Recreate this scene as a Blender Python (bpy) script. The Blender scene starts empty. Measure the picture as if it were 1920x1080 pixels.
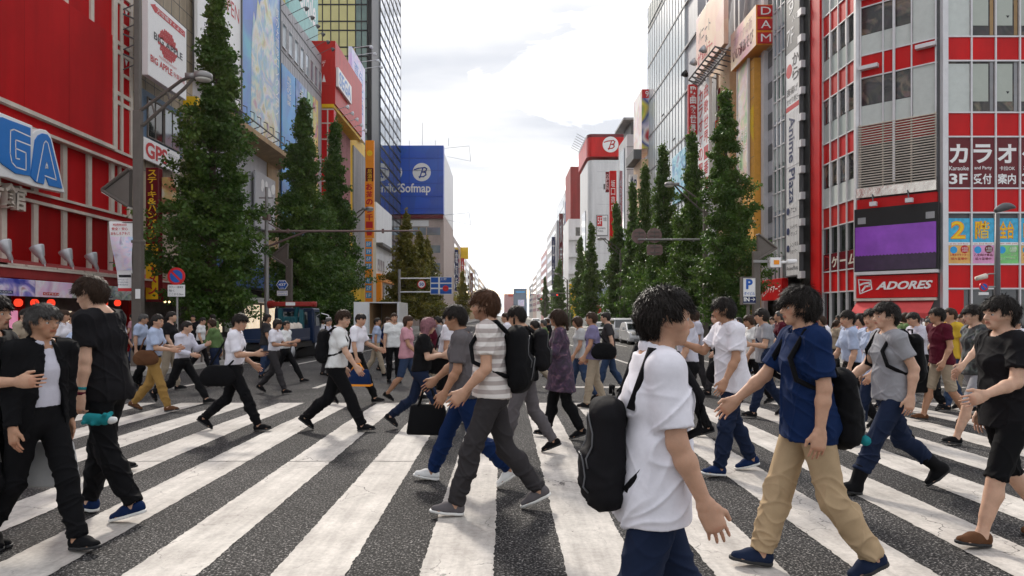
import bpy, math, random
import numpy as np

# ---------------------------------------------------------------- camera, sky, sun, exposure
SC = bpy.context.scene; COL = SC.collection
FP, CX, HY, HC = 1280.0, 945.0, 590.0, 1.60       # focal length in pixels of a 1920 px frame, vanishing point, eye height
cam = bpy.data.cameras.new('camera'); camo = bpy.data.objects.new('camera', cam); COL.objects.link(camo)
camo.location = (0, 0, HC); camo.rotation_euler = (math.radians(90), 0, 0)
cam.sensor_width = 36; cam.lens = 36*FP/1920; cam.shift_x = (960-CX)/1920; cam.shift_y = (HY-540)/1920
cam.clip_start = 0.1; cam.clip_end = 6000
SC.camera = camo

SUN_EL, SUN_AZ = math.radians(34), math.radians(-14)   # ahead, a little left of the street
w = bpy.data.worlds.new('World'); SC.world = w; w.use_nodes = True
nt = w.node_tree; nd = nt.nodes; lk = nt.links
bg = nd['Background']; bg.inputs['Strength'].default_value = 0.10
sky = nd.new('ShaderNodeTexSky'); sky.sky_type = 'NISHITA'; sky.sun_disc = False
sky.sun_elevation = SUN_EL; sky.sun_rotation = SUN_AZ; sky.air_density = 1.0; sky.dust_density = 2.0
tc = nd.new('ShaderNodeTexCoord'); sep = nd.new('ShaderNodeSeparateXYZ'); lk.new(tc.outputs['Generated'], sep.inputs[0])
def wm(op, a, b=None):
    n = nd.new('ShaderNodeMath'); n.operation = op
    for i, v in enumerate((a, b)):
        if v is None: continue
        if isinstance(v, (int, float)): n.inputs[i].default_value = v
        else: lk.new(v, n.inputs[i])
    return n.outputs[0]
zc = wm('MAXIMUM', sep.outputs[2], 0.0)
den = wm('ADD', zc, 0.16)
cmb = nd.new('ShaderNodeCombineXYZ'); lk.new(wm('DIVIDE', sep.outputs[0], den), cmb.inputs[0]); lk.new(wm('DIVIDE', sep.outputs[1], den), cmb.inputs[1])
n1 = nd.new('ShaderNodeTexNoise'); n1.inputs['Scale'].default_value = 1.15; n1.inputs['Detail'].default_value = 9; n1.inputs['Roughness'].default_value = 0.56; n1.inputs['Distortion'].default_value = 0.5
mp = nd.new('ShaderNodeMapping'); mp.inputs['Location'].default_value = (3.35, 0.6, 0.0); mp.inputs['Scale'].default_value = (0.8, 1.25, 1)
lk.new(cmb.outputs[0], mp.inputs[0]); lk.new(mp.outputs[0], n1.inputs['Vector'])
r1 = nd.new('ShaderNodeValToRGB'); r1.color_ramp.elements[0].position = 0.33; r1.color_ramp.elements[1].position = 0.47   # cover
lk.new(n1.outputs[0], r1.inputs[0])
n2 = nd.new('ShaderNodeTexNoise'); n2.inputs['Scale'].default_value = 1.9; n2.inputs['Detail'].default_value = 8; n2.inputs['Roughness'].default_value = 0.5
mp2 = nd.new('ShaderNodeMapping'); mp2.inputs['Location'].default_value = (7.1, 2.2, 0); mp2.inputs['Scale'].default_value = (0.55, 1.2, 1)
lk.new(cmb.outputs[0], mp2.inputs[0]); lk.new(mp2.outputs[0], n2.inputs['Vector'])
r2 = nd.new('ShaderNodeValToRGB'); e = r2.color_ramp.elements
e[0].position = 0.37; e[0].color = (5.6, 5.85, 6.4, 1); e[1].position = 0.60; e[1].color = (8.3, 8.3, 8.4, 1)
lk.new(n2.outputs[0], r2.inputs[0])
# clouds are thicker and brighter towards the zenith and towards the veiled sun low over the street
rz = nd.new('ShaderNodeMapRange'); rz.inputs['From Min'].default_value = 0.42; rz.inputs['From Max'].default_value = 0.95; rz.inputs['To Min'].default_value = 1.0; rz.inputs['To Max'].default_value = 1.45; lk.new(zc, rz.inputs['Value'])
rh = nd.new('ShaderNodeMapRange'); rh.inputs['From Min'].default_value = 0.0; rh.inputs['From Max'].default_value = 0.24; rh.inputs['To Min'].default_value = 1.6; rh.inputs['To Max'].default_value = 1.0; lk.new(zc, rh.inputs['Value'])
rb = nd.new('ShaderNodeMapRange'); rb.inputs['From Min'].default_value = -0.9; rb.inputs['From Max'].default_value = 0.3; rb.inputs['To Min'].default_value = 0.85; rb.inputs['To Max'].default_value = 1.0; lk.new(sep.outputs[1], rb.inputs['Value'])
mul = wm('MULTIPLY', wm('MULTIPLY', rz.outputs[0], rh.outputs[0]), rb.outputs[0])
vm = nd.new('ShaderNodeVectorMath'); vm.operation = 'SCALE'; lk.new(r2.outputs[0], vm.inputs[0]); lk.new(mul, vm.inputs['Scale'])
sb = nd.new('ShaderNodeVectorMath'); sb.operation = 'SCALE'; lk.new(sky.outputs[0], sb.inputs[0]); sb.inputs['Scale'].default_value = 2.6
mx = nd.new('ShaderNodeMix'); mx.data_type = 'RGBA'; lk.new(r1.outputs[0], mx.inputs[0]); lk.new(sb.outputs[0], mx.inputs[6]); lk.new(vm.outputs[0], mx.inputs[7])
lk.new(mx.outputs[2], bg.inputs['Color'])

sun = bpy.data.lights.new('sun', 'SUN'); sun.energy = 3.4; sun.angle = math.radians(7); sun.color = (1.0, 0.93, 0.83)
suno = bpy.data.objects.new('sun', sun); COL.objects.link(suno)
suno.rotation_euler = (SUN_EL-math.radians(90), 0, -SUN_AZ)   # light comes from ahead of the camera, over the street
SC.view_settings.view_transform = 'Standard'; SC.view_settings.look = 'None'; SC.view_settings.gamma = 1
SC.view_settings.exposure = 0.48; SC.view_settings.use_curve_mapping = False
SC.cycles.max_bounces = 6; SC.cycles.diffuse_bounces = 3; SC.cycles.glossy_bounces = 3; SC.cycles.transparent_max_bounces = 6
SC.cycles.caustics_reflective = False; SC.cycles.caustics_refractive = False

# ---------------------------------------------------------------- materials
M = {}
def pm(name, col, rough=0.6, metal=0.0, var=0.12, scale=3.0, bump=0.0, bscale=60.0, emit=0.0, spec=0.25, tint=False, dirt=0.0):
    """principled material whose colour drifts a little with noise"""
    m = bpy.data.materials.new(name); m.use_nodes = True; t = m.node_tree; b = t.nodes['Principled BSDF']
    b.inputs['Roughness'].default_value = rough; b.inputs['Metallic'].default_value = metal; b.inputs['Specular IOR Level'].default_value = spec
    co = t.nodes.new('ShaderNodeTexCoord')
    n = t.nodes.new('ShaderNodeTexNoise'); n.inputs['Scale'].default_value = scale; n.inputs['Detail'].default_value = 6; n.inputs['Roughness'].default_value = 0.65
    t.links.new(co.outputs['Object'], n.inputs['Vector'])
    r = t.nodes.new('ShaderNodeMapRange'); r.inputs['From Min'].default_value = 0.3; r.inputs['From Max'].default_value = 0.7
    r.inputs['To Min'].default_value = 1-var; r.inputs['To Max'].default_value = 1+var*0.6
    t.links.new(n.outputs[0], r.inputs['Value'])
    v = t.nodes.new('ShaderNodeVectorMath'); v.operation = 'SCALE'; v.inputs[0].default_value = col[:3]; t.links.new(r.outputs[0], v.inputs['Scale'])
    out = v.outputs[0]
    if tint:
        a = t.nodes.new('ShaderNodeVertexColor'); a.layer_name = 'tint'
        q = t.nodes.new('ShaderNodeVectorMath'); q.operation = 'MULTIPLY'; t.links.new(out, q.inputs[0]); t.links.new(a.outputs[0], q.inputs[1]); out = q.outputs[0]
    if dirt:                                                     # streaks that run down the surface
        mpn = t.nodes.new('ShaderNodeMapping'); mpn.inputs['Scale'].default_value = (0.9, 0.9, 0.10); t.links.new(co.outputs['Object'], mpn.inputs[0])
        nn = t.nodes.new('ShaderNodeTexNoise'); nn.inputs['Scale'].default_value = 1.4; nn.inputs['Detail'].default_value = 8; t.links.new(mpn.outputs[0], nn.inputs['Vector'])
        rr = t.nodes.new('ShaderNodeMapRange'); rr.inputs['From Min'].default_value = 0.35; rr.inputs['From Max'].default_value = 0.62; rr.inputs['To Min'].default_value = 1-dirt; rr.inputs['To Max'].default_value = 1.0
        t.links.new(nn.outputs[0], rr.inputs['Value'])
        q = t.nodes.new('ShaderNodeVectorMath'); q.operation = 'SCALE'; t.links.new(out, q.inputs[0]); t.links.new(rr.outputs[0], q.inputs['Scale']); out = q.outputs[0]
    t.links.new(out, b.inputs['Base Color'])
    if tint: b.inputs['Subsurface Weight'].default_value = 0.12; b.inputs['Subsurface Radius'].default_value = (1.0, 0.35, 0.2); b.inputs['Subsurface Scale'].default_value = 0.012
    if bump:
        n3 = t.nodes.new('ShaderNodeTexNoise'); n3.inputs['Scale'].default_value = bscale; n3.inputs['Detail'].default_value = 4; t.links.new(co.outputs['Object'], n3.inputs['Vector'])
        bp = t.nodes.new('ShaderNodeBump'); bp.inputs['Strength'].default_value = bump; bp.inputs['Distance'].default_value = 0.02
        t.links.new(n3.outputs[0], bp.inputs['Height']); t.links.new(bp.outputs[0], b.inputs['Normal'])
    if emit:
        t.links.new(out, b.inputs['Emission Color']); b.inputs['Emission Strength'].default_value = emit
    M[name] = m
    return m

def mural(name, cols, scale=0.35, seed=0.0, rough=0.35, detail=3, dist=1.5):
    """an abstract printed picture: patches of colour"""
    m = bpy.data.materials.new(name); m.use_nodes = True; t = m.node_tree; b = t.nodes['Principled BSDF']; b.inputs['Roughness'].default_value = rough
    co = t.nodes.new('ShaderNodeTexCoord'); mpn = t.nodes.new('ShaderNodeMapping'); mpn.inputs['Location'].default_value = (seed, seed*1.7, seed*0.6)
    t.links.new(co.outputs['Object'], mpn.inputs[0])
    n = t.nodes.new('ShaderNodeTexNoise'); n.inputs['Scale'].default_value = scale; n.inputs['Detail'].default_value = detail; n.inputs['Distortion'].default_value = dist
    t.links.new(mpn.outputs[0], n.inputs['Vector'])
    r = t.nodes.new('ShaderNodeValToRGB'); r.color_ramp.interpolation = 'LINEAR'
    for i, c in enumerate(cols):
        p = 0.28+0.44*i/(len(cols)-1)
        e = r.color_ramp.elements[i] if i < 2 else r.color_ramp.elements.new(p)
        e.position = p; e.color = (*c, 1)
    t.links.new(n.outputs[0], r.inputs[0])
    n2 = t.nodes.new('ShaderNodeTexVoronoi'); n2.inputs['Scale'].default_value = scale*5; t.links.new(mpn.outputs[0], n2.inputs['Vector'])
    x = t.nodes.new('ShaderNodeMix'); x.data_type = 'RGBA'; x.blend_type = 'OVERLAY'; x.inputs[0].default_value = 0.13
    t.links.new(r.outputs[0], x.inputs[6]); t.links.new(n2.outputs['Color'], x.inputs[7]); t.links.new(x.outputs[2], b.inputs['Base Color'])
    M[name] = m
    return m

pm('sega_red', (0.46, 0.005, 0.008), 0.6, var=0.14, scale=0.35, dirt=0.2, spec=0.05); pm('sega_dark', (0.30, 0.003, 0.004), 0.6, var=0.10, scale=0.6, dirt=0.2, spec=0.05)
pm('panel_red', (0.58, 0.003, 0.005), 0.35, var=0.10, scale=1.0, dirt=0.2, spec=0.2); pm('street_red', (0.52, 0.014, 0.010), 0.4, var=0.08, scale=0.8, dirt=0.15, spec=0.2)
pm('cream', (0.62, 0.55, 0.47), 0.5, dirt=0.2); pm('white', (0.72, 0.72, 0.72), 0.45, var=0.06, dirt=0.12); pm('sign_white', (0.78, 0.77, 0.76), 0.35, var=0.04)
pm('sega_blue', (0.02, 0.17, 0.52), 0.3, var=0.05); pm('steel', (0.52, 0.53, 0.55), 0.35, 0.4, dirt=0.1); pm('alu', (0.62, 0.61, 0.62), 0.4, 0.15, var=0.08)
pm('grey', (0.33, 0.33, 0.34), 0.6, dirt=0.25); pm('grey_panel', (0.45, 0.44, 0.46), 0.5, var=0.06, dirt=0.15); pm('dark_grey', (0.10, 0.10, 0.105), 0.5); pm('black', (0.012, 0.012, 0.013), 0.4)
pm('beige', (0.40, 0.33, 0.24), 0.7, dirt=0.25); pm('tan', (0.42, 0.27, 0.13), 0.6, dirt=0.25); pm('slate_blue', (0.10, 0.16, 0.24), 0.5, dirt=0.2)
pm('yellow', (0.80, 0.50, 0.01), 0.45, dirt=0.15); pm('orange', (0.82, 0.28, 0.015), 0.4, var=0.08); pm('orange_wall', (0.74, 0.36, 0.06), 0.5, dirt=0.15); pm('peach', (0.66, 0.44, 0.26), 0.55, dirt=0.15)
pm('pink_wall', (0.50, 0.26, 0.27), 0.5, dirt=0.15); pm('ink_red', (0.50, 0.015, 0.02), 0.4, var=0.04); pm('ink_black', (0.02, 0.02, 0.025), 0.4); pm('ink_navy', (0.02, 0.03, 0.10), 0.4); pm('ink_yellow', (0.85, 0.55, 0.02), 0.4)
pm('maroon', (0.13, 0.010, 0.016), 0.15, var=0.1, scale=0.7); pm('teal', (0.28, 0.55, 0.52), 0.45, dirt=0.12); pm('sky_blue', (0.03, 0.32, 0.66), 0.4, var=0.15); pm('shop_blue', (0.015, 0.10, 0.32), 0.35); pm('sofmap_blue', (0.01, 0.055, 0.36), 0.35, var=0.12, scale=0.12)
pm('sofmap_body', (0.50, 0.40, 0.36), 0.6, dirt=0.2); pm('awning', (0.55, 0.07, 0.07), 0.8, var=0.1, bump=0.1, bscale=20); pm('canopy_red', (0.28, 0.03, 0.03), 0.6, dirt=0.25)
pm('lantern', (0.9, 0.05, 0.02), 0.5, emit=0.9); pm('warm_bulb', (1.0, 0.75, 0.35), 0.5, emit=2.2); pm('shop_light', (1.0, 0.82, 0.60), 0.5, emit=0.55, var=0.3, scale=2.0); pm('shop_pink', (0.9, 0.35, 0.55), 0.5, emit=0.35, var=0.3, scale=2)
pm('screen', (0.20, 0.045, 0.36), 0.15, var=0.35, scale=0.45, emit=0.18); pm('screen_dark', (0.035, 0.016, 0.045), 0.2, var=0.3, emit=0.1)
pm('pole', (0.135, 0.115, 0.10), 0.45, 0.2, dirt=0.2); pm('pole_grey', (0.30, 0.29, 0.28), 0.4, 0.3, dirt=0.15); pm('sign_back', (0.17, 0.11, 0.10), 0.5, 0.2)
pm('sign_blue', (0.015, 0.10, 0.42), 0.35, var=0.04); pm('sign_red', (0.60, 0.015, 0.02), 0.35, var=0.04); pm('lamp_glass', (0.75, 0.73, 0.66), 0.2)
pm('eye_white', (0.42, 0.40, 0.38), 0.15); pm('eye_dark', (0.018, 0.011, 0.008), 0.08); pm('sole_dark', (0.025, 0.025, 0.026), 0.6); pm('sole_white', (0.70, 0.69, 0.66), 0.5)
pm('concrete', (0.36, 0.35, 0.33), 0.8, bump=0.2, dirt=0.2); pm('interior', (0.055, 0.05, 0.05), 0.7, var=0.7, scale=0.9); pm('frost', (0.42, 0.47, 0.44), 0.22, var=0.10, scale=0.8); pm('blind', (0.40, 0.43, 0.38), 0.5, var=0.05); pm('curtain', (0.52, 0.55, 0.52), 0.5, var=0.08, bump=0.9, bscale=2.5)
pm('bark', (0.10, 0.075, 0.055), 0.9, bump=0.5, bscale=25)

def glass(name, col, rough=0.04, spec=0.8, var=0.3, scale=0.4, metal=0.0):
    return pm(name, col, rough, metal, var=var, scale=scale, spec=spec)
glass('glass_dark', (0.018, 0.020, 0.022)); glass('glass_blue', (0.20, 0.25, 0.29), 0.05, 1.0); glass('glass_tower', (0.62, 0.69, 0.71), 0.16, 0.6, var=0.10, scale=0.12); glass('glass_black', (0.36, 0.40, 0.44), 0.015, 1.0, metal=0.9, var=0.2, scale=0.08); glass('glass_gold', (0.46, 0.42, 0.17), 0.08, 1.0, var=0.22, scale=0.12, metal=0.25); glass('glass_green', (0.10, 0.16, 0.14), 0.05, 0.9); glass('car_glass', (0.02, 0.025, 0.028), 0.03, 0.8)

# ---------------------------------------------------------------- mesh helpers
ORG = {}
def empty(name, loc, label=None, cat=None, group=None, rz=0.0):
    o = bpy.data.objects.new(name, None); COL.objects.link(o); o.location = loc; o.rotation_euler = (0, 0, rz); o.empty_display_size = 0.2
    ORG[o.name] = np.array(loc, float)
    return tag(o, label, cat, group)
def tag(o, label=None, cat=None, group=None, kind=None):
    if label: o['label'] = label
    if cat: o['category'] = cat
    if group: o['group'] = group
    if kind: o['kind'] = kind
    return o
def copy_tree(o, parent=None):
    c = o.copy(); COL.objects.link(c)
    if parent is not None: c.parent = parent
    for ch in [q for q in bpy.data.objects if q.parent == o]: copy_tree(ch, c)
    return c

class MB:
    def __init__(s): s.v = []; s.f = []; s.m = []
    def add(s, vs, fs, mi=0):
        k = len(s.v); s.v += [tuple(map(float, q)) for q in vs]
        for f in fs: s.f.append([k+i for i in f]); s.m.append(mi)
        return s
    def hexa(s, p, mi=0):
        """p: 4 back corners then 4 front corners, both counter-clockwise seen from the front"""
        return s.add(p, [(3, 2, 1, 0), (4, 5, 6, 7), (0, 1, 5, 4), (1, 2, 6, 5), (2, 3, 7, 6), (3, 0, 4, 7)], mi)
    def box(s, x0, x1, y0, y1, z0, z1, mi=0):
        return s.hexa([(x0, y1, z0), (x1, y1, z0), (x1, y1, z1), (x0, y1, z1), (x0, y0, z0), (x1, y0, z0), (x1, y0, z1), (x0, y0, z1)], mi)
    def pbox(s, P, u0, u1, z0, z1, o0, o1, mi=0):
        return s.hexa([P.pt(u0, z0, o0), P.pt(u1, z0, o0), P.pt(u1, z1, o0), P.pt(u0, z1, o0), P.pt(u0, z0, o1), P.pt(u1, z0, o1), P.pt(u1, z1, o1), P.pt(u0, z1, o1)], mi)
    def prism(s, poly, off, mi=0):
        """3-D polygon pushed by the vector off"""
        n = len(poly); a = [np.asarray(q, float) for q in poly]; b = [q+np.asarray(off, float) for q in a]
        return s.add(a+b, [tuple(range(n-1, -1, -1)), tuple(range(n, 2*n))]+[(i, (i+1) % n, n+(i+1) % n, n+i) for i in range(n)], mi)
    def tube(s, path, r, n=8, mi=0, cap=True, flat=None):
        P = [np.asarray(q, float) for q in path]; R = r if isinstance(r, (list, tuple)) else [r]*len(P)
        rings = []; ref = np.array([0.13, 0.31, 0.94])
        for i, q in enumerate(P):
            d = P[min(i+1, len(P)-1)]-P[max(i-1, 0)]; d = d/(np.linalg.norm(d)+1e-9)
            if abs(d@ref) > 0.95: ref = np.array([0.9, 0.3, 0.1])
            a = np.cross(d, ref); a /= np.linalg.norm(a); b = np.cross(d, a)
            rings.append([q+R[i]*(math.cos(t)*a+math.sin(t)*b) for t in [2*math.pi*(j+0.5)/n for j in range(n)]])
        vs = [q for rg in rings for q in rg]; fs = []
        for i in range(len(P)-1):
            for j in range(n):
                fs.append((i*n+j, i*n+(j+1) % n, (i+1)*n+(j+1) % n, (i+1)*n+j))
        if cap: fs += [tuple(range(n-1, -1, -1)), tuple(range((len(P)-1)*n, len(P)*n))]
        return s.add(vs, fs, mi)
    def lathe(s, c, axis, prof, n=20, mi=0):
        """prof: (distance along the axis, radius)"""
        ax = np.asarray(axis, float); ax = ax/np.linalg.norm(ax); c = np.asarray(c, float)
        return s.tube([c+ax*d for d, r in prof], [max(r, 1e-4) for d, r in prof], n, mi)
    def build(s, name, mats, parent=None, smooth=False, bevel=0.0):
        me = bpy.data.meshes.new(name); off = ORG.get(parent.name, np.zeros(3)) if parent is not None else np.zeros(3)
        if parent is not None and parent.name not in ORG:
            q = parent; off = np.zeros(3)
            while q is not None:
                if q.name in ORG: off = ORG[q.name]; break
                q = q.parent
        V = np.array(s.v, float)-off
        me.from_pydata([tuple(q) for q in V], [], s.f)
        for m in (mats if isinstance(mats, (list, tuple)) else [mats]): me.materials.append(m if not isinstance(m, str) else M[m])
        me.polygons.foreach_set('material_index', s.m)
        if smooth: me.polygons.foreach_set('use_smooth', [True]*len(s.f))
        me.validate(); me.update()
        o = bpy.data.objects.new(name, me); COL.objects.link(o)
        if parent is not None: o.parent = parent
        if bevel:
            b = o.modifiers.new('edge', 'BEVEL'); b.width = bevel; b.segments = 2; b.limit_method = 'ANGLE'
        return o

class Plane:
    """an upright facade: origin, horizontal direction u (rightwards in the picture), outward normal"""
    def __init__(s, x, y, dx, dy):
        L = math.hypot(dx, dy); s.p = np.array([x, y], float); s.d = np.array([dx, dy])/L; s.n = np.array([s.d[1], -s.d[0]])
    def pt(s, u, z, o=0.0):
        q = s.p+s.d*u+s.n*o; return (q[0], q[1], z)
    def hit(s, px, py=HY, o=0.0):
        a = (px-CX)/FP; P = s.p+s.n*o                   # t*(a,1) = P + u*d
        det = -a*s.d[1]+s.d[0]
        t = (P[0]*(-s.d[1])+s.d[0]*P[1])/det
        u = (a*P[1]-P[0])/det
        return u, HC+(HY-py)/FP*t
    def u(s, px, o=0.0): return s.hit(px, HY, o)[0]
    def z(s, px, py, o=0.0): return s.hit(px, py, o)[1]
    def rect(s, xl, xr, yt, yb, ref=None, o=0.0):
        ref = xl if ref is None else ref
        return s.u(xl, o), s.u(xr, o), s.z(ref, yb, o), s.z(ref, yt, o)
    def at(s, o): return Plane(s.p[0]+s.n[0]*o, s.p[1]+s.n[1]*o, s.d[0], s.d[1])

_tc = {}
def glyphs(t, bold=0.0, ext=0.0, shear=0.0):
    k = (t, bold, ext, shear)
    if k in _tc: return _tc[k]
    c = bpy.data.curves.new('lettering', 'FONT'); c.body = t; c.offset = bold; c.extrude = ext; c.resolution_u = 3; c.shear = shear
    o = bpy.data.objects.new('lettering', c); COL.objects.link(o)
    dg = bpy.context.evaluated_depsgraph_get(); me = bpy.data.meshes.new_from_object(o.evaluated_get(dg))
    V = np.array([q.co[:] for q in me.vertices]).reshape(-1, 3); Fs = [tuple(p.vertices) for p in me.polygons]
    bpy.data.objects.remove(o); bpy.data.curves.remove(c); bpy.data.meshes.remove(me)
    if len(V):
        lo, hi = V.min(0), V.max(0); V[:, :2] = (V[:, :2]-lo[:2])/np.maximum(hi[:2]-lo[:2], 1e-6)
        asp = (hi[0]-lo[0])/max(hi[1]-lo[1], 1e-6)
    else: asp = 1
    _tc[k] = (V, Fs, asp); return _tc[k]
def put_text(mb, P, t, u0, u1, z0, z1, o, mi=0, bold=0.0, ext=0.0, shear=0.0, keep=False, vertical=False, depth=0.03):
    if vertical:
        n = len(t); h = (z1-z0)/n
        for i, ch in enumerate(t):
            a, b = z1-h*(i+1)+h*0.07, z1-h*i-h*0.07
            if ch == ' ': continue
            if ch in 'ー|':
                w = (u1-u0)*0.09; c = (u0+u1)/2; put_quad(mb, P, c-w, c+w, a, b, o, mi); continue
            put_text(mb, P, ch, u0, u1, a, b, o, mi, bold, ext, shear, False)
        return
    V, Fs, asp = glyphs(t, bold, ext, shear)
    if not len(V): return
    if keep:
        w, h = u1-u0, z1-z0
        if asp*h < w: c = (u0+u1)/2; u0, u1 = c-asp*h/2, c+asp*h/2
        else: c = (z0+z1)/2; z0, z1 = c-w/asp/2, c+w/asp/2
    mb.add([P.pt(u0+(u1-u0)*q[0], z0+(z1-z0)*q[1], o+(q[2]*depth/ext if ext else 0)) for q in V], Fs, mi)
def put_quad(mb, P, u0, u1, z0, z1, o, mi=0):
    mb.add([P.pt(u0, z0, o), P.pt(u1, z0, o), P.pt(u1, z1, o), P.pt(u0, z1, o)], [(0, 1, 2, 3)], mi)
def put_poly(mb, P, pts, o, depth, mi=0):
    n = np.array([P.n[0], P.n[1], 0])
    mb.prism([P.pt(u, z, o) for u, z in pts], n*depth, mi)
def put_disc(mb, P, u, z, r, o, depth=0.02, mi=0, n=28, sq=1.0):
    put_poly(mb, P, [(u+r*math.cos(a)*sq, z+r*math.sin(a)) for a in [2*math.pi*i/n for i in range(n)]], o, depth, mi)
def put_line(mb, P, pts, w, o, mi=0):
    """a flat painted stroke"""
    for (a, b), (c, d) in zip(pts[:-1], pts[1:]):
        L = math.hypot(c-a, d-b)+1e-9; nx, nz = -(d-b)/L*w/2, (c-a)/L*w/2; ex, ez = (c-a)/L*w/2, (d-b)/L*w/2
        q = [(a-ex+nx, b-ez+nz), (a-ex-nx, b-ez-nz), (c+ex-nx, d+ez-nz), (c+ex+nx, d+ez+nz)]
        mb.add([P.pt(u, z, o) for u, z in q], [(0, 1, 2, 3)], mi)

class Sign:
    """a board on a facade with its own lettering parts; fractions of the board are used inside"""
    def __init__(s, name, label, P, r, mat, depth=0.2, off=0.05, frame=None, cat='sign', group=None, part='board', fw=0.12):
        s.P, s.r, s.top = P, r, off+depth; u0, u1, z0, z1 = r
        s.root = empty(name, P.pt((u0+u1)/2, z0, off), label, cat, group)
        MB().pbox(P, u0, u1, z0, z1, off, off+depth).build(part, mat, s.root, bevel=min(0.02, depth*0.2))
        if frame:
            m = MB()
            for a in ((u0-fw, u0, z0-fw, z1+fw), (u1, u1+fw, z0-fw, z1+fw), (u0, u1, z1, z1+fw), (u0, u1, z0-fw, z0)): m.pbox(P, *a, off-0.01, off+depth+0.04)
            m.build('frame', frame, s.root)
        s.k = 0
    def fr(s, a, b, c, d):
        u0, u1, z0, z1 = s.r; return u0+(u1-u0)*a, u0+(u1-u0)*b, z0+(z1-z0)*c, z0+(z1-z0)*d
    def text(s, items, mat, name='lettering', lift=0.012):
        m = MB()
        for it in items:
            t, a, b, c, d = it[:5]; kw = it[5] if len(it) > 5 else {}
            put_text(m, s.P, t, *s.fr(a, b, c, d), s.top+lift, **kw)
        m.build(name, mat, s.root); return s
    def patch(s, rects, mat, name='printed_panel', lift=0.006, depth=0.0):
        m = MB()
        for q in rects:
            if depth: m.pbox(s.P, *s.fr(*q), s.top, s.top+depth)
            else: put_quad(m, s.P, *s.fr(*q), s.top+lift)
        m.build(name, mat, s.root); return s
    def disc(s, fu, fz, r, mat, name='disc', lift=0.006, depth=0.02):
        u, _, z, _ = s.fr(fu, fu, fz, fz); m = MB(); put_disc(m, s.P, u, z, r, s.top+lift-0.004, depth); m.build(name, mat, s.root); return s

def gz(y):
    """height of the road: level at the crossing, then a gentle fall up the street"""
    y = max(y, 0.0)
    if y < 10: return 0.0
    if y < 65: return -0.75*(y-10)/55
    return -0.75
def ground_y(feet):
    Y = 10.0
    for _ in range(40): Y = (HC-gz(Y))*FP/(feet-HY)
    return Y
# ---------------------------------------------------------------- people: signed distance bodies
def nrm(v):
    v = np.asarray(v, float); return v/(np.linalg.norm(v)+1e-9)

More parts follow.
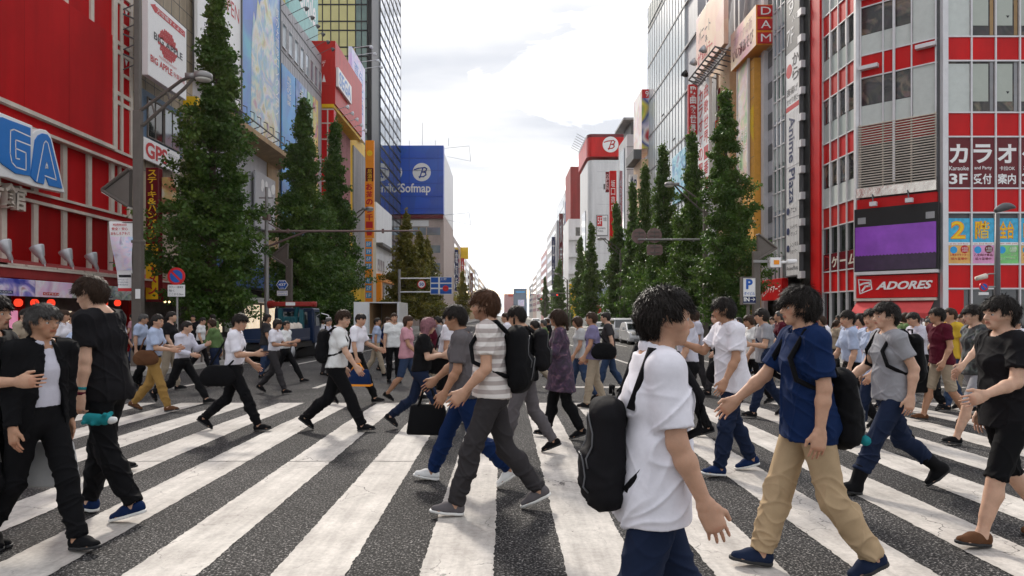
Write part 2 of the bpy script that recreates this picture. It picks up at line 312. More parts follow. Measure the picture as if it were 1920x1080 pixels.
class Field:
    """a voxel distance field grown from tapered capsules"""
    BIG = 0.09
    def __init__(s, lo, hi, vs):
        s.vs = vs; s.lo = np.asarray(lo, float)
        s.n = np.ceil((np.asarray(hi)-s.lo)/vs).astype(int)+1
        s.f = np.full(tuple(s.n), s.BIG, np.float32)
    def _sl(s, lo, hi):
        i0 = np.clip(np.floor((lo-s.lo)/s.vs).astype(int), 0, s.n-1)
        i1 = np.clip(np.ceil((hi-s.lo)/s.vs).astype(int)+1, 1, s.n)
        g = [(s.lo[k]+np.arange(i0[k], i1[k])*s.vs).astype(np.float32) for k in range(3)]
        return tuple(slice(i0[k], i1[k]) for k in range(3)), g
    def cone(s, a, b, ra, rb, k=0.02, e=None, fac=1.0, sub=False):
        a = np.asarray(a, float); b = np.asarray(b, float)
        R = max(ra, rb)*max(1, fac)+(0.03 if sub else s.BIG*0.75)
        sl, g = s._sl(np.minimum(a, b)-R, np.maximum(a, b)+R)
        X = g[0][:, None, None]-a[0]; Y = g[1][None, :, None]-a[1]; Z = g[2][None, None, :]-a[2]
        ba = b-a; L2 = float(ba@ba)
        if L2 > 1e-10:
            t = np.clip((X*ba[0]+Y*ba[1]+Z*ba[2])/L2, 0, 1)
            X = X-t*ba[0]; Y = Y-t*ba[1]; Z = Z-t*ba[2]; r = ra+t*(rb-ra)
        else:
            r = ra
        if e is not None:
            q = (X*e[0]+Y*e[1]+Z*e[2])*(1/fac-1)
            X = X+q*e[0]; Y = Y+q*e[1]; Z = Z+q*e[2]
        d = np.sqrt(X*X+Y*Y+Z*Z)-r
        o = s.f[sl]
        if sub:
            d = -d; h = np.maximum(k-np.abs(o-d), 0)/k
            s.f[sl] = np.maximum(o, d)+h*h*k*0.25
        else:
            h = np.maximum(k-np.abs(o-d), 0)/k
            s.f[sl] = np.minimum(o, d)-h*h*k*0.25
    def cut(s, p, n):
        """keep the half space on the far side of n"""
        p = np.asarray(p, float); n = nrm(n)
        g = [(s.lo[k]+np.arange(s.n[k])*s.vs).astype(np.float32) for k in range(3)]
        d = (g[0][:, None, None]-p[0])*n[0]+(g[1][None, :, None]-p[1])*n[1]+(g[2][None, None, :]-p[2])*n[2]
        np.maximum(s.f, d, out=s.f)
    def cutbox(s, fn, lo, hi):
        sl, g = s._sl(np.asarray(lo, float), np.asarray(hi, float))
        s.f[sl] = np.maximum(s.f[sl], fn(g[0][:, None, None], g[1][None, :, None], g[2][None, None, :]))
    def mesh(s):
        f = s.f
        f[0] = f[-1] = s.BIG; f[:, 0] = f[:, -1] = s.BIG; f[:, :, 0] = f[:, :, -1] = s.BIG
        ins = f < 0
        c = np.zeros(tuple(s.n-1), np.uint8)
        for dx in (0, 1):
            for dy in (0, 1):
                for dz in (0, 1):
                    c += ins[dx:s.n[0]-1+dx, dy:s.n[1]-1+dy, dz:s.n[2]-1+dz]
        cells = np.argwhere((c > 0) & (c < 8))
        if len(cells) == 0: return np.zeros((0, 3)), np.zeros((0, 4), int)
        idx = np.full(tuple(s.n-1), -1, np.int32)
        idx[tuple(cells.T)] = np.arange(len(cells))
        acc = np.zeros((len(cells), 3)); cnt = np.zeros(len(cells))
        corners = [(x, y, z) for x in (0, 1) for y in (0, 1) for z in (0, 1)]
        val = {q: f[cells[:, 0]+q[0], cells[:, 1]+q[1], cells[:, 2]+q[2]].astype(float) for q in corners}
        for q in corners:
            for ax in range(3):
                if q[ax] == 0:
                    w = list(q); w[ax] = 1; w = tuple(w)
                    a, b = val[q], val[w]; m = (a < 0) != (b < 0)
                    t = np.where(m, a/(a-b+1e-12), 0)
                    p = np.repeat(np.array(q, float)[None], len(cells), 0); p[:, ax] += t
                    acc += p*m[:, None]; cnt += m
        V = s.lo+(cells+acc/cnt[:, None])*s.vs
        Q = []
        for ax in range(3):
            o1, o2 = (ax+1) % 3, (ax+2) % 3
            a = [slice(1, s.n[k]-1) for k in range(3)]; a[ax] = slice(0, s.n[ax]-1)
            b = list(a); b[ax] = slice(1, s.n[ax])
            m = ins[tuple(a)] != ins[tuple(b)]
            e = np.argwhere(m)+np.array([sl.start for sl in a])
            if len(e) == 0: continue
            d1 = np.zeros(3, int); d1[o1] = 1; d2 = np.zeros(3, int); d2[o2] = 1
            q = np.stack([idx[tuple((e-d1-d2).T)], idx[tuple((e-d2).T)], idx[tuple(e.T)], idx[tuple((e-d1).T)]], 1)
            flip = ~ins[tuple(e.T)]
            q[flip] = q[flip][:, ::-1]
            Q.append(q)
        return V, np.concatenate(Q)

def vnormals(V, Q):
    n = np.cross(V[Q[:, 2]]-V[Q[:, 0]], V[Q[:, 3]]-V[Q[:, 1]])
    N = np.zeros_like(V)
    for k in range(4):
        for c in range(3): N[:, c] += np.bincount(Q[:, k], n[:, c], len(V))
    return N/(np.linalg.norm(N, axis=1)[:, None]+1e-12)

def relax(V, Q, it=1):
    for _ in range(it):
        A = np.zeros_like(V); cnt = np.zeros(len(V))
        for k in range(4):
            a, b = Q[:, k], Q[:, (k+1) % 4]
            for c in range(3): A[:, c] += np.bincount(a, V[b, c], len(V))+np.bincount(b, V[a, c], len(V))
            cnt += np.bincount(a, minlength=len(V))+np.bincount(b, minlength=len(V))
        V = V*0.5+0.5*A/np.maximum(cnt, 1)[:, None]
    return V

def mesh_np(name, V, Q, mats, parent=None, col=None, smooth=True, mi=None):
    me = bpy.data.meshes.new(name)
    me.vertices.add(len(V)); me.vertices.foreach_set('co', np.ascontiguousarray(V, np.float32).ravel())
    k = Q.shape[1]
    me.loops.add(Q.size); me.loops.foreach_set('vertex_index', np.ascontiguousarray(Q, np.int32).ravel())
    me.polygons.add(len(Q)); me.polygons.foreach_set('loop_start', np.arange(0, Q.size, k, dtype=np.int32))
    if smooth: me.polygons.foreach_set('use_smooth', np.ones(len(Q), bool))
    if mi is not None: me.polygons.foreach_set('material_index', np.asarray(mi, np.int32))
    me.update(calc_edges=True)
    if col is not None:
        at = me.color_attributes.new('tint', 'FLOAT_COLOR', 'POINT')
        c4 = np.ones((len(V), 4), np.float32); c4[:, :3] = col
        at.data.foreach_set('color', c4.ravel())
    for m in (mats if isinstance(mats, (list, tuple)) else [mats]): me.materials.append(m)
    o = bpy.data.objects.new(name, me); COL.objects.link(o)
    if parent is not None: o.parent = parent
    return o

def folds(V, N, rng, amp, kind='top', J=None):
    """cloth creases: narrow warped ridges in patches; on legs they gather at knee and ankle"""
    d = np.zeros(len(V)); n = 7 if kind == 'leg' else 9
    for k in range(n):
        if kind == 'leg': u = nrm(rng.normal(size=3)*[0.75, 0.75, 0.35]+[0, 0, rng.choice((-0.8, 0.8))])
        else: u = nrm(rng.normal(size=3)*[1, 1, 0.8])
        L = rng.uniform(0.10, 0.20) if kind == 'leg' else rng.uniform(0.12, 0.30); ph = rng.uniform(0, 6.3); w2 = rng.normal(size=3)*9; w3 = rng.normal(size=3)*6
        s = np.sin(V@(u*2*math.pi/L)*0.5+ph+0.9*np.sin(V@w2+ph*2)); m = np.clip(0.25+1.1*np.sin(V@w3+ph*3), 0, 1)
        r = 1-np.abs(s); d += ((r**4*1.5-0.25*r)*m if kind == 'leg' else (r**5*1.3-0.22*r**2)*m*(1 if k % 4 else 0.6))
    if kind == 'leg' and J is not None:
        kz, az = (J['knL'][2]+J['knR'][2])/2, (J['anL'][2]+J['anR'][2])/2
        d *= 0.35+1.0*np.exp(-((V[:, 2]-kz)/0.13)**2)+1.3*np.exp(-((V[:, 2]-az-0.06)/0.12)**2)-0.3*np.exp(-((V[:, 2]-J['pel'][2])/0.12)**2)
    return V+N*(amp*np.clip(d, -0.25, 1.8))[:, None]

EY = np.array([0, 1.0, 0])
def skel(p):
    """joint positions in the person's own frame: +x ahead, +y left, z up"""
    S = p['H']/1.70; J = {}
    lean = math.radians(p.get('lean', 3)); wd = p.get('build', 1.0)
    up = lambda z: np.array([math.tan(lean)*(z-0.92), 0, z])
    J['pel'] = up(0.95); J['waist'] = up(1.08); J['chest'] = up(1.27); J['neck'] = up(1.44); J['sh'] = up(1.395)
    tw = math.radians(p.get('twist', 0))
    for sd, s in (('L', 1), ('R', -1)):
        hip = np.array([0, 0.092*s*wd, 0.90]); J['hip'+sd] = hip
        a, k, f = p['leg'+sd]; a, k, f = [math.radians(q) for q in (a, k, f)]
        kn = hip+0.435*np.array([math.sin(a), 0.02*s, -math.cos(a)])
        b = a-k
        an = kn+0.40*np.array([math.sin(b), 0.0, -math.cos(b)])
        J['kn'+sd] = kn; J['an'+sd] = an; J['fa'+sd] = f
        c = b+f                                         # pitch of the foot: 0 flat
        J['fd'+sd] = np.array([math.cos(c), 0.10*s, math.sin(c)]); J['fu'+sd] = np.array([-math.sin(c), 0, math.cos(c)])
        shd = J['sh']+np.array([math.sin(tw)*0.17*s, 0.170*s*wd*math.cos(tw), 0]); J['sh'+sd] = shd
        A = p['arm'+sd]; th, ab, fl = [math.radians(q) for q in A[:3]]; inw = math.radians(A[3]) if len(A) > 3 else 0.0
        ud = nrm([math.sin(th)*math.cos(ab), s*math.sin(ab), -math.cos(th)*math.cos(ab)])
        el = shd+0.275*ud
        fd = nrm([math.sin(th+fl), s*(math.sin(ab)*0.5-math.sin(inw)), -math.cos(th+fl)])
        wr = el+0.245*fd
        J['el'+sd] = el; J['wr'+sd] = wr; J['ad'+sd] = fd
    # rest the lower sole on the ground
    lows = []
    for sd in 'LR':
        an, d, u = J['an'+sd], nrm(J['fd'+sd]), nrm(J['fu'+sd])
        for q in (-0.06, 0.19): lows.append((an+d*q-u*0.082)[2])
    dz = -min(lows)
    for k in J:
        if k[:2] not in ('fd', 'fu', 'ad', 'fa'): J[k] = (J[k]+np.array([0, 0, dz]))
    J['dz'] = dz; J['S'] = S
    J['hr'] = rot_zyx(math.radians(p.get('look', 0)), math.radians(p.get('nod', 0)))
    J['hb'] = J['neck']+np.array([0.022+0.10*math.tan(math.radians(p.get('nod', 0)))*0.5, 0, 0.035])
    return J

def rot_zyx(yaw, nod):
    cy, sy, cn, sn = math.cos(yaw), math.sin(yaw), math.cos(nod), math.sin(nod)
    return np.array([[cy, -sy, 0], [sy, cy, 0], [0, 0, 1]])@np.array([[cn, 0, sn], [0, 1, 0], [-sn, 0, cn]])

def bounds(J, pad):
    P = np.array([v for k, v in J.items() if isinstance(v, np.ndarray) and v.shape == (3,) and k[:2] not in ('fd', 'fu', 'ad')])
    lo = P.min(0)-pad; hi = P.max(0)+pad
    lo[2] = -0.06; hi[2] = J['neck'][2]+0.34
    return lo, hi

def torso(F, J, g, bust=0.0, belly=0.0):
    F.cone(J['pel']-[0.012, 0, 0.03], J['waist'], 0.108+g, 0.096+g+belly, 0.04, EY, 1.42)
    F.cone(J['waist'], J['chest'], 0.096+g+belly, 0.112+g, 0.04, EY, 1.40)
    F.cone(J['chest'], J['sh']-[0.005, 0, 0.015], 0.112+g, 0.082+g, 0.04, EY, 1.45)
    for sd in 'LR':
        F.cone(J['sh']+[0, 0, -0.015], J['sh'+sd], 0.062+g, 0.052+g, 0.04)
        F.cone(J['neck']+[-0.02, 0, 0.01], J['sh'+sd]+[0, 0, 0.004], 0.048+g*0.7, 0.040+g*0.7, 0.04)
        F.cone(J['pel']+[-0.045, 0.065*(1 if sd == 'L' else -1), -0.05], J['pel']+[-0.035, 0.06*(1 if sd == 'L' else -1), 0], 0.082+g, 0.07+g, 0.04)
        if bust: F.cone(J['chest']+[0.07, 0.07*(1 if sd == 'L' else -1), 0.0], J['chest']+[0.07, 0.07*(1 if sd == 'L' else -1), -0.01], bust+g, bust+g, 0.04)

def hand(F, J, sd, p, thick):
    s = 1 if sd == 'L' else -1
    wr, d = J['wr'+sd], nrm(J['ad'+sd])
    pn = np.array([0, -s, 0.0])-d*float(np.dot([0, -s, 0.0], d)); pn = nrm(pn)          # palm faces the thigh
    fw = nrm(np.cross(d, pn)*(-s))                                                    # thumb side: ahead
    if fw[0]*1.0+fw[2]*0.6 < 0: fw = -fw
    curl = p.get('grip'+sd, 0.35)
    k0 = wr+d*0.085
    F.cone(wr, k0, 0.0235, 0.022, 0.015, fw, 1.62); 
    F.cone(wr+d*0.03, k0-d*0.005, 0.0205, 0.02, 0.012, fw, 1.95)
    Ls = (0.071, 0.080, 0.075, 0.058)
    for i in range(4):
        off = (0.032-0.0215*i)
        q = k0+fw*off-d*(0.006 if i in (0, 3) else 0); L = Ls[i]; a = curl*0.6+0.05*i
        r = thick*(1 if i < 3 else 0.88)
        for seg, (fl, fa) in enumerate(((0.46, 0), (0.30, curl*0.8), (0.24, curl*0.55))):
            a += fa; dd = d*math.cos(a)+pn*math.sin(a)+fw*0.05*(1.5-i)
            q2 = q+nrm(dd)*L*fl
            F.cone(q, q2, r*(1-0.06*seg), r*(0.94-0.06*seg), 0.004); q = q2
    q = wr+d*0.025+fw*0.03
    t1 = q+nrm(d*0.72+fw*0.62+pn*0.25)*0.042; t2 = t1+nrm(d*0.95+fw*0.15+pn*(0.2+curl*0.3))*0.034
    F.cone(wr+d*0.015+fw*0.012, q, 0.017, 0.0155, 0.012); F.cone(q, t1, 0.0145, 0.0115, 0.008); F.cone(t1, t2, 0.011, 0.009, 0.005)

def make_body(p, J, vs, rng, origin_fn, label, group):
    lo, hi = bounds(J, 0.24)
    F = Field(lo, hi, vs)
    fem = p.get('fem', False); g = -0.004 if fem else 0.0
    torso(F, J, g, 0.05 if fem else 0, p.get('belly', 0))
    for sd, s in (('L', 1), ('R', -1)):
        hp, kn, an = J['hip'+sd], J['kn'+sd], J['an'+sd]
        F.cone(hp, kn, 0.084, 0.055, 0.03); F.cone(kn, an, 0.052, 0.036, 0.02)
        sh = kn*0.68+an*0.32-nrm(J['fd'+sd])*0.018
        F.cone(kn*0.88+an*0.12, sh, 0.047, 0.050, 0.03); F.cone(sh, kn*0.3+an*0.7, 0.050, 0.036, 0.03)
        d, u = nrm(J['fd'+sd]), nrm(J['fu'+sd])
        F.cone(an, an-u*0.045-d*0.02, 0.036, 0.032, 0.02); F.cone(an-u*0.03, an+d*0.115-u*0.058, 0.034, 0.025, 0.02, EY, 1.35)
        F.cone(an+d*0.105-u*0.06, an+d*0.15-u*0.066, 0.022, 0.016, 0.015, EY, 1.9)
        F.cone(J['sh'+sd], J['el'+sd], 0.050, 0.0395, 0.025)
        F.cone(J['el'+sd], J['el'+sd]*0.7+J['wr'+sd]*0.3, 0.0375, 0.041, 0.02); F.cone(J['el'+sd]*0.7+J['wr'+sd]*0.3, J['wr'+sd], 0.040, 0.0255, 0.02)
        hand(F, J, sd, p, max(0.0077, vs*0.95))
    # neck and head
    R, hb = J['hr'], J['hb']; h = lambda x, y, z: hb+R@np.array([x, y, z])
    ey = R@EY; ex = R@np.array([1.0, 0, 0]); ez = R@np.array([0, 0, 1.0])
    F.cone(J['neck']-[0.015, 0, 0.04], h(-0.012, 0, 0.055), 0.062, 0.053, 0.02)
    F.cone(h(-0.018, 0, 0.128), h(0.018, 0, 0.128), 0.079, 0.074, 0.03, ez, 1.14)      # skull
    F.cone(h(0.020, 0, 0.095), h(0.052, 0, 0.040), 0.058, 0.030, 0.03, ey, 1.08)       # jaw and chin
    F.cone(h(0.040, 0, 0.090), h(0.058, 0, 0.055), 0.048, 0.036, 0.02, ey, 1.1)        # muzzle
    F.cone(h(0.058, 0, 0.028), h(0.066, 0, 0.026), 0.017, 0.015, 0.015, ey, 1.3)
    for s in (1, -1):
        F.cone(h(0.052, 0.042*s, 0.088), h(0.03, 0.058*s, 0.092), 0.020, 0.018, 0.02)  # cheekbones
        F.cone(h(0.000, 0.075*s, 0.105), h(-0.012, 0.081*s, 0.118), 0.022, 0.026, 0.006, ey, 0.42)   # ears
        F.cone(h(0.000, 0.075*s, 0.088), h(0.000, 0.077*s, 0.10), 0.013, 0.018, 0.006, ey, 0.5)
        F.cone(h(0.100, 0.031*s, 0.110), h(0.098, 0.036*s, 0.110), 0.0165, 0.0155, 0.012, ez, 0.75, sub=True)   # eye sockets
        F.cone(h(0.082, 0.014*s, 0.128), h(0.078, 0.042*s, 0.130), 0.0125, 0.010, 0.012)   # brow
    if vs < 0.011:
        F.cone(h(0.086, 0, 0.115), h(0.106, 0, 0.084), 0.0085, 0.0115, 0.010)            # nose
        for s in (1, -1): F.cone(h(0.092, 0.010*s, 0.079), h(0.098, 0.011*s, 0.079), 0.0085, 0.0075, 0.006)
        F.cone(h(0.084, 0.0, 0.0595), h(0.086, 0, 0.0595), 0.009, 0.009, 0.008, ey, 2.2)
        F.cone(h(0.083, 0.0, 0.049), h(0.084, 0, 0.049), 0.0095, 0.0095, 0.008, ey, 1.8)
        F.cone(h(0.102, 0.016, 0.0545), h(0.102, -0.016, 0.0545), 0.006, 0.006, 0.004, ez, 0.6, sub=True)
        F.cone(h(0.090, 0, 0.037), h(0.091, 0, 0.037), 0.012, 0.012, 0.01, ey, 1.6, sub=True)
    else:
        F.cone(h(0.090, 0, 0.112), h(0.106, 0, 0.084), 0.012, 0.014, 0.012)
    V, Q = F.mesh(); V = relax(V, Q, 1)
    L = (V-hb)@R                                                           # head frame
    col = np.ones((len(V), 3)); x, y, z = L.T
    m = (x > 0.03) & (z > 0.0) & (z < 0.25)
    lip = m & (x > 0.07) & (np.abs(z-0.0545) < 0.0085) & (np.abs(y) < 0.024); col[lip] = (0.80, 0.52, 0.50)
    br = m & (np.abs(z-(0.134-0.12*np.abs(np.abs(y)-0.032))) < 0.0048) & (np.abs(np.abs(y)-0.033) < 0.020); col[br] = (0.16, 0.13, 0.12)
    if p.get('beard'):
        bd = (x > -0.005) & (z > -0.02) & (z < 0.075) & ~lip & (np.abs(y) < 0.09) & ~((np.abs(y) < 0.02) & (z > 0.068)); col[bd] = (0.62, 0.55, 0.52)
    ck = m & (np.abs(np.abs(y)-0.040) < 0.02) & (np.abs(z-0.083) < 0.02); col[ck] *= (1.02, 0.93, 0.92)
    kn_ = np.zeros(len(V), bool)
    for sd in 'LR': kn_ |= np.linalg.norm(V-(J['wr'+sd]+nrm(J['ad'+sd])*0.13), axis=1) < 0.055
    col[kn_] *= (1.0, 0.90, 0.88)
    mi = np.zeros(len(Q), int); mats = [p['skin_m'], M['eye_white'], M['eye_dark']]
    if vs < 0.011:                                                         # eyeballs sit in the sockets of the same mesh
        for s in (1, -1):
            c = h(0.0725, 0.0325*s, 0.1095)
            for (r, fwd, k) in ((0.0142, 0.0, 1), (0.0068, 0.0086, 2)):
                n1, n2 = 10, 7; th = np.linspace(0, 2*np.pi, n1, endpoint=False); ph = np.linspace(0, np.pi, n2)
                P = np.array([[math.sin(a)*math.cos(b), math.sin(a)*math.sin(b), math.cos(a)] for a in ph for b in th])*r
                P[:, 2] *= 0.9
                P = c+(P+np.array([fwd, 0, 0]))@R.T
                q = np.array([[i*n1+j, (i+1)*n1+j, (i+1)*n1+(j+1) % n1, i*n1+(j+1) % n1] for i in range(n2-1) for j in range(n1)])+len(V)
                V = np.vstack([V, P]); Q = np.vstack([Q, q]); col = np.vstack([col, np.ones((len(P), 3))]); mi = np.concatenate([mi, np.full(len(q), k)])
    o = mesh_np('person', V*J['S'], Q, mats, None, col, True, mi)
    return o

def make_hair(p, J, vs, rng, o):
    style = p.get('hair', 'short')
    if style == 'none': return
    R, hb = J['hr'], J['hb']; h = lambda x, y, z: hb+R@np.array([x, y, z])
    ey = R@EY; ez = R@np.array([0, 0, 1.0])
    lo, hi = hb-0.42, hb+0.33
    F = Field(lo, hi, vs)
    t = p.get('hair_t', 0.013)
    F.cone(h(-0.022, 0, 0.132), h(0.014, 0, 0.138), 0.079+t, 0.074+t, 0.03, ez, 1.12)
    F.cone(h(-0.045, 0, 0.10), h(-0.04, 0, 0.06), 0.058+t*0.5, 0.048, 0.03, ey, 1.12)
    if style in ('short', 'fringe', 'bob', 'long', 'tied'):
        for q in range(80 if vs < 0.0085 else 14):                                 # locks break the outline
            a = rng.uniform(-2.9, 2.9); e = rng.uniform(0.2, 1.4)
            d = np.array([math.cos(a)*math.cos(e), math.sin(a)*math.cos(e), math.sin(e)])
            c = np.array([-0.004, 0, 0.135])+d*np.array([0.098, 0.086, 0.098])
            v = np.array([d[0]*0.3+0.12, d[1]*0.3+rng.uniform(-.3, .3), 0.1-0.6*math.cos(e)])
            F.cone(h(*(c*[0.97, 0.97, 0.985])), h(*(c+nrm(v)*rng.uniform(0.02, 0.052))), 0.014, 0.0035, 0.010)
    def face(X, Y, Z):                                                       # clear the face and the neck
        x = (X-hb[0])*R[0, 0]+(Y-hb[1])*R[1, 0]+(Z-hb[2])*R[2, 0]
        y = (X-hb[0])*R[0, 1]+(Y-hb[1])*R[1, 1]+(Z-hb[2])*R[2, 1]
        z = (X-hb[0])*R[0, 2]+(Y-hb[1])*R[1, 2]+(Z-hb[2])*R[2, 2]
        top = (0.158 if style == 'short' else 0.140)+p.get('hairline', 0)
        a = np.minimum(x-0.026-0.25*np.abs(y), top+0.010*np.sin(y*95+p.get('seed', 1))+0.007*np.sin(y*310+2*p.get('seed', 1))-z)
        b = np.minimum(x+0.036, 0.112-z) if style == 'short' else np.minimum(x+0.004, 0.08-z)
        out = np.maximum(a, b)
        if style == 'short': out = np.maximum(out, 0.052-z+0.2*x)
        return out
    F.cutbox(face, lo, hi)
    if style in ('bob', 'long', 'tied'):
        n = {'bob': 0.04, 'long': -0.16, 'tied': 0.06}[style]
        for yy in (-0.07, -0.045, 0, 0.045, 0.07):
            F.cone(h(-0.055+abs(yy)*0.5, yy, 0.10), h(-0.065+abs(yy)*0.6, yy*1.08, n), 0.034, 0.026, 0.03)
        if style == 'tied': F.cone(h(-0.105, 0, 0.13), h(-0.145, 0, -0.03), 0.030, 0.018, 0.03)
    V, Q = F.mesh(); V = relax(V, Q, 1); N = vnormals(V, Q)
    Lh = (V-hb)@R
    s = np.sin(np.arctan2(Lh[:, 1], Lh[:, 0]+0.02)*38+9*np.sin(Lh[:, 2]*40))+0.6*np.sin(Lh[:, 1]*260+Lh[:, 2]*90)
    V = V+N*(0.0021*s)[:, None]
    if p['Y'] < 10.5 and style != 'none':                                     # loose strands lie over the mass and break its edge
        n = int(5200 if p['Y'] < 5.5 else 2600); cr = np.array([-0.035, 0.0, 0.235]); N = vnormals(V, Q); ok = np.nonzero((Lh[:, 2] > 0.03))[0]; i = rng.choice(ok, n)
        v, nn = V[i], N[i]; t = (Lh[i]-cr)@R.T; t = t-nn*(t*nn).sum(1)[:, None]+rng.normal(0, 0.011, (n, 3)); t /= np.linalg.norm(t, axis=1)[:, None]+1e-9
        L = rng.uniform(0.018, 0.05, n)[:, None]*(0.8 if style == 'short' else 1.2); b = np.cross(t, nn)*rng.uniform(0.0008, 0.0018, n)[:, None]; up = rng.uniform(0.0, 0.0055, n)[:, None]*rng.choice((0.4, 1.0), n)[:, None]
        a0 = v-nn*0.002; a1 = v+t*L*0.55+nn*(0.002+up); a2 = v+t*L+nn*up*0.8-np.array([0, 0, 0.004])
        W_ = np.stack([a0-b, a0+b, a1+b, a1-b, a2-b*0.2, a2+b*0.2], 1).reshape(-1, 3); k = len(V)+6*np.arange(n)[:, None]
        Q = np.concatenate([Q, k+np.array([[0, 1, 2, 3]]), k+np.array([[3, 2, 5, 4]])]); V = np.concatenate([V, W_])
    mesh_np('hair', V*J['S'], Q, p['hair_m'], o)

def make_top(p, J, vs, rng, o):
    k = p['top']; tk = p.get('tuck', False)
    g = 0.010+p.get('loose', 0.006); fem = p.get('fem', False)
    lo, hi = bounds(J, 0.26); lo[2] = 0.4
    F = Field(lo, hi, vs)
    torso(F, J, g-(0.004 if fem else 0), 0.05 if fem else 0, p.get('belly', 0))
    hem = (0.985 if tk else p.get('hem', 0.86))+J['dz']
    if not tk:
        hp = J['pel']*1.0; hp[2] = hem-0.1
        F.cone(J['waist'], np.array([J['hipL'][0]-0.005, 0, hem-0.12]), 0.106+g, 0.141+g, 0.05, EY, 1.34)
    if p.get('flare'):                                                       # dress or skirt
        f = p['flare']; F.cone(J['waist'], np.array([0.0, 0, hem-0.06]), 0.105+g, f, 0.05, EY, 1.15)
    slv = p.get('sleeve', 0.62)
    if k == 'dress':
        for sd in 'LR': F.cone(J['hip'+sd], J['kn'+sd], 0.120, 0.135, 0.09, EY, 1.1)
    F.cut([0, 0, hem], [0.05, 0, -1])
    nk = J['neck']; nz = p.get('neckline', 0.012); rn = p.get('neck_r', 0.078)
    def nf(X, Y, Z):                                                          # the neck opening
        q = np.sqrt(((X-nk[0]+0.012))**2+((Y-nk[1])*0.92)**2)
        return np.where(q < rn+0.03, np.minimum(Z-(nk[2]+nz-0.030)+0.30*(X-nk[0]), (rn+0.004-q)*1.2+0.01), -1.0)
    for sd in 'LR':
        F2 = Field(lo, hi, vs); sh, el, wr = J['sh'+sd], J['el'+sd], J['wr'+sd]
        if slv <= 1.0:
            e = sh+(el-sh)*(slv+0.15)
            F2.cone(sh, e, 0.055+g*0.6, 0.053+g*0.9, 0.03); c, n = sh+(el-sh)*slv, nrm(el-sh)
        else:
            F2.cone(sh, el, 0.055+g*0.6, 0.048+g*0.6, 0.03)
            e = el+(wr-el)*min(slv-1+0.12, 1.05); F2.cone(el, e, 0.049+g*0.5, 0.036+g*0.4, 0.02); c, n = el+(wr-el)*(slv-1), nrm(wr-el)
        r = 0.13
        def cf(X, Y, Z, c=c, n=n):
            t = (X-c[0])*n[0]+(Y-c[1])*n[1]+(Z-c[2])*n[2]
            q = np.sqrt((X-c[0]-t*n[0])**2+(Y-c[1]-t*n[1])**2+(Z-c[2]-t*n[2])**2)
            return np.where(q < 0.10, t, -1.0)
        F2.cutbox(cf, c-r, c+r)
        h_ = np.maximum(0.03-np.abs(F.f-F2.f), 0)/0.03
        F.f = np.minimum(F.f, F2.f)-h_*h_*0.03*0.25
    F.cutbox(nf, nk-[0.2, 0.2, 0.10], nk+[0.2, 0.2, 0.2])
    if k in ('shirt', 'polo', 'jacket'):
        pr = None
        for i in range(15):                                                   # standing collar
            a = -2.75+5.5*i/14
            q = nk+np.array([-0.006+0.066*math.cos(a+math.pi), 0.068*math.sin(a+math.pi), 0.018-0.020*math.cos(a+math.pi)])
            if pr is not None: F.cone(pr, q, 0.0115, 0.0115, 0.006, np.array([0, 0, 1.0]), 1.9)
            pr = q
    if k == 'jacket':                                                         # open down the front
        def fr(X, Y, Z):
            return np.where(X-J['waist'][0] > 0.0, (0.030+(J['neck'][2]-Z)*0.16)-np.abs(Y), -1.0)
        F.cutbox(fr, lo, hi)
    V, Q = F.mesh(); V = relax(V, Q, 1); N = vnormals(V, Q)
    V = folds(V, N, rng, p.get('fold', 0.007))
    mesh_np({'tee': 't_shirt', 'dress': 'dress'}.get(k, k), V*J['S'], Q, p['top_m'], o)
    if k == 'jacket':
        p2 = dict(p); p2.update(top='shirt', top_m=p['inner_m'], loose=-0.006, sleeve=0.2, tuck=True, fold=0.001); make_top(p2, J, vs, rng, o)

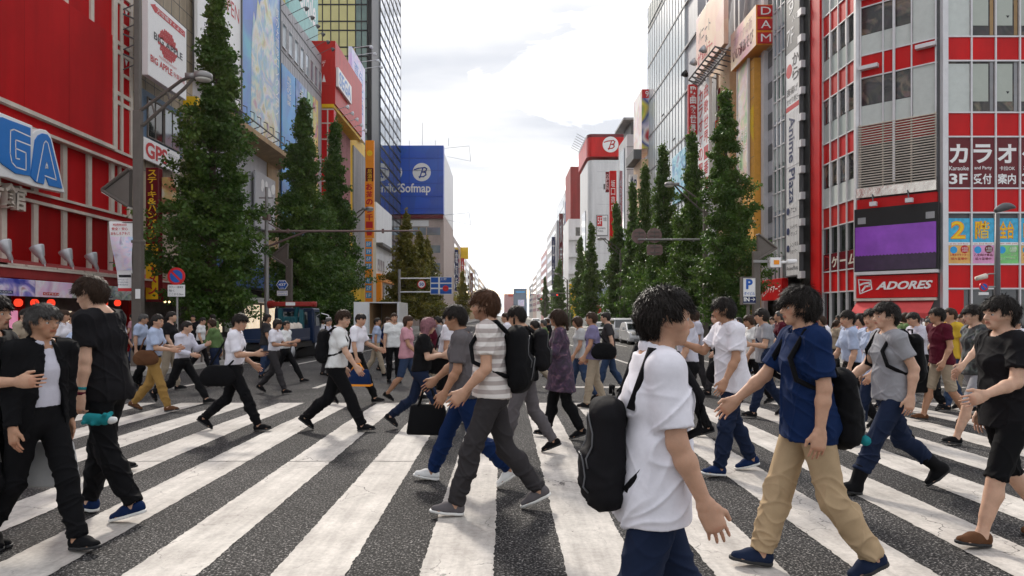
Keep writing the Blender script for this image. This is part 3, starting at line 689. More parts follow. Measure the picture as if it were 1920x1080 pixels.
def make_bottom(p, J, vs, rng, o):
    k = p.get('bottom', 'trousers')
    if k == 'none': return
    lo, hi = bounds(J, 0.2); hi[2] = 1.15+J['dz']
    F = Field(lo, hi, vs); wdt = p.get('leg_w', 0.0)
    F.cone(J['pel']-[0.012, 0, 0.04], J['waist'], 0.117, 0.104+p.get('belly', 0), 0.04, EY, 1.42)
    for sd, s in (('L', 1), ('R', -1)):
        hp, kn, an = J['hip'+sd], J['kn'+sd], J['an'+sd]
        F.cone(J['pel']+[-0.045, 0.065*s, -0.05], J['pel']+[-0.035, 0.06*s, 0], 0.090, 0.078, 0.04)
        F.cone(hp, kn, 0.097+wdt*0.6, 0.069+wdt, 0.035); 
        if k == 'trousers':
            F.cone(kn, an-nrm(an-kn)*-0.03, 0.067+wdt, 0.054+wdt*1.3, 0.03)
            sh_ = kn*0.68+an*0.32-nrm(J['fd'+sd])*0.018; F.cone(kn*0.9+an*0.1, sh_, 0.060+wdt, 0.063+wdt, 0.03); F.cone(sh_, kn*0.3+an*0.7, 0.063+wdt, 0.054+wdt, 0.03)
    for sd in 'LR':
        hp, kn, an = J['hip'+sd], J['kn'+sd], J['an'+sd]
        c, n = (an-nrm(an-kn)*(0.13 if p.get('boots') else 0.002), nrm(an-kn)) if k == 'trousers' else (kn+(kn-hp)*p.get('short_l', -0.02), nrm(kn-hp))
        def cf(X, Y, Z, c=c, n=n):
            t = (X-c[0])*n[0]+(Y-c[1])*n[1]+(Z-c[2])*n[2]
            q = np.sqrt((X-c[0]-t*n[0])**2+(Y-c[1]-t*n[1])**2+(Z-c[2]-t*n[2])**2)
            return np.where(q < 0.13, t, -1.0)
        F.cutbox(cf, c-0.19, c+0.19)
    F.cut([0, 0, 1.015+J['dz']], [0, 0, 1])
    V, Q = F.mesh(); V = relax(V, Q, 1); N = vnormals(V, Q)
    V = folds(V, N, rng, 0.0075, 'leg', J)
    mesh_np('trousers' if k == 'trousers' else 'shorts', V*J['S'], Q, p['bot_m'], o)

def make_belt(p, J, vs, o):
    if not p.get('tuck') or p.get('fem') or p['Y'] > 16: return
    z = 0.978+J['dz']; c = J['waist']; F = Field([-0.25, -0.3, z-0.08], [0.3, 0.3, z+0.08], 0.008)
    F.cone(J['pel']-[0.012, 0, 0.04], J['waist'], 0.121, 0.111+p.get('belly', 0), 0.04, EY, 1.42); F.cut([0, 0, z+0.018], [0, 0, 1]); F.cut([0, 0, z-0.018], [0, 0, -1])
    V, Q = F.mesh(); b = mesh_np('belt', V*J['S'], Q, M['black'], o)
    x = V[:, 0].max(); m = MB(); m.box(x-0.004, x+0.008, -0.025, 0.025, z-0.018, z+0.018); q = m.build('buckle', 'steel', None); q.parent = b

def make_shoes(p, J, vs, rng, o):
    boots = p.get('boots'); sole_m = p.get('sole_m')
    for sd, s in (('L', 1), ('R', -1)):
        an, d, u, kn = J['an'+sd], nrm(J['fd'+sd]), nrm(J['fu'+sd]), J['kn'+sd]
        lo = an-0.27; hi = an+0.27; F = Field(lo, hi, min(vs, 0.009))
        F.cone(an-u*0.046-d*0.028, an+d*0.07-u*0.046, 0.041, 0.042, 0.03, EY, 0.98)
        F.cone(an+d*0.07-u*0.050, an+d*0.150-u*0.058, 0.044, 0.030, 0.03, EY, 1.16)
        F.cone(an-u*0.02-d*0.02, an-u*0.04+d*0.06, 0.042, 0.036, 0.03)
        if boots: F.cone(an-u*0.03, an+nrm(kn-an)*0.17, 0.050, 0.066, 0.03)
        base = an-u*0.082
        F2 = Field(lo, hi, min(vs, 0.009))
        F2.cone(base-d*0.028+u*0.012, base+d*0.07+u*0.012, 0.044, 0.046, 0.03); F2.cone(base+d*0.07+u*0.012, base+d*0.158+u*0.014, 0.049, 0.034, 0.03)
        F.cut(base+u*0.018, -u); F.cut(an+(nrm(kn-an)*0.165 if boots else u*0.005), nrm(kn-an) if boots else u)
        F2.cut(base, -u); F2.cut(base+u*0.022, u)
        V, Q = F.mesh(); V = relax(V, Q, 1)
        sh = mesh_np('boot' if boots else 'shoe', V*J['S'], Q, p['shoe_m'], o)
        V, Q = F2.mesh(); mesh_np('sole', V*J['S'], Q, sole_m or M['sole_dark'], sh)

def person(p):
    rng = np.random.default_rng(p.get('seed', 1))
    Y = p['Y']; vs = p.get('vs') or (0.005 if Y < 5.5 else 0.0065 if Y < 7.5 else 0.0105 if Y < 12 else 0.015)
    J = skel(p)
    o = make_body(p, J, vs, rng, None, None, None)
    make_hair(p, J, 0.0046 if Y < 5.5 else max(vs*0.8, 0.006), rng, o)
    make_top(p, J, vs*1.15, rng, o); make_bottom(p, J, vs*1.15, rng, o)
    make_belt(p, J, vs, o)
    if p.get('shoes', True): make_shoes(p, J, vs, rng, o)
    X = (p['px']-CX)/FP*Y
    o.location = (X, Y, p['z'] if 'z' in p else gz(Y)+0.007); o.rotation_euler = (0, 0, math.radians(p['face']))
    o['label'] = p['label']; o['category'] = 'person'; o['group'] = p.get('group', 'people crossing the street')
    p['J'] = J; p['o'] = o
    return o
# ---------------------------------------------------------------- ground, road, markings
def asphalt_nodes(t, co):
    n1 = t.nodes.new('ShaderNodeTexNoise'); n1.inputs['Scale'].default_value = 62; n1.inputs['Detail'].default_value = 3; n1.inputs['Roughness'].default_value = 0.7; t.links.new(co, n1.inputs['Vector'])
    v = t.nodes.new('ShaderNodeTexVoronoi'); v.inputs['Scale'].default_value = 60; t.links.new(co, v.inputs['Vector'])
    r = t.nodes.new('ShaderNodeValToRGB'); e = r.color_ramp.elements
    e[0].position = 0.42; e[0].color = (0.003, 0.003, 0.0035, 1); e[1].position = 0.64; e[1].color = (0.22, 0.206, 0.196, 1)
    q = r.color_ramp.elements.new(0.55); q.color = (0.034, 0.032, 0.0315, 1)
    t.links.new(n1.outputs[0], r.inputs[0])
    n2 = t.nodes.new('ShaderNodeTexNoise'); n2.inputs['Scale'].default_value = 0.55; n2.inputs['Detail'].default_value = 6; t.links.new(co, n2.inputs['Vector'])
    mr = t.nodes.new('ShaderNodeMapRange'); mr.inputs['From Min'].default_value = 0.3; mr.inputs['From Max'].default_value = 0.7; mr.inputs['To Min'].default_value = 0.58; mr.inputs['To Max'].default_value = 1.3; t.links.new(n2.outputs[0], mr.inputs['Value'])
    x = t.nodes.new('ShaderNodeVectorMath'); x.operation = 'SCALE'; t.links.new(r.outputs[0], x.inputs[0]); t.links.new(mr.outputs[0], x.inputs['Scale'])
    # pale and dark single stones
    mv = t.nodes.new('ShaderNodeMapRange'); mv.inputs['From Min'].default_value = 0.0; mv.inputs['From Max'].default_value = 1.0; mv.inputs['To Min'].default_value = 0.3; mv.inputs['To Max'].default_value = 1.9
    sp = t.nodes.new('ShaderNodeSeparateColor'); t.links.new(v.outputs['Color'], sp.inputs[0]); t.links.new(sp.outputs[0], mv.inputs['Value'])
    y = t.nodes.new('ShaderNodeVectorMath'); y.operation = 'SCALE'; t.links.new(x.outputs[0], y.inputs[0]); t.links.new(mv.outputs[0], y.inputs['Scale'])
    return y.outputs[0], v.outputs['Distance'], n1.outputs[0]
def make_asphalt():
    m = bpy.data.materials.new('asphalt'); m.use_nodes = True; t = m.node_tree; b = t.nodes['Principled BSDF']; b.inputs['Roughness'].default_value = 0.85; b.inputs['Specular IOR Level'].default_value = 0.2
    co = t.nodes.new('ShaderNodeTexCoord').outputs['Object']; c, d, n = asphalt_nodes(t, co); t.links.new(c, b.inputs['Base Color'])
    bp = t.nodes.new('ShaderNodeBump'); bp.inputs['Strength'].default_value = 0.7; bp.inputs['Distance'].default_value = 0.006; t.links.new(n, bp.inputs['Height']); t.links.new(bp.outputs[0], b.inputs['Normal'])
    M['asphalt'] = m
    m = bpy.data.materials.new('road_paint'); m.use_nodes = True; t = m.node_tree; b = t.nodes['Principled BSDF']; b.inputs['Roughness'].default_value = 0.7; b.inputs['Specular IOR Level'].default_value = 0.25
    co = t.nodes.new('ShaderNodeTexCoord').outputs['Object']; c, d, n = asphalt_nodes(t, co)
    def noise(s, det, ro=0.6, sc=None):
        q = t.nodes.new('ShaderNodeTexNoise'); q.inputs['Scale'].default_value = s; q.inputs['Detail'].default_value = det; q.inputs['Roughness'].default_value = ro
        if sc:
            mpn = t.nodes.new('ShaderNodeMapping'); mpn.inputs['Scale'].default_value = sc; t.links.new(co, mpn.inputs[0]); t.links.new(mpn.outputs[0], q.inputs['Vector'])
        else: t.links.new(co, q.inputs['Vector'])
        return q.outputs[0]
    def ramp(v, a, b_, c0, c1):
        r = t.nodes.new('ShaderNodeMapRange'); r.inputs['From Min'].default_value = a; r.inputs['From Max'].default_value = b_; r.inputs['To Min'].default_value = c0; r.inputs['To Max'].default_value = c1; t.links.new(v, r.inputs['Value']); return r.outputs[0]
    def mul(a, b_):
        q = t.nodes.new('ShaderNodeMath'); q.operation = 'MULTIPLY'; t.links.new(a, q.inputs[0]); t.links.new(b_, q.inputs[1]); return q.outputs[0]
    def sub1(a):
        q = t.nodes.new('ShaderNodeMath'); q.operation = 'SUBTRACT'; q.inputs[0].default_value = 1; t.links.new(a, q.inputs[1]); return q.outputs[0]
    base = t.nodes.new('ShaderNodeValToRGB'); e = base.color_ramp.elements; e[0].position = 0.3; e[0].color = (0.34, 0.312, 0.285, 1); e[1].position = 0.62; e[1].color = (0.57, 0.53, 0.485, 1)
    t.links.new(noise(1.7, 9, 0.7), base.inputs[0])
    grime = ramp(noise(30, 4, 0.7), 0.35, 0.62, 0.84, 1.04); streak = ramp(noise(2.2, 6, 0.6, (5, 0.35, 1)), 0.3, 0.6, 0.76, 1.03)
    gs = t.nodes.new('ShaderNodeVectorMath'); gs.operation = 'SCALE'; t.links.new(base.outputs[0], gs.inputs[0]); t.links.new(mul(grime, streak), gs.inputs['Scale'])
    # chips, and hair cracks in worn patches
    chips = ramp(noise(13, 8, 0.72), 0.66, 0.68, 0.0, 1.0)
    vo = t.nodes.new('ShaderNodeTexVoronoi'); vo.feature = 'DISTANCE_TO_EDGE'; vo.inputs['Scale'].default_value = 2.3
    wob = t.nodes.new('ShaderNodeTexNoise'); wob.inputs['Scale'].default_value = 6; wob.inputs['Detail'].default_value = 4; t.links.new(co, wob.inputs['Vector'])
    wv = t.nodes.new('ShaderNodeMix'); wv.data_type = 'RGBA'; wv.inputs[0].default_value = 0.16; t.links.new(co, wv.inputs[6]); t.links.new(wob.outputs['Color'], wv.inputs[7]); t.links.new(wv.outputs[2], vo.inputs['Vector'])
    crack = mul(ramp(vo.outputs['Distance'], 0.004, 0.009, 1.0, 0.0), ramp(noise(0.9, 3), 0.48, 0.60, 0.0, 0.85))
    worn = t.nodes.new('ShaderNodeMath'); worn.operation = 'MAXIMUM'; t.links.new(chips, worn.inputs[0]); t.links.new(crack, worn.inputs[1])
    fade = t.nodes.new('ShaderNodeMath'); fade.operation = 'MAXIMUM'; t.links.new(worn.outputs[0], fade.inputs[0]); t.links.new(mul(ramp(noise(60, 3, .8), 0.60, 0.68, 0, 0.7), ramp(noise(0.8, 4), 0.48, 0.66, 0, 1)), fade.inputs[1])
    x = t.nodes.new('ShaderNodeMix'); x.data_type = 'RGBA'; t.links.new(fade.outputs[0], x.inputs[0]); t.links.new(gs.outputs[0], x.inputs[6]); t.links.new(c, x.inputs[7]); t.links.new(x.outputs[2], b.inputs['Base Color'])
    bp = t.nodes.new('ShaderNodeBump'); bp.inputs['Strength'].default_value = 0.25; bp.inputs['Distance'].default_value = 0.004; t.links.new(noise(70, 4, .7), bp.inputs['Height']); t.links.new(bp.outputs[0], b.inputs['Normal'])
    M['road_paint'] = m
make_asphalt()
pm('rubber_seal', (0.03, 0.03, 0.03), 0.9)
pm('paving', (0.30, 0.285, 0.265), 0.85, var=0.25, scale=2.5, bump=0.2, bscale=40); pm('kerb_stone', (0.36, 0.34, 0.31), 0.85, bump=0.2)

def sheet(name, xs, ys, dz, mat, kind='structure'):
    V = np.array([[x, y, gz(y)+dz] for y in ys for x in xs]); n = len(xs)
    Q = np.array([[j*n+i, j*n+i+1, (j+1)*n+i+1, (j+1)*n+i] for j in range(len(ys)-1) for i in range(n-1)])
    o = mesh_np(name, V, Q, M[mat], smooth=False); o['kind'] = kind; return o
YS = [-40, 0, 5, 10, 14, 20, 30, 40, 52, 65, 120, 300, 800, 1200]
sheet('road', [-400, -60, -9.9, 0, 11.3, 60, 400], YS, 0.0, 'asphalt')

def walk(name, x0, x1, ys, kerb_x):
    m = MB()
    for a, b in zip(ys[:-1], ys[1:]):
        za, zb = gz(a), gz(b)
        m.hexa([(x0, b, zb-0.1), (x1, b, zb-0.1), (x1, b, zb+0.14), (x0, b, zb+0.14), (x0, a, za-0.1), (x1, a, za-0.1), (x1, a, za+0.14), (x0, a, za+0.14)])
    o = m.build(name, 'paving'); o['kind'] = 'structure'
    m = MB(); s = 1 if kerb_x > 0 else -1
    for a, b in zip(ys[:-1], ys[1:]):
        za, zb = gz(a), gz(b); k0, k1 = sorted((kerb_x, kerb_x-s*0.16))
        m.hexa([(k0, b, zb-0.1), (k1, b, zb-0.1), (k1, b, zb+0.15), (k0, b, zb+0.15), (k0, a, za-0.1), (k1, a, za-0.1), (k1, a, za+0.15), (k0, a, za+0.15)])
    k0, k1 = sorted((kerb_x, kerb_x+s*30)); m.box(k0, k1, ys[0]-0.18, ys[0]-0.002, gz(ys[0])-0.1, gz(ys[0])+0.15)
    o = m.build('kerb', 'kerb_stone'); o['kind'] = 'structure'
walk('pavement', -60, -10.1, [19.5, 30, 40, 52, 65, 120, 300, 800], -10.1)
walk('pavement', 11.5, 60, [18.5, 30, 40, 52, 65, 120, 300, 800], 11.5)

def stripes():
    """the zebra crossing: every bar runs along the street"""
    rng = np.random.default_rng(5)
    for k in range(-11, 13):
        x0 = -0.52+0.9085*k; x1 = x0+0.455
        ys = np.arange(1.4, 12.66, 0.035); n = len(ys)
        jl = rng.normal(0, 0.0035, n); jr = rng.normal(0, 0.0035, n)
        jl += np.convolve(rng.normal(0, 0.004, n), np.ones(5)/5, 'same'); jr += np.convolve(rng.normal(0, 0.004, n), np.ones(5)/5, 'same')
        z = np.array([gz(y) for y in ys])+0.005
        V = np.concatenate([np.stack([x0+jl, ys, z], 1), np.stack([x1+jr, ys, z], 1)]); i = np.arange(n-1)
        Q = np.stack([i, n+i, n+i+1, i+1], 1)
        o = mesh_np('crosswalk_stripe', V, Q, M['road_paint'], smooth=False); o['kind'] = 'structure'
stripes()
def line(x0, x1, y0, y1):
    ys = [y0]+[y for y in (10, 14, 20, 30, 40, 52, 65, 120) if y0 < y < y1]+[y1]
    o = sheet('lane_marking', [x0, x1], ys, 0.006, 'road_paint')
line(0.9, 10.6, 15.6, 15.95)                                  # stop line for the traffic that faces the crossing
for X in (1.4, 4.6, 7.9):
    for y0, y1 in ((16.4, 20.5), (24, 29), (34, 39), (44, 49), (54, 59), (66, 74), (84, 92), (102, 112), (124, 136)): line(X-0.07, X+0.07, y0, y1)
for X in (-4.3, -7.5):
    for y0, y1 in ((15.5, 19.5), (24, 28.5), (34, 39), (44, 49), (54, 59), (68, 76), (86, 94), (104, 112)): line(X-0.07, X+0.07, y0, y1)
m = MB(); rj = random.Random(9); ps = [(-4.6+0.14*k, 7.42+rj.uniform(-0.012, 0.012), 0.0085) for k in range(32)]
m.add([(x, y-0.006, z) for x, y, z in ps]+[(x, y+0.006, z) for x, y, z in ps], [(k, k+1, 33+k, 32+k) for k in range(31)]); m.build('road_joint', 'rubber_seal')['kind'] = 'structure'
line(-1.7, -1.6, 14, 150); line(-9.6, -9.5, 22, 120)

# ---------------------------------------------------------------- facades along the street
LP = Plane(-18, 0, 0, 1); RP = Plane(18, 0, 0, -1); ZB = -1.2
def block(name, label, P, u0, u1, z1, depth, mat, z0=ZB, cat='building', off=0.0):
    r = empty(name, P.pt((u0+u1)/2, 0, off), label, cat)
    MB().pbox(P, u0, u1, z0, z1, off-depth, off).build('wall', mat, r)
    return r
def strips(P, root, name, mat, us, zs, w, o0, o1, u0, u1, z0, z1, wz=None):
    m = MB(); wz = wz or w
    for u in us: m.pbox(P, u-w/2, u+w/2, z0, z1, o0, o1)
    for z in zs: m.pbox(P, u0, u1, z-wz/2, z+wz/2, o0, o1-0.008)
    return m.build(name, mat, root)
def windows(P, root, us, zs, w, h, o=0.0, glass_m='glass_dark', frame_m='alu', sash=True):
    """each window a part: recessed pane and a frame round it as its sub-part"""
    for z in zs:
        for u in us:
            m = MB(); m.pbox(P, u-w/2, u+w/2, z, z+h, o-0.02, o+0.02); p = m.build('window', glass_m, root)
            f = MB(); t = 0.06
            f.pbox(P, u-w/2-t, u-w/2, z-t, z+h+t, o-0.03, o+0.07); f.pbox(P, u+w/2, u+w/2+t, z-t, z+h+t, o-0.03, o+0.07)
            f.pbox(P, u-w/2, u+w/2, z+h, z+h+t, o-0.03, o+0.07); f.pbox(P, u-w/2, u+w/2, z-t, z, o-0.03, o+0.09)
            if sash: f.pbox(P, u-0.025, u+0.025, z, z+h, o-0.03, o+0.05)
            f.build('window_frame', frame_m, p)

# ---- left side, nearest first: the red arcade
P = LP; r = block('building', 'big red arcade building with white grid strips and a huge plain red board', P, 14, P.u(246), 34, 14, 'sega_red')
u0, u1 = 14, P.u(197); zt, zb = P.z(197, 66), P.z(197, 274)
MB().pbox(P, 15, u1, zb, zt, 0.02, 0.35).build('billboard', 'sega_red', r, bevel=0.02)
for k in range(5): MB().pbox(P, 17.3+2.6*k, 17.33+2.6*k, zb+0.01, zt-0.01, 0.35, 0.354).build('board_seam', 'sega_dark', r)
m = MB(); m.pbox(P, 15, u1+0.1, zb-0.16, zb-0.003, 0.02, 0.45); m.pbox(P, u1, u1+0.05, zb, zt, 0.02, 0.30); m.build('billboard_frame', 'cream', r)
uv = [P.u(213), P.u(226.5), P.u(244.5)]; fl = P.z(213, 75)-P.z(213, 171); zl = [P.z(213, 171)+fl*k for k in (0, 1, 2, 3, 4, 5)]
zl2 = [P.z(213, 188.5)+fl*k for k in (0, 1, 2, 3, 4, 5)]
m = MB()
m.pbox(P, uv[0]-0.16, uv[0]+0.16, zb, 34, 0.0, 0.10); m.pbox(P, uv[1]-0.09, uv[1]+0.09, zb, 34, 0.0, 0.08); m.pbox(P, uv[2]-0.09, uv[2]+0.09, P.z(247, 300), 34, 0.0, 0.08)
for z in zl+zl2: m.pbox(P, u1+0.06, P.u(246), z-0.09, z+0.09, 0.0, 0.07)
for k in range(6): z = P.z(236, 145)+fl*k; m.pbox(P, uv[1], P.u(246), z-0.07, z+0.07, 0, 0.065)
for z, uu in ((zl2[2], 22.0), (zl[2], 22.0), (zl2[3], 20), (zl[3], 20)): m.pbox(P, uu, uv[0], z-0.09, z+0.09, 0, 0.07)
for px in (121, 170): m.pbox(P, P.u(px)-0.12, P.u(px)+0.12, zt, 34, 0, 0.09)
m.build('grid_strips', 'cream', r)
for k in range(4):                                             # the small white arrow marks
    z = P.z(236, 118)+fl*k; u = P.u(236.5); m = MB(); put_poly(m, P, [(u-0.12, z+0.14), (u, z-0.14), (u+0.12, z+0.14)], 0.004, 0.01); m.build('arrow_mark', 'sign_white', r)
zA, zB = P.z(246, 302), P.z(246, 317); zC, zD = P.z(246, 408), P.z(246, 421)
MB().pbox(P, 14, P.u(246), zB, zA, 0.0, 0.30).build('fascia', 'sega_red', r)
m = MB(); m.pbox(P, 14, P.u(246), zA, zA+0.13, 0, 0.36); m.pbox(P, 14, P.u(246), zB-0.12, zB, 0, 0.36); m.pbox(P, 14, P.u(246), zC-0.1, zC, 0, 0.2); m.pbox(P, 14, P.u(246), zD-0.12, zD, 0, 0.2)
for px in (62, 117, 164, 207): m.pbox(P, P.u(px)-0.13, P.u(px)+0.13, zC, zB-0.12, 0, 0.12)
for px in (-30, 2, 62, 117, 164, 204): m.pbox(P, P.u(px)-0.13, P.u(px)+0.13, P.z(205, 520), zD-0.12, 0, 0.12)
m.pbox(P, P.u(222)-0.08, P.u(222)+0.08, zC, zB-0.12, 0, 0.11); m.pbox(P, P.u(240)-0.1, P.u(240)+0.1, zC, zB-0.12, 0, 0.11)
m.build('panel_frames', 'cream', r)
MB().pbox(P, 14, P.u(246), zD, zC-0.1, 0, 0.15).build('dark_band', 'sega_dark', r)
MB().pbox(P, 14, P.u(246), P.z(205, 520), zD-0.12, -0.01, 0.02).build('lower_panels', 'sega_dark', r)
# canopy, the open shopfront beneath it
zc0 = P.z(0, 500, 2.0); m = MB()
m.hexa([P.pt(14, zc0-0.1, 0.05), P.pt(34, zc0-0.1, 0.05), P.pt(34, zc0+0.5, 0.05), P.pt(14, zc0+0.5, 0.05), P.pt(14, zc0-0.32, 2.1), P.pt(34, zc0-0.32, 2.1), P.pt(34, zc0-0.02, 2.1), P.pt(14, zc0-0.02, 2.1)])
m.build('canopy', 'canopy_red', r)
m = MB(); m.pbox(P, 14, 34, zc0-0.01, zc0+0.07, 2.1, 2.16)
for px in (-20, 15, 78, 132, 180, 225): u = P.u(px, 1.7); m.pbox(P, u-0.75, u+0.75, zc0+0.12, zc0+0.18, 1.62, 1.74)
m.build('canopy_rail', 'cream', r)
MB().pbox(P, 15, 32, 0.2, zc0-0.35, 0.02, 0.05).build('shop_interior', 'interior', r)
for i, (a, b, mt) in enumerate(((17, 19.3, 'shop_pink'), (20.2, 22.2, 'shop_light'), (23.5, 25, 'shop_pink'), (26.2, 28, 'shop_light'), (29, 30.6, 'shop_pink'))):
    MB().pbox(P, a, b, 0.7, 1.75, 0.05, 0.30).build('lit_cabinet', mt, r, bevel=0.03)
for a in (15, 20, 25, 30, 32.2): MB().pbox(P, a-0.14, a+0.14, 0, zc0-0.1, 0.06, 0.36).build('shop_column', 'sega_dark', r)
mural('poster_navy', [(0.02, 0.02, 0.14), (0.05, 0.06, 0.35), (0.25, 0.22, 0.50), (0.75, 0.65, 0.8), (0.45, 0.12, 0.15)], 0.9, 2.0); mural('poster_pink', [(0.62, 0.38, 0.52), (0.75, 0.55, 0.66), (0.80, 0.72, 0.78), (0.55, 0.25, 0.42)], 0.8, 5.0)
mural('poster_silver', [(0.10, 0.11, 0.11), (0.35, 0.37, 0.36), (0.7, 0.72, 0.70), (0.30, 0.33, 0.30)], 1.4, 9.0, 0.2)
Pc = P.at(2.1)
def bann(a, b, mt, lb, txt):
    z1, z0 = Pc.z(0, 521), Pc.z(0, 554); s = Sign('banner', lb, Pc, (Pc.u(a), Pc.u(b), z0, z1), M[mt], 0.05, 0.03, cat='banner'); s.patch([(0.18, 0.62, 0.12, 0.30)], M['ink_red' if 'pink' in mt else 'ink_navy'], 'caption_strip'); s.text([(txt, 0.2, 0.6, 0.16, 0.26)], M['sign_white'])
bann(-60, 62, 'poster_navy', 'navy printed banner with white caption under the red arcade canopy', 'GAME FLOOR'); bann(63, 131, 'poster_pink', 'pink printed banner with a red caption under the red arcade canopy', 'OPEN'); bann(132, 247, 'poster_silver', 'silver grey printed banner under the red canopy near the lamp post', '1F')
for i, px in enumerate((20, 54, 84, 114, 212, 236)):
    u, z = Pc.hit(px, 568); z = max(z, 2.0); q = tag(MB().lathe(Pc.pt(u, z+0.17, -0.35), (0, 0, -1), [(0.04, 0.05), (0.06, 0.09), (0.12, 0.125), (0.17, 0.13), (0.22, 0.125), (0.28, 0.09), (0.30, 0.05)], 16).build('lantern', 'lantern', None, True), ('leftmost', 'second from left', 'third from left', 'fourth from left', 'fifth from left', 'rightmost')[i]+' round red lantern glowing under the arcade canopy', 'lantern', 'red lanterns under the arcade canopy')
# spotlights standing on the canopy rail
def spot(u, z, i):
    b = P.pt(u, z+0.18, 1.68); r = empty('spotlight', b, ('leftmost', 'second from left', 'third from left', 'rightmost')[i]+' of four silver cone spotlights on the arcade canopy', 'lamp', 'spotlights on the arcade canopy')
    b = np.array(b); ax = np.array([-0.42, 0.0, 0.9])
    MB().lathe(b+[0.06, 0, 0.10], ax, [(0, 0.07), (0.25, 0.09), (0.30, 0.13), (0.62, 0.235), (0.66, 0.24)], 20).build('reflector', 'steel', r, True)
    MB().tube([b+[0.1, -0.02, 0], b+[0.08, -0.02, 0.16]], 0.025).build('bracket', 'steel', r)
for i, px in enumerate((18, 80, 133, 180)): spot(P.u(px, 1.68), zc0, i)
# the blue letters
P2 = P.at(0.5)
def pxl(P, pts, dx=0, dy=0, s=4.8, ref=None):
    return [P.hit(dx+a/s, dy+b/s) for a, b in pts]
r = empty('sign', P2.pt(P2.u(40), P2.z(40, 360)), 'big blue block letters with white outlines on a white plate on the red arcade', 'sign')
m = MB(); put_poly(m, P2, pxl(P2, [(-900, 380), (-900, -120), (-260, -45), (-60, 55), (225, 170), (228, 235), (250, 212), (300, 200), (350, 212), (385, 245), (405, 300), (522, 778), (240, 720), (0, 640), (-300, 590)], 0, 200), 0.0, 0.28); m.build('back_plate', 'sign_white', r, bevel=0.03)
m = MB(); put_poly(m, P2, pxl(P2, [(-160, 90), (-60, 95), (0, 120), (195, 190), (195, 625), (60, 602), (-60, 520), (-160, 420)], 0, 200), 0.282, 0.05)
put_poly(m, P2, pxl(P2, [(198, 628), (240, 300), (270, 255), (305, 240), (350, 250), (378, 290), (487, 738), (368, 712), (340, 640), (326, 640), (318, 700), (245, 680)], 0, 200), 0.282, 0.05)
put_poly(m, P2, pxl(P2, [(-820, 350), (-820, -70), (-300, 10), (-200, 60), (-200, 470), (-300, 520)], 0, 200), 0.282, 0.05); m.build('lettering', 'sega_blue', r, bevel=0.01)
m = MB()
for pts in ([(192, 272), (40, 205), (8, 215), (5, 420), (20, 500), (60, 545), (150, 572), (150, 415), (55, 375), (57, 465), (90, 472)], [(192, 350), (55, 298), (55, 375)], [(250, 668), (315, 330), (332, 308), (352, 330), (428, 660), (325, 622)], [(330, 552), (340, 505), (352, 555), (330, 545)]):
    put_line(m, P2, pxl(P2, pts, 0, 200), 0.045, 0.337)
m.build('outline', 'sign_white', r)
s = empty('sign', P.pt(P.u(10), P.z(10, 390), 0.4), 'white cut-out kanji mounted on the red arcade below the blue letters', 'sign')
m = MB(); put_text(m, P.at(0.35), '館', P.u(-14), P.u(26), P.z(10, 394), P.z(10, 347), 0.0, 0, 0.02, 0.1, depth=0.12); put_text(m, P.at(0.35), '号', P.u(-62), P.u(-18), P.z(10, 388), P.z(10, 341), 0.0, 0, 0.02, 0.1, depth=0.12); m.build('lettering', 'cream', s)

# ---- beige tiled building with the white apple board
ua, ub = P.u(247)+0.02, P.u(361); P = LP
r = block('building', 'beige tiled building with a slate blue middle storey next to the red arcade', P, ua, ub, 30, 12, 'beige')
zb0, zb1 = P.z(345, 288), P.z(345, 193)
MB().pbox(P, ua+0.2, ub-1.5, P.z(262, 262), P.z(262, 165), 0.0, 0.12).build('blue_storey', 'slate_blue', r)
windows(P, r, [P.u(286)], [P.z(272, 255)], 1.5, 1.9, 0.13, 'glass_dark', 'pole'); windows(P, r, [P.u(318)], [P.z(272, 255)], 1.7, 1.9, 0.13, 'glass_blue', 'pole')
m = MB()
for k in range(20): m.pbox(P, ua+0.02, ub-0.02, 8.8+k*0.9, 8.83+k*0.9, 0, 0.015)
for k in range(7): m.pbox(P, ua+0.3+k*0.9, ua+0.33+k*0.9, 8.8, 29.9, 0, 0.012)
m.build('tile_joints', 'dark_grey', r)
MB().pbox(P, ua+0.1, ub-0.1, 0.2, 3.0, -0.01, 0.02).build('shop_front', 'interior', r)
MB().pbox(P, ub-1.2, ub-0.1, P.z(345, 198), P.z(345, 182), 0.02, 0.8).build('yellow_fascia', 'yellow', r)
MB().hexa([P.pt(ua, 2.5, 0.03), P.pt(ub, 2.5, 0.03), P.pt(ub, 3.3, 0.03), P.pt(ua, 3.3, 0.03), P.pt(ua, 2.3, 2.2), P.pt(ub, 2.3, 2.2), P.pt(ub, 2.55, 2.2), P.pt(ua, 2.55, 2.2)]).build('awning', 'canopy_red', r)
m = MB()
for k in range(14): u = ua+0.4+k*0.42; m.lathe(P.pt(u, 2.28, 1.4), (0, 0, -1), [(0, 0.03), (0.05, 0.06), (0.1, 0.03)], 8)
m.build('bulb_string', 'warm_bulb', r)
Q = P.at(0.9); rc = (Q.u(266), Q.u(339), Q.z(266, 140), Q.z(266, -10))
s = Sign('billboard', 'white billboard with a red apple made of dots and an arrow strip on top', Q, rc, M['sign_white'], 0.3, 0.0, None, 'billboard')
m = MB(); u0, u1, z0, z1 = rc; W_, H_ = u1-u0, z1-z0
put_poly(m, Q, [(u0+W_*a, z0+H_*b) for a, b in ((0.05, 0.905), (0.17, 0.96), (0.17, 0.94), (0.95, 0.94), (0.95, 0.86), (0.17, 0.86), (0.17, 0.845))], 0.302, 0.01); m.build('arrow_strip', 'ink_red', s.root)
s.text([('万世橋すぐよこ!', 0.2, 0.92, 0.872, 0.928)], M['sign_white'], lift=0.02)
rr = random.Random(3); m = MB()
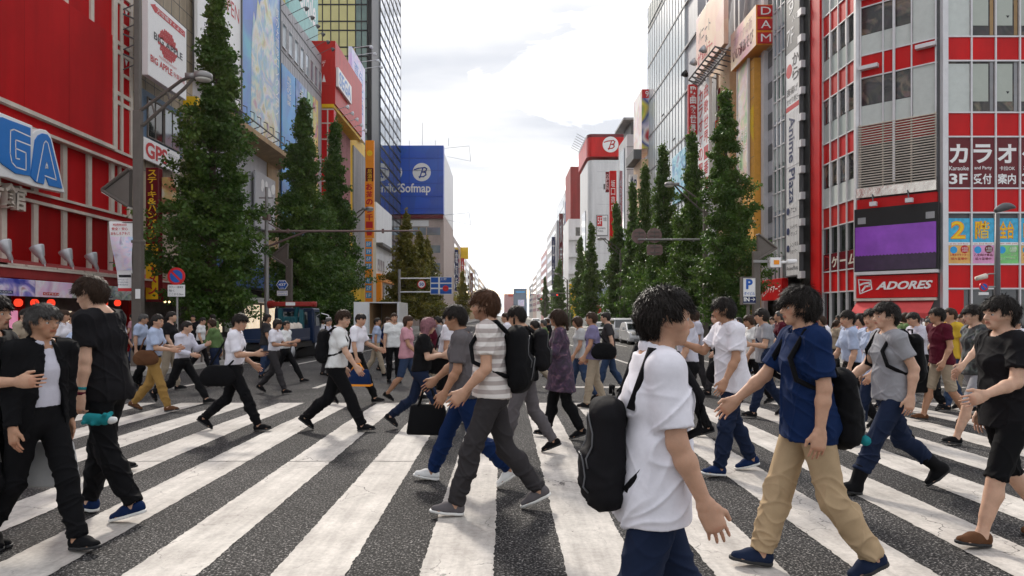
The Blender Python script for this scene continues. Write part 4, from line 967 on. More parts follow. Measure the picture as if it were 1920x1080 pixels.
for i in range(11):
    for j in range(12):
        x, y = (i-5)/5.5, (j-5.5)/6; 
        if x*x*1.0+y*y < 0.98 and not (abs(y-0.02) < 0.2): put_disc(m, Q, u0+W_*(0.48+0.25*x+0.012*(j % 2)), z0+H_*(0.55+0.185*y), 0.085, 0.304, 0.008, 0, 10)
m.build('apple_dots', 'ink_red', s.root)
s.text([('BIG APPLE', 0.13, 0.88, 0.505, 0.60, dict(bold=0.02))], M['ink_black']); s.text([('PACHINKO & SLOT', 0.26, 0.72, 0.315, 0.345), ('BIG APPLE', 0.05, 0.6, 0.19, 0.28, dict(bold=0.025)), ('秋葉原店', 0.63, 0.95, 0.20, 0.27)], M['ink_red'])
m = MB()
for k in range(4): z = z0+H_*(0.15+0.25*k); m.tube([Q.pt(u0-0.1, z, 0.0), P.pt(u0-0.1, z+0.4, 0)], 0.04); m.tube([Q.pt(u0-0.1, z, 0.0), P.pt(u0-0.1, z-0.4, 0)], 0.03)
m.build('bracket', 'dark_grey', s.root)
Q = P.at(0.25); s = Sign('sign', 'white fascia sign with big red letters GPS behind the lamp post', Q, (Q.u(266), Q.u(333), Q.z(266, 298), Q.z(266, 256)), M['sign_white'], 0.12, 0)
s.text([('GPS', 0.03, 0.62, 0.14, 0.86, dict(bold=0.03))], M['ink_red']); s.text([('中古パソコン', 0.66, 0.95, 0.62, 0.8), ('スマホ修理', 0.66, 0.95, 0.38, 0.54), ('買取', 0.66, 0.85, 0.14, 0.3)], M['ink_black'])
# the vertical restaurant sign sticks out at right angles to the wall, so it faces the crossing
def blade(name, label, X0, px0, px1, yt, yb, mat, thick=0.35, frame=None, group=None, Y=None):
    """a projecting sign: its face is turned to the crossing"""
    Yf = Y if Y else X0*FP/(px1-CX if X0 < 0 else px0-CX)
    F_ = Plane(0, Yf, 1, 0); q = F_.rect(px0, px1, yt, yb)
    return Sign(name, label, F_, q, M[mat], thick, -thick, frame, 'sign', group, fw=0.06)
s = blade('sign', 'tall dark red and yellow blade sign with yellow katakana beside the big tree', -15.6, 273, 297, 314, 566, 'maroon', 0.4)
s.text([('ステーキ&ハンバーグ', 0.18, 0.85, 0.46, 0.985, dict(vertical=True, bold=0.02))], M['ink_yellow']); s.patch([(0.02, 0.98, 0.02, 0.43)], M['yellow'], lift=0.008); s.text([('ラーメン', 0.2, 0.88, 0.05, 0.36, dict(vertical=True, bold=0.04))], M['ink_red'], lift=0.016); s.text([('横浜家系', 0.08, 0.92, 0.385, 0.42)], M['ink_black'], lift=0.016)
mural('menu', [(0.05, 0.02, 0.02), (0.3, 0.1, 0.05), (0.6, 0.4, 0.15), (0.75, 0.7, 0.6), (0.1, 0.25, 0.06)], 1.1, 12.0)
s = blade('sign', 'food picture board with green top half hidden by the big tree', -14.9, 303, 330, 332, 400, 'menu', 0.25)

# ---- white board and the huge blue mural
P = LP; ua, ub = P.u(361)+0.02, P.u(521)
r = block('building', 'building with a white sign wall and a brown cornice carrying the blue mural', P, ua, ub, 32, 12, 'grey_panel')
zm = P.z(470, 262)
mural('mural_sky', [(0.35, 0.55, 0.78), (0.02, 0.10, 0.42), (0.03, 0.15, 0.50), (0.04, 0.34, 0.50), (0.05, 0.20, 0.52), (0.62, 0.70, 0.76)], 0.12, 3.0, dist=0.6, detail=5); mural('mural_people', [(0.45, 0.20, 0.28), (0.55, 0.52, 0.42), (0.20, 0.38, 0.52), (0.62, 0.62, 0.58), (0.50, 0.44, 0.16), (0.30, 0.12, 0.38)], 0.40, 1.0, dist=1.2, detail=5)
Q = P.at(0.3)
s = Sign('billboard', 'white advertising wall with red figures left of the blue mural', Q, (Q.u(364), Q.u(446), Q.z(446, 205), 31.5), M['sign_white'], 0.2, 0, None, 'billboard'); s.text([('6', 0.06, 0.5, 0.33, 0.42, dict(bold=0.03)), ('OPEN', 0.50, 0.95, 0.34, 0.40)], M['ink_red'])
rc = (Q.u(447), Q.u(519), Q.z(519, 287), 31.8)
s = Sign('billboard', 'huge blue mural billboard of clouds and pale painted figures', Q, rc, M['mural_sky'], 0.25, 0, M['dark_grey'], 'billboard')
m = MB(); u0, u1, z0, z1 = rc; rr = random.Random(8); top = []
for i in range(15): a = i/14; top.append((u0+(u1-u0)*(0.22+0.70*a), z0+(z1-z0)*(0.40+0.24*math.sin(a*math.pi)**1.2+rr.uniform(-0.05, 0.05))))
put_poly(m, Q, [(u0+(u1-u0)*0.20, z0+0.1), (u0+(u1-u0)*0.97, z0+0.1)]+top[::-1], 0.252, 0.01); m.build('painted_figures', 'mural_people', s.root)
s.text([('夏の大冒険コレクション', 0.86, 0.95, 0.15, 0.62, dict(vertical=True))], M['sign_white'], lift=0.03)
# cornice and lower storeys
MB().hexa([P.pt(ua, zm-0.9, 0.02), P.pt(ub, zm-0.9, 0.02), P.pt(ub, zm-0.1, 0.02), P.pt(ua, zm-0.1, 0.02), P.pt(ua, zm-0.5, 1.5), P.pt(ub, zm-0.5, 1.5), P.pt(ub, zm-0.15, 1.5), P.pt(ua, zm-0.15, 1.5)]).build('cornice', 'tan', r)
m = MB(); m.tube([P.pt(ua, zm+0.35, 1.5), P.pt(ub, zm+0.35, 1.5)], 0.05)
for k in range(12): u = ua+0.6+k*1.25; m.tube([P.pt(u, zm-0.1, 0.3), P.pt(u, zm+0.35, 1.5), P.pt(u, zm+0.9, 1.5), P.pt(u, zm+1.0, 1.25)], 0.035)
m.build('lamp_rail', 'dark_grey', r)
MB().pbox(P, P.u(500), ub-0.2, 2.4, zm-0.9, 0.01, 0.12).build('ochre_strip', 'tan', r)
m = MB(); m.pbox(P, ua, ub, 3.4, 4.3, 0, 1.6); m.pbox(P, ua, ub, 4.45, 5.0, 0, 1.3); m.build('canopy', 'shop_blue', r)
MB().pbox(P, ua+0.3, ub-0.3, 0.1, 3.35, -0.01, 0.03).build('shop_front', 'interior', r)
for i, a in enumerate((ua+1.2, ua+4.4, ua+7.8, ua+11.2)): MB().pbox(P, a, a+2.2, 0.5, 2.3, 0.04, 0.3).build('lit_window', 'shop_light' if i != 1 else 'frost', r)
MB().pbox(P, ua+0.3, ub-0.3, 2.45, 2.75, 0.04, 1.3).build('strip_light', 'sign_white', r)
s = Sign('sign', 'grey shop wall with pale 102 figures below the brown cornice', Q, (Q.u(478), Q.u(516), Q.z(478, 425), Q.z(478, 318)), M['grey_panel'], 0.12, -0.1); s.text([('102', 0.10, 0.55, 0.18, 0.38, dict(bold=0.0)), ('SHOP', 0.66, 0.92, 0.3, 0.36), ('CAFE', 0.66, 0.92, 0.2, 0.26)], M['sign_white'])
m = MB(); rr = random.Random(2)
for k in range(14): put_disc(m, Q, s.r[0]+(s.r[1]-s.r[0])*rr.uniform(0.3, 0.9), s.r[2]+(s.r[3]-s.r[2])*rr.uniform(0.62, 0.86), rr.uniform(0.15, 0.4), 0.03, 0.004+0.001*k)
m.build('painted_cloud', 'sign_white', s.root)

# ---- long grey panelled building with a row of banners
ua, ub = P.u(521)+0.02, P.u(602.5); zt = P.z(602, 103)
r = block('building', 'long grey panelled building with a band of windows and tall banners', P, ua, ub, zt, 14, 'grey_panel')
m = MB()
for k in range(26): u = ua+0.3+k*0.49; m.pbox(P, u, u+0.03, 3, zt, 0, 0.012)
m.build('panel_joints', 'grey', r)
windows(P, r, [P.u(x) for x in (532, 543.5, 554.5, 565, 574.5, 583.5, 591.5, 598.5)], [P.z(530, 88)], 1.0, 1.9, 0.02, 'glass_blue', 'alu', False)
m = MB(); m.pbox(P, ua, ub, zt-1.0, zt-0.9, 0, 0.03); m.pbox(P, ua, ub, P.z(530, 98), P.z(530, 96), 0, 0.03); m.build('drip_line', 'dark_grey', r)
MB().pbox(P, ua+0.2, ub-0.2, 0, 3.5, 0.0, 0.05).build('shop_front', 'interior', r)
mural('banner_blue', [(0.01, 0.12, 0.38), (0.01, 0.22, 0.55), (0.015, 0.27, 0.62), (0.03, 0.36, 0.68), (0.30, 0.62, 0.80)], 0.16, 4.0, dist=1.5, detail=4); mural('banner_navy', [(0.03, 0.09, 0.30), (0.05, 0.15, 0.42), (0.3, 0.45, 0.65), (0.7, 0.75, 0.8)], 0.3, 6.0)
mural('banner_green', [(0.05, 0.25, 0.12), (0.25, 0.5, 0.25), (0.6, 0.7, 0.5), (0.7, 0.75, 0.6)], 0.4, 8.0); mural('banner_multi', [(0.5, 0.05, 0.08), (0.7, 0.5, 0.1), (0.75, 0.65, 0.2), (0.55, 0.1, 0.2), (0.5, 0.6, 0.7)], 0.45, 10.0)
Q = P.at(0.15)
for a, b, yt, yb, mt, lb, tx in ((527, 552, 118, 500, 'banner_blue', 'tall bright blue banner with white script on the grey panelled building', '青空の音楽'), (553.5, 574, 146, 480, 'banner_navy', 'tall navy blue banner with white lettering between the blue and green banners', '新作登場'), (575.5, 585, 171, 480, 'banner_green', 'narrow green banner on the far half of the grey panelled building', '緑の森'), (586, 595, 180, 480, 'banner_multi', 'narrow red and yellow banner at the far end of the grey panelled building', '祭り')):
    s = Sign('banner', lb, Q, (Q.u(a), Q.u(b), Q.z(a, yb), Q.z(a, yt)), M[mt], 0.08, 0, None, 'banner')
    s.text([(tx, 0.35, 0.65, 0.72 if 'navy' in mt else 0.82, 0.97, dict(vertical=True))], M['sign_white'])
Q = P.at(-1.5); s = Sign('billboard', 'teal rooftop billboard with white script above the grey panelled building', Q, (Q.u(535), Q.u(591), zt+0.3, zt+7.5), M['teal'], 0.3, 0, None, 'billboard'); s.text([('Smile', 0.35, 0.9, 0.45, 0.85, dict(shear=0.3, bold=0.02))], M['sign_white'])
for k in range(7): m = MB(); u = ua+0.8+k*1.75; m.tube([P.pt(u, zt-0.6, 0), P.pt(u, zt+0.1, 1.4)], 0.03); m.lathe(P.pt(u, zt+0.12, 1.4), (0.5, 0, -0.6), [(0, 0.05), (0.12, 0.14), (0.3, 0.2)], 10); m.build('lamp_arm', 'dark_grey', r)

# ---- red box with blue letters, pink ribbed wall, yellow edge
ua, ub = P.u(603), P.u(657)
r = block('building', 'red and pink ribbed building with a projecting red box on top', P, ua, ub, P.z(603, 200)+0.2, 12, 'pink_wall')
zb_, zt_ = P.z(604, 196), P.z(604, 78)
MB().pbox(P, ua, ub, zb_, zt_, -3, 1.35).build('red_box', 'street_red', r)
m = MB()
for k in range(24): u = ua+0.4+k*(ub-ua-0.6)/24; m.pbox(P, u, u+0.1, 4, zb_-0.4, 0.0, 0.09)
m.build('ribs', 'pink_wall', r)
m = MB(); m.pbox(P, ua, ub, zb_-0.35, zb_-0.003, 0, 1.2); m.build('yellow_beam', 'yellow', r)
MB().pbox(P, ua+0.02, ua+1.0, P.z(604, 400), P.z(604, 206), 0, 1.2).build('red_panel', 'panel_red', r)
m = MB(); F_ = Plane(0, P.pt(ua+0.02, 0)[1], 1, 0)
for yy in (206, 232, 262, 300, 340): z = P.z(604, yy); m.box(-18, -16.8, ua-0.03, ua+0.018, z-0.06, z+0.06)
for xx in (-17.4,): m.box(xx-0.06, xx+0.06, ua-0.035, ua+0.017, P.z(604, 400), P.z(604, 206))
m.build('white_grid', 'cream', r)
Q = P.at(1.38); s = Sign('sign', 'blue outlined letters on a pale plate on the red box high up', Q, (Q.u(630), Q.u(655), Q.z(630, 162), Q.z(630, 126)), M['sign_white'], 0.25, 0); s.text([('SEGA', 0.06, 0.94, 0.12, 0.88, dict(bold=0.03))], M['sega_blue'])
Fp = Plane(0, ua, 1, 0); s = Sign('sign', 'white round letters on the red box end wall facing the crossing', Fp, (-17.95, -17.1, P.z(604, 160), P.z(604, 112)), M['street_red'], 0.04, 0.0); s.text([('ゲ', 0.0, 0.4, 0.7, 0.95), ('▲', 0.0, 0.45, 0.1, 0.4)], M['sign_white'])
for k in range(5): m = MB(); u = ua+1.2+k*2.2; m.tube([P.pt(u, zb_-0.3, 1.0), P.pt(u, zb_+0.2, 2.4)], 0.035); m.lathe(P.pt(u, zb_+0.25, 2.4), (-0.5, 0, -0.8), [(0, 0.05), (0.15, 0.18), (0.35, 0.24)], 10); m.build('lamp_arm', 'steel', r)
# white and purple billboard above a yellow building
ua, ub = P.u(657)+0.05, P.u(684)
r = block('building', 'yellow edged shop building below the white and purple billboard', P, ua, ub, P.z(657, 240), 12, 'yellow')
MB().pbox(P, ua+1.0, ub-0.6, 5, P.z(657, 268), 0.0, 0.15).build('picture_wall', 'grey', r)
mural('bill_purple', [(0.80, 0.80, 0.80), (0.72, 0.70, 0.80), (0.50, 0.48, 0.74), (0.72, 0.58, 0.72), (0.82, 0.78, 0.74)], 0.22, 14.0, dist=0.8)
Q = P.at(0.4); s = Sign('billboard', 'white and lilac billboard with blue script beside the dark glass tower', Q, (Q.u(658), Q.u(683), Q.z(657, 240)+0.2, Q.z(657, 85)), M['bill_purple'], 0.4, -0.3, None, 'billboard'); s.text([('夏色', 0.15, 0.85, 0.62, 0.88), ('物語', 0.15, 0.85, 0.32, 0.58)], M['sega_blue'])
for k in range(4): m = MB(); z = s.r[3]+0.2; u = s.r[0]+1+k*2.2; m.tube([Q.pt(u, z, 0.1), Q.pt(u, z+0.3, 2.2)], 0.04); m.lathe(Q.pt(u, z+0.3, 2.2), (-0.3, 0, -1), [(0, 0.05), (0.1, 0.2), (0.3, 0.22)], 10); m.build('lamp_arm', 'steel', s.root)
s = blade('sign', 'tall orange blade sign with red script in front of the dark tower', -17.0, 685, 701, 263, 436, 'orange', 0.5, Y=84)
s.patch([(0.06, 0.94, 0.30, 0.70)], M['maroon']); s.text([('居酒屋食堂個室', 0.25, 0.78, 0.32, 0.69, dict(vertical=True))], M['ink_yellow'], lift=0.014); s.text([('お', 0.15, 0.85, 0.16, 0.28), ('す', 0.15, 0.85, 0.02, 0.14)], M['ink_red']); s.disc(0.5, 0.86, 0.35, M['ink_yellow'])
s = blade('sign', 'lower orange blade sign reading in red script above the blue panels', -17.0, 684, 701, 340, 446, 'orange', 0.45, Y=82.5); s.text([('お茶のり千一番', 0.12, 0.88, 0.03, 0.97, dict(vertical=True, bold=0.05))], M['ink_red'])
s = blade('sign', 'blade sign of stacked light blue tenant panels near the tower foot', -17.0, 684.5, 698, 447, 566, 'orange', 0.45, Y=82.5)
s.patch([(0.1, 0.9, 0.06+0.115*k, 0.145+0.115*k) for k in range(8) if k != 3], M['sky_blue']); s.text([('%dF' % (k+1), 0.2, 0.8, 0.075+0.115*k, 0.13+0.115*k) for k in range(8) if k != 3], M['sign_white'], lift=0.014)

# ---- tall dark glass tower
TP = Plane(-20.5, 0, 0, 1); ya, yb = TP.u(697), TP.u(752)
r = empty('building', TP.pt((ya+yb)/2, 0), 'very tall dark glass office tower with golden panes on the near side', 'tower')
H = 66; MB().pbox(TP, ya, yb, ZB, H, -22, 0).build('wall', 'black', r)
MB().pbox(TP, TP.u(712), yb-1.6, 6, H-0.5, 0.0, 0.12).build('curtain_glass', 'glass_black', r)
m = MB(); z = 7.0
while z < H: m.pbox(TP, TP.u(712), yb-1.6, z-0.16, z+0.16, 0.12, 0.20); z += 2.05
for k in range(5): u = TP.u(712)+(yb-1.6-TP.u(712))*k/5; m.pbox(TP, u-0.03, u+0.03, 6, H, 0.12, 0.16)
m.build('mullions', 'black', r)
FT = Plane(0, ya, 1, 0); xg0, xg1 = FT.u(560), FT.u(667); xd1 = FT.u(689)
MB().pbox(FT, -42.4, xg1, 10, H, 0, 0.12).build('golden_glass', 'glass_gold', r)
MB().pbox(FT, xg1+0.05, xd1, 10, H, 0, 0.10).build('dark_glass', 'glass_green', r)
m = MB(); z = 11.0; k = 0
while z < H: m.pbox(FT, -42.4, xd1, z-0.10, z+0.10, 0.10, 0.2); z += (2.6, 1.4)[k % 2]; k += 1
x = xg1
while x > -42: m.pbox(FT, x-0.07, x+0.07, 10, H, 0.10, 0.19); x -= 1.28
for x in (xg1+0.9, xg1+1.8): m.pbox(FT, x-0.06, x+0.06, 10, H, 0.1, 0.18)
m.build('mullions', 'black', r)
# white low building before the tower foot
P = LP; ua, ub = P.u(701)+0.1, P.u(731); zt = P.z(701, 378)
r = block('building', 'small pale grey building with orange storeys at the foot of the tower', P, ua, ub, zt, 8, 'white', off=0.3)
windows(P, r, [ua+1.6+1.9*k for k in range(3)], [4.2, 7.8], 1.3, 1.6, 0.32, 'glass_dark', 'alu'); MB().pbox(P, ua, ub, 6.3, 7.3, 0.3, 0.9).build('balcony', 'orange', r); MB().pbox(P, ua-0.02, ua+1.3, 1.5, 6.2, 0.3, 0.95).build('orange_panel', 'orange', r); MB().pbox(P, ua, ub, 11.2, 11.6, 0.3, 1.2).build('ledge', 'dark_grey', r)

# ---- blue rooftop billboard building
SX = -12.0; SP = Plane(SX, 0, 0, 1); ya = SP.u(832); yb = SP.u(850); FS = Plane(0, ya, 1, 0)
z1, z0 = FS.z(800, 274), FS.z(800, 402)
r = block('building', 'banded beige corner building below the blue rooftop billboard', SP, ya, yb, z0-0.1, 24, 'sofmap_body')
for k in range(5):
    z = z0-2.6-3.55*k; 
    for i in range(7): a = -32.4+i*2.85; MB().pbox(FS, a, a+2.6, z-1.5, z, 0.0, 0.06).build('window', 'glass_blue', r)
MB().pbox(FS, SX-23.9, SX, z0-0.9, z0-0.12, 0, 0.5).build('cornice', 'maroon', r); MB().pbox(FS, SX-8, SX-3, z0-2.4, z0-1.2, 0.02, 0.15).build('shop_band', 'sign_white', r)
rc = (FS.u(704), SX+0.02, z0, z1); mural('bill_blue', [(0.002, 0.05, 0.36), (0.002, 0.065, 0.44), (0.003, 0.085, 0.50), (0.008, 0.16, 0.58)], 0.06, 2.5, dist=0.3, detail=2)
s = Sign('billboard', 'huge deep blue rooftop billboard with white round logos and wordmark', FS, rc, M['bill_blue'], 2.0, -1.4, None, 'billboard')
def b_logo(mb, P, u, z, R, o, mi=0, sq=1.0):
    """a round mark with a slanted italic B cut across by a swash"""
    q = lambda x, y: (u+x*R*sq, z+y*R)
    put_line(mb, P, [q(-0.78, 0.28), (q(-0.35, 0.42)), q(0.35, 0.50), q(0.55, 0.36), q(0.45, 0.12), q(0.1, 0.0)], R*0.13, o, mi); put_line(mb, P, [q(0.08, 0.02), q(0.42, -0.06), q(0.46, -0.30), q(0.2, -0.5), q(-0.28, -0.52)], R*0.13, o, mi); put_line(mb, P, [q(0.12, 0.42), q(-0.22, -0.62)], R*0.13, o, mi)
m = MB(); uc, zc = FS.hit(791.5, 324); put_disc(m, FS, uc, zc, 17*ya/FP, s.top, 0.05); m.build('logo_disc', 'sign_white', s.root); m = MB(); uc_mirror = FS.u(738); put_disc(m, FS, uc_mirror, zc, 17*ya/FP, s.top, 0.05); m.build('logo_disc', 'sign_white', s.root)  # the second disc models the logo's reflection in the tower glass
m = MB(); b_logo(m, FS, uc, zc, 17*ya/FP, s.top+0.08); R = 17*ya/FP
put_line(m, FS, [(uc_mirror+R*a, zc+R*b) for a, b in ((0.4, 0.5), (0, 0.65), (-0.4, 0.4), (-0.2, 0.05), (0.3, -0.1), (0.4, -0.45), (0, -0.65), (-0.45, -0.45))], R*0.16, s.top+0.08); m.build('logo_mark', 'sofmap_blue', s.root)  # mark on the reflected logo, modelled as a solid copy
m = MB(); put_text(m, FS, 'Sofmap', FS.u(752), FS.u(808), FS.z(780, 367), FS.z(780, 345), s.top+0.06, 0, 0.02); m.build('lettering', 'sign_white', s.root)
m = MB()
for yy in (298, 321, 345, 369, 392): m.pbox(FS, rc[0], rc[1], FS.z(800, yy)-0.06, FS.z(800, yy)+0.06, s.top, s.top+0.05)
for xx in (722, 745, 768, 822): m.pbox(FS, FS.u(xx)-0.05, FS.u(xx)+0.05, z0, z1, s.top, s.top+0.045)
m.build('seams', 'sofmap_blue', s.root)
for k in range(6): MB().tube([FS.pt(rc[0]+1.6+k*2.6, z1-0.1, 0.4), FS.pt(rc[0]+1.6+k*2.6, z1+(4.6 if k == 3 else 1.0+0.5*(k % 2)), 0.4)], 0.05).build('mast', 'steel', s.root)
for zz in (z1-0.2, z0): m = MB(); m.tube([SP.pt(ya+1, zz, 0), SP.pt(ya+1, zz+0.5, 5.0), SP.pt(ya+8, zz-1.0, 5.0)], 0.045); m.tube([SP.pt(ya+8, zz, 0), SP.pt(ya+8, zz-1.0, 5.0)], 0.04); m.build('lamp_gantry', 'steel', s.root)
MB().pbox(SP, ya+0.05, yb, z0, z1-1, -18, 0.0).build('rooftop_screen', 'white', r)

# ---- the row that runs away to the left of the vanishing point
def far_row(side, data, rng):
    for i, (pa, pb, yt, mt, lb, sgn, X) in enumerate(data):
        Pq = Plane(X, 0, 0, 1 if side < 0 else -1)
        ua, ub = Pq.u(pa), Pq.u(pb)
        near = pb if side < 0 else pa; ref = pa if side < 0 else pb
        zt = Pq.z(ref, yt)
        r = block('building', lb, Pq, ua, ub-0.05, zt, 14, mt)
        L = ub-ua; yn = abs(ua if side < 0 else ub)
        nfl = max(2, int(zt/3.6)); m = MB()
        Fq = Plane(0, yn if side < 0 else yn, 1, 0)
        for k in range(nfl):
            z = 3.4+k*(zt-3.6)/nfl
            for j in range(3):
                x0 = (X-13+j*4.2) if side < 0 else (X+0.6+j*4.2)
                MB().pbox(Fq, x0, x0+3.2, z, z+1.5, 0, 0.05).build('window', 'glass_blue', r)
        for k in range(nfl):
            z = 3.4+k*(zt-3.6)/nfl; MB().pbox(Pq, ua+L*0.08, ub-L*0.08, z, z+1.6, 0, 0.06).build('window_band', 'glass_blue', r)
        MB().pbox(Pq, ua+L*0.1, ub-L*0.1, zt-0.02, zt+1.8+rng.random()*2, -9, -3).build('plant_room', 'grey', r)
        if sgn:
            col, txt, sl = sgn; yy = yn; Fb = Plane(0, yy+ (L*0.1), 1, 0)
            x0 = X+0.1 if side < 0 else X-1.3
            s = Sign('sign', sl, Fb, (x0, x0+1.2, zt*0.35, zt*0.85), M[col], 0.4, -0.2); s.text([(txt, 0.2, 0.8, 0.05, 0.95, dict(vertical=True))], M['sign_white'])
rng = random.Random(4)
far_row(-1, [(850.5, 862, 443, 'sofmap_body', 'tall pale building just beyond the blue rooftop billboard', ('ink_navy', '電気街', 'navy blade sign on the pale building beyond the blue billboard'), -15.5), (862.5, 873, 462, 'peach', 'peach building with a yellow rooftop board far up the left side', ('ink_red', '食堂', 'red blade sign on the peach building far up the street'), -15.5), (873.5, 880, 486, 'white', 'white block far up the left side past the peach building', None, -15.5), (880.5, 890, 495, 'tan', 'tan block far up the left side of the street', ('maroon', '本', 'maroon blade sign on the tan block far away'), -15.5), (890.5, 897, 505, 'grey_panel', 'pale grey block far up the left side', None, -15.5), (897.5, 907, 520, 'peach', 'low peach block far up the left side', None, -15.5), (907.5, 918, 533, 'white', 'small white block almost at the left end of the street', None, -15.5), (918.5, 930, 552, 'sofmap_body', 'last beige block at the left end of the street', None, -15.0)], rng)  # the peach walls carry the warm street glow in their colour
q = Plane(0, Plane(-15.5, 0, 0, 1).u(864), 1, 0); s = Sign('billboard', 'yellow rooftop board far up the left side', q, (-17.5, -12.8, q.z(875, 486), q.z(875, 464)), M['ink_yellow'], 0.4, 0.3, None, 'billboard'); s.patch([(0.1, 0.9, 0.3, 0.7)], M['yellow'])
# ---------------------------------------------------------------- right side: the red and white corner building
def put_rot(mb, P, t, u0, u1, z0, z1, o, mi=0, bold=0.0):
    """lettering turned a quarter, read downwards"""
    V, Fs, asp = glyphs(t, bold)
    mb.add([P.pt(u0+(u1-u0)*q[1], z1-(z1-z0)*q[0], o) for q in V], Fs, mi)
mural('glass_room', [(0.012, 0.012, 0.014), (0.05, 0.045, 0.042), (0.02, 0.02, 0.022), (0.16, 0.12, 0.09), (0.03, 0.03, 0.03)], 0.9, 3.0, 0.05, 6, 0.8)
B_ = np.array([18.0, 34.65]); A_ = np.array([20.58, 32.13])
CPl = Plane(B_[0], B_[1], A_[0]-B_[0], A_[1]-B_[1]); CW = float(np.hypot(*(A_-B_)))
FR = Plane(A_[0], A_[1], 1, 0); zf = lambda y: HC+(590-y)/FP*A_[1]
P = RP; uC, uB = P.u(1545), -B_[1]
r = empty('building', (19.5, 34, 0), 'red and white corner arcade building with glass bands and a video screen', 'building')
H = 30
m = MB(); poly = [(18, 34.65), (20.58, 32.13), (34, 32.13), (34, 44), (18, 44), (18, 38.6)]
m.prism([(x, y, ZB) for x, y in poly], (0, 0, H-ZB)); m.build('wall', 'dark_grey', r)
FH = zf(75)-zf(217); reds = [zf(497)+FH*k for k in range(0, 8)]          # top of every red band
RB = zf(75)-zf(118)
def cols(P, us, z0, z1, mt, o0, o1, name, gap=0.03):
    for a, b in zip(us[:-1], us[1:]):
        if isinstance(mt, (list, tuple)): k = us.index(a); mm = mt[k % len(mt)]
        else: mm = mt
        MB().pbox(P, a+gap, b-gap, z0, z1, o0, o1).build(name, mm, r)
us_s = list(np.linspace(uC+0.05, uB-0.12, 5)); us_f = [0.22+1.135*k for k in range(11)]; us_c = [0.12, CW*0.32, CW*0.46, CW*0.665, CW-0.2]
def zband(k): return reds[k]-RB, reds[k]
for k in range(8):
    b, t = zband(k)
    if b > H: break
    cols(RP, us_s, b, t, 'panel_red' if k % 2 == 0 else 'street_red', 0, 0.06, 'red_panel')
    if k > 0 or True: cols(FR, us_f, b, t, 'panel_red', 0, 0.06, 'red_panel')
    if k >= 2: cols(CPl, us_c, b+(0.15 if k == 2 else 0), t, 'panel_red', 0, 0.06, 'red_panel')
    # glazing above the band
    g0, g1 = t+0.06, t+FH-RB-0.06
    if k == 0:
        cols(RP, us_s, g0, g0+0.95, 'maroon', 0, 0.05, 'sign_glass'); cols(RP, us_s, g0+1.0, g1, 'glass_dark', 0, 0.03, 'window'); continue
    cols(RP, us_s, g0, g0+(g1-g0)*0.44, 'frost' if k > 1 else 'curtain', 0, 0.05, 'frosted_pane'); cols(RP, us_s, g0+(g1-g0)*0.44+0.05, g1, 'glass_room', 0, 0.03, 'window')
    for j in (1, 2, 3): MB().pbox(RP, us_s[j]-0.16, us_s[j]+0.10, g0+(g1-g0)*0.46, g1, 0.03, 0.10).build('window_post', 'alu', r)
    if k >= 2:
        cols(FR, us_f, g0, g1, 'glass_room', 0, 0.03, 'window')
        for j in range(8):
            a = us_f[j]; full = (j == 0)
            MB().pbox(FR, a+0.05, a+(1.08 if full else 0.82), g0+(0.03 if full else 0.50), g1-(0.02 if k != 2 else 0.10), 0.032, 0.05).build('blind', 'blind' if j else 'curtain', r)
            if j in (2,): m = MB(); zz = g0+0.85; put_poly(m, FR, [(a+0.52, zz+0.12), (a+0.68, zz+0.12), (a+0.60, zz)][::-1], 0.052, 0.004); m.build('arrow_mark', 'ink_black', r)
            if j: MB().pbox(FR, a+0.9, a+1.06, g0+0.05, g1, 0.032, 0.045).build('curtain_edge', 'tan' if k % 2 else 'grey', r)
    if k >= 2:
        cols(CPl, us_c[:4], g0, g0+(g1-g0)*0.42, 'curtain', 0, 0.05, 'frosted_pane'); cols(CPl, us_c[:4], g0+(g1-g0)*0.42+0.04, g1, 'glass_room', 0, 0.03, 'window'); MB().pbox(CPl, us_c[3]+0.05, us_c[4], g0, g1, 0, 0.05).build('window_sheet', 'curtain', r)
m = MB()
for u in us_s: m.pbox(RP, u-0.03, u+0.03, 0.2, H, 0, 0.13)
for k in range(8):
    b, t = zband(k)
    if b > H: break
    for z in (b-0.03, t+0.03): m.pbox(RP, uC, uB-0.12, z-0.03, z+0.03, 0, 0.12); m.pbox(FR, 0.2, 12, z-0.035, z+0.035, 0, 0.12)
    if k >= 2:
        for z in (b-0.03, t+0.03): m.pbox(CPl, 0.1, CW-0.16, z-0.03, z+0.03, 0, 0.12)
for u in us_f: m.pbox(FR, u-0.035, u+0.035, 0.2, H, 0, 0.13)
for u in us_c: m.pbox(CPl, u-0.03, u+0.03, zf(330), H, 0, 0.13)
m.pbox(CPl, CW*0.46-0.05, CW*0.46+0.05, zf(330), H, 0.13, 0.25)
m.pbox(FR, -0.06, 0.17, 0, H, 0, 0.22); m.pbox(RP, uB-0.1, uB+0.1, zf(560), H, 0.0, 0.2)
m.build('mullions', 'alu', r)
MB().pbox(RP, -40.1, uC, 0, H, 0, 0.25).build('red_edge', 'panel_red', r)
for k in range(18):
    z = 2.2+k*1.55; MB().pbox(RP, -40.6, -40.1, z, z+0.42, 0.1, 0.55).build('wall_lamp', 'alu', r)
for k, (a, z) in enumerate(((0.12, reds[3]-RB*0.6), (CW-1.0, reds[3]-RB*0.25), (0.12, reds[4]-RB*0.6), (CW-1.0, reds[4]-RB*0.25))): MB().pbox(CPl, a, a+0.85, z-0.1, z+0.08, 0.1, 0.4).build('wall_lamp', 'alu', r)
